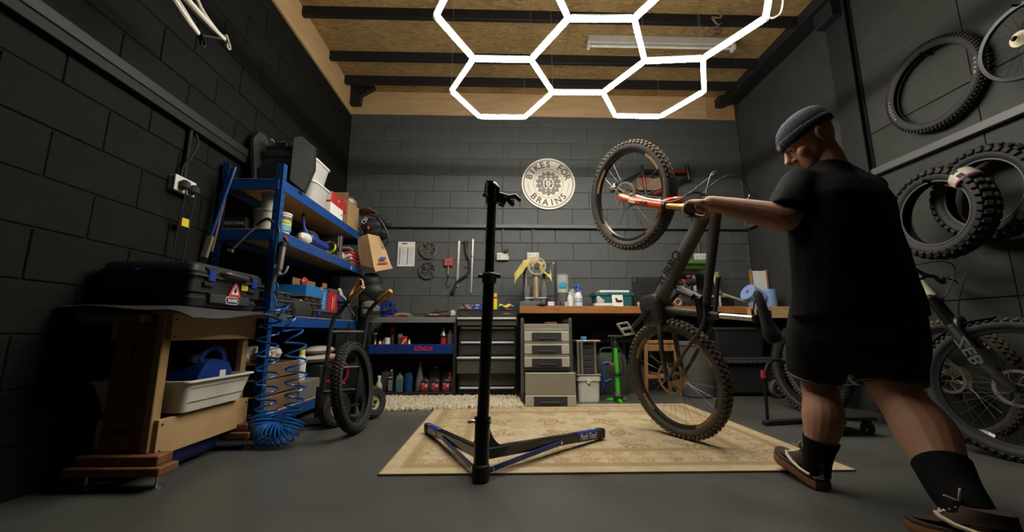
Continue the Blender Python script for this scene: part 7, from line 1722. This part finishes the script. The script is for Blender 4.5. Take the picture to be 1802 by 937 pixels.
# left arm to the near grip
bd = (Vector((1.56251384,2.18537049,1.33403101))-Vector((.9226674,1.87020869,1.23569702))).normalized()
gripn = V(.4222,-.8997,.1108)
SH_L, EL_L = V(1.385,1.72,1.335), V(1.262,1.672,1.168)
def hand(mb, centre, b, n, s_=1):
    """b runs along the bar to the index side, n points to the palm; fingers close over the top"""
    u = n.cross(b)*1.0
    if u.z < 0: u = -u
    Pp = lambda ang, dist, s: centre + b*s + (n*math.cos(math.radians(ang)) + u*math.sin(math.radians(ang)))*dist
    wrist = centre + n*.092 + u*.006 - b*.004
    for k, (s, ln) in enumerate(((-.036,.90),(-.013,1.02),(.011,1.06),(.034,1.0))):
        q = [Pp(28,.054,s*.92), Pp(70,.044,s), Pp(128,.037,s*1.03), Pp(188,.031,s*1.0), Pp(243,.029,s*.96)]
        r = [.0132,.0132,.0116,.0105,.0092]; r = [x*ln for x in r]
        P_ = catmull(q, 5); R_ = [w.x for w in catmull([(x,0,0) for x in r], 5)]
        mb.tube(P_, R_, 10); mb.sph(P_[-1], R_[-1]*.99, 8); mb.sph(q[1], r[1]*1.10, 10); mb.sph(q[2], r[2]*1.06, 10)
        mb.tube([wrist+b*s*.35, wrist.lerp(q[0],.6)+b*s*.25, q[0], q[1]], [.017,.017,.0155,.0125], 10)
    pm_ = Matrix((b, n, u)).transposed().to_4x4()
    mb.sph(centre+n*.041+u*.006, (.046,.022,.030), 14, pm_)
    th = catmull([wrist+b*.014, Pp(-8,.052,.042), Pp(-52,.038,.054), Pp(-108,.0305,.054), Pp(-150,.029,.044)], 5)
    mb.tube(th, [w.x for w in catmull([(.018,0,0),(.017,0,0),(.0135,0,0),(.0118,0,0),(.0095,0,0)], 5)], 10); mb.sph(th[-1], .0094, 8)
    return wrist
gl_ = V(.9226674,1.87020869,1.23569702)+V(0,0,.027); gr_ = V(1.56251384,2.18537049,1.33403101)+V(0,0,.027)
wl = hand(body, gl_+bd*.048, bd, gripn); wr = hand(body, gr_-bd*.058, -bd, gripn)
limb(body, [(*SH_L,.070),(*(SH_L.lerp(EL_L,.5)+V(0,0,.0)),.064),(*EL_L,.056),(*EL_L.lerp(wl,.22),.060),(*EL_L.lerp(wl,.65),.047),(*wl,.033)])
SH_R, EL_R = V(1.705,1.755,1.345), V(1.775,1.96,1.19)
limb(body, [(*SH_R,.070),(*SH_R.lerp(EL_R,.5),.060),(*EL_R,.048),(*EL_R.lerp(wr,.25),.050),(*EL_R.lerp(wr,.7),.038),(*wr,.031)])
# legs
limb(body, [(1.47,1.72,.80,.105),(1.468,1.80,.62,.092),(1.466,1.855,.47,.074),(1.452,1.838,.39,.070),(1.432,1.815,.30,.079),(1.410,1.82,.20,.060),(1.398,1.838,.11,.044),(1.396,1.85,.06,.045)])
limb(body, [(1.63,1.69,.80,.110),(1.61,1.66,.62,.100),(1.578,1.62,.47,.086),(1.578,1.585,.40,.080),(1.560,1.50,.305,.092),(1.513,1.415,.21,.068),(1.462,1.31,.125,.050),(1.445,1.28,.085,.048)])
fused(man, 'body', body, skin, .0042, 3)
# face details
def hp(*p): return HM @ V(*p)
hair = M('dark_stubble', (.07,.035,.02), .8)
for s_ in (-1,1):
    part(man, 'eye', MB().sph(hp(.083,s_*.031,.006), .0125, 12), M('eye_white', (.5,.47,.42), .2) if s_ < 0 else bpy.data.materials['eye_white'])
    part(man, 'pupil', MB().sph(hp(.0945,s_*.032,.005), .0052, 8), ink)
    part(man, 'eyebrow', MB().tube([hp(.093,s_*.016,.040), hp(.094,s_*.034,.045), hp(.082,s_*.055,.040)],[.004,.005,.003],6), hair)
    part(man, 'eyelid', MB().tube([hp(.086,s_*.018,.013), hp(.0965,s_*.031,.015), hp(.086,s_*.046,.011)],[.004,.005,.004],6), skin)
# cap: knitted shell with a turned-up rim
capm = M('navy_knit', (.015,.018,.028), .9, bump=.5, bscale=160, var=.2, scale=30)
def capring(z, dx, rx, ry, rib=0, tilt=.0): 
    return [tuple(hp(-.008+dx+(rx+rib*math.sin(a*30))*math.cos(a), (ry+rib*math.sin(a*30))*math.sin(a), z + tilt*math.cos(a))) for a in [2*PI*j/90 for j in range(90)]]
part(man, 'cap', MB().loft([capring(.030,.0,.110,.086,.0012,-.002), capring(.055,-.002,.116,.090,.0015,.0), capring(.085,-.006,.112,.087,.0015), capring(.112,-.012,.096,.075,.0012), capring(.130,-.016,.070,.055,.001), capring(.140,-.018,.035,.028,.0006), capring(.142,-.018,.006,.005)]), capm, ang=180)
part(man, 'cap_cuff', MB().loft([capring(.026,.001,.112,.087,.0012,-.004), capring(.030,.001,.119,.093,.0012,-.003), capring(.060,.0,.121,.095,.0015), capring(.066,.0,.116,.090,.0012)]), capm, ang=180)
part(man, 'cap_tab', MB().box(hp(.112,.012,.045),(.012,.03,.02),.003,HM.to_3x3().normalized().to_4x4()), M('tan_tab', (.25,.17,.07), .6))
# t-shirt
sh_ = MB()
torso(sh_, [(.735,1.540,1.69,.276,.185,.18),(.80,1.542,1.69,.274,.18,.2),(.95,1.542,1.695,.262,.165,.25),(1.12,1.545,1.705,.254,.162,.3),(1.26,1.555,1.72,.250,.158,.3),(1.33,1.56,1.735,.228,.138,.3),(1.385,1.56,1.745,.185,.112,.3),(1.435,1.556,1.752,.120,.088,.3),(1.462,1.55,1.754,.080,.077,.3)], ex=2.3)
for a, b, rr in ((SH_L, EL_L, (.100,.098,.092)), (SH_R, EL_R, (.098,.094,.088))):
    d_ = (b-a).normalized()
    sh_.tube([a+(V(1.555,1.735,1.34)-a)*.45, a+V(0,0,-.005), a.lerp(b,.45), a.lerp(b,.90)], [.085,rr[0],rr[1],rr[2]], 20)
tee = M('black_cotton', (.0070,.0070,.0068), .95, spec=.1, bump=.15, bscale=300, var=.15)
fused(man, 't_shirt', sh_, tee, .009, 6, noise_amp=.010, noise_sc=7)
# shorts
so_ = MB()
torso(so_, [(.64,1.545,1.69,.205,.15,.18),(.70,1.545,1.69,.235,.165,.18),(.80,1.545,1.69,.235,.16,.18),(.88,1.545,1.695,.22,.15,.2)])
so_.tube(catmull([(1.455,1.72,.78),(1.440,1.775,.64),(1.445,1.83,.53),(1.445,1.85,.470)],5), [w.x for w in catmull([(.15,0,0),(.138,0,0),(.118,0,0),(.108,0,0)],5)], 24)
so_.tube(catmull([(1.625,1.69,.78),(1.625,1.67,.64),(1.592,1.64,.53),(1.580,1.625,.462)],5), [w.x for w in catmull([(.150,0,0),(.138,0,0),(.122,0,0),(.114,0,0)],5)], 24)
fused(man, 'shorts', so_, M('charcoal_shorts', (.012,.0118,.012), .9, spec=.15, var=.2), .009, 5, noise_amp=.007, noise_sc=8)
trim = M('grey_hem', (.10,.10,.095), .8)
part(man, 'hem_trim', MB().ring(.102,.0045,frame(V(1.445,1.850,.474),(1,0,.0),(0,1,.32)),40,6,.006), trim)
part(man, 'hem_trim', MB().ring(.108,.0045,frame(V(1.581,1.626,.466),(1,0,-.17),(0,1,-.20)),40,6,.006), trim)
# socks and shoes
sockm_ = M('black_sock', (.0065,.0065,.007), .9, spec=.1)
part(man, 'sock', MB().tube(catmull([(1.412,1.818,.205),(1.404,1.828,.155),(1.398,1.84,.105),(1.396,1.852,.055)],5), [w.x for w in catmull([(.069,0,0),(.058,0,0),(.054,0,0),(.055,0,0)],5)], 20), sockm_)
part(man, 'sock', MB().tube(catmull([(1.520,1.425,.220),(1.492,1.375,.168),(1.460,1.31,.118),(1.445,1.28,.075)],5), [w.x for w in catmull([(.080,0,0),(.072,0,0),(.064,0,0),(.060,0,0)],5)], 20), sockm_)
part(man, 'sock_logo', MB().box((1.447,1.372,.185),(.03,.004,.02),.001), M('sock_print', (.10,.10,.10), .7))
gum = M('gum_sole', (.17,.07,.022), .6); suede = M('dark_brown_suede', (.035,.016,.010), .85); creamc = M('cream_canvas', (.52,.43,.28), .8)
def shoe(heel, toe, upv, s_):
    x_ = (toe-heel).normalized(); y_ = upv.cross(x_).normalized(); z_ = x_.cross(y_); Ln = (toe-heel).length
    m = Matrix((x_, y_, z_)).transposed().to_4x4(); m.translation = heel; m = m @ Matrix.Diagonal((Ln/.30,1.08,1.08,1))
    def outline(g, z0, curl=0):      # g grows the outline
        pts = [(.0,.0),(.01,.030),(.05,.038),(.11,.037),(.17,.043),(.22,.049),(.26,.044),(.29,.026),(.300,.0)]
        top = pts + [(x, -y) for x, y in reversed(pts[1:-1])]
        return [tuple(m @ V(x+(g*.5 if x > .15 else -g*.5)*(abs(x-.15)/.15), y*(1+g*8), z0 + curl*max(0,(x-.20)/.10)**2)) for x, y in top]
    sh = part(man, 'shoe', MB().loft([outline(-.002,.026,.012), outline(-.003,.04,.012)] + [[tuple(m @ V(x0+lx*math.cos(a), w*math.sin(a)*(1-.12*math.cos(a)*k), z+sl*math.cos(a)))
                for a in [PI+2*PI*j/16 for j in range(16)]] for z, x0, lx, w, sl, k in ((.058,.145,.138,.040,-.010,-1),(.075,.118,.110,.037,-.012,-.6),(.090,.088,.082,.036,-.004,0),(.102,.072,.066,.036,.004,0))]), suede)
    part(sh, 'sole', MB().loft([outline(.002,.0,.014), outline(.006,.004,.014), outline(.006,.024,.014), outline(.002,.030,.014)]), gum)
    for q in (-1,1):
        part(sh, 'side_stripe', MB().tube([m @ V(x, q*y, z) for x, y, z in ((.03,.0395,.048),(.09,.041,.046),(.14,.043,.055),(.175,.042,.070),(.19,.034,.080))],[.006,.0065,.0075,.007,.005],6), creamc)
    part(sh, 'tongue', MB().bar(m @ V(.135,0,.098), m @ V(.20,0,.070), .045,.012, m.to_3x3() @ V(.4,0,1), .005), creamc)
    for k in range(4):
        x = .135+.018*k; z = .103-.0085*k
        part(sh, 'lace', MB().tube([m @ V(x,-.026,z-.006), m @ V(x+.004,0,z+.006), m @ V(x,.026,z-.006)], .0045, 6), creamc)
    part(sh, 'lace_bow', MB().tube(catmull([m @ V(.128,0,.108), m @ V(.12,.018,.125), m @ V(.108,.028,.150), m @ V(.115,.03,.13), m @ V(.13,.01,.112)],4), .003, 5).tube(catmull([m @ V(.128,0,.108), m @ V(.135,.02,.118), m @ V(.15,.038,.128)],4), .003, 5), creamc)
    return sh
shoe(V(1.383,1.795,.004), V(1.392,2.085,.055), V(0,-.17,1), 1)
shoe(V(1.466,1.165,.050), V(1.378,1.430,.008), V(.0,.2,1), -1)
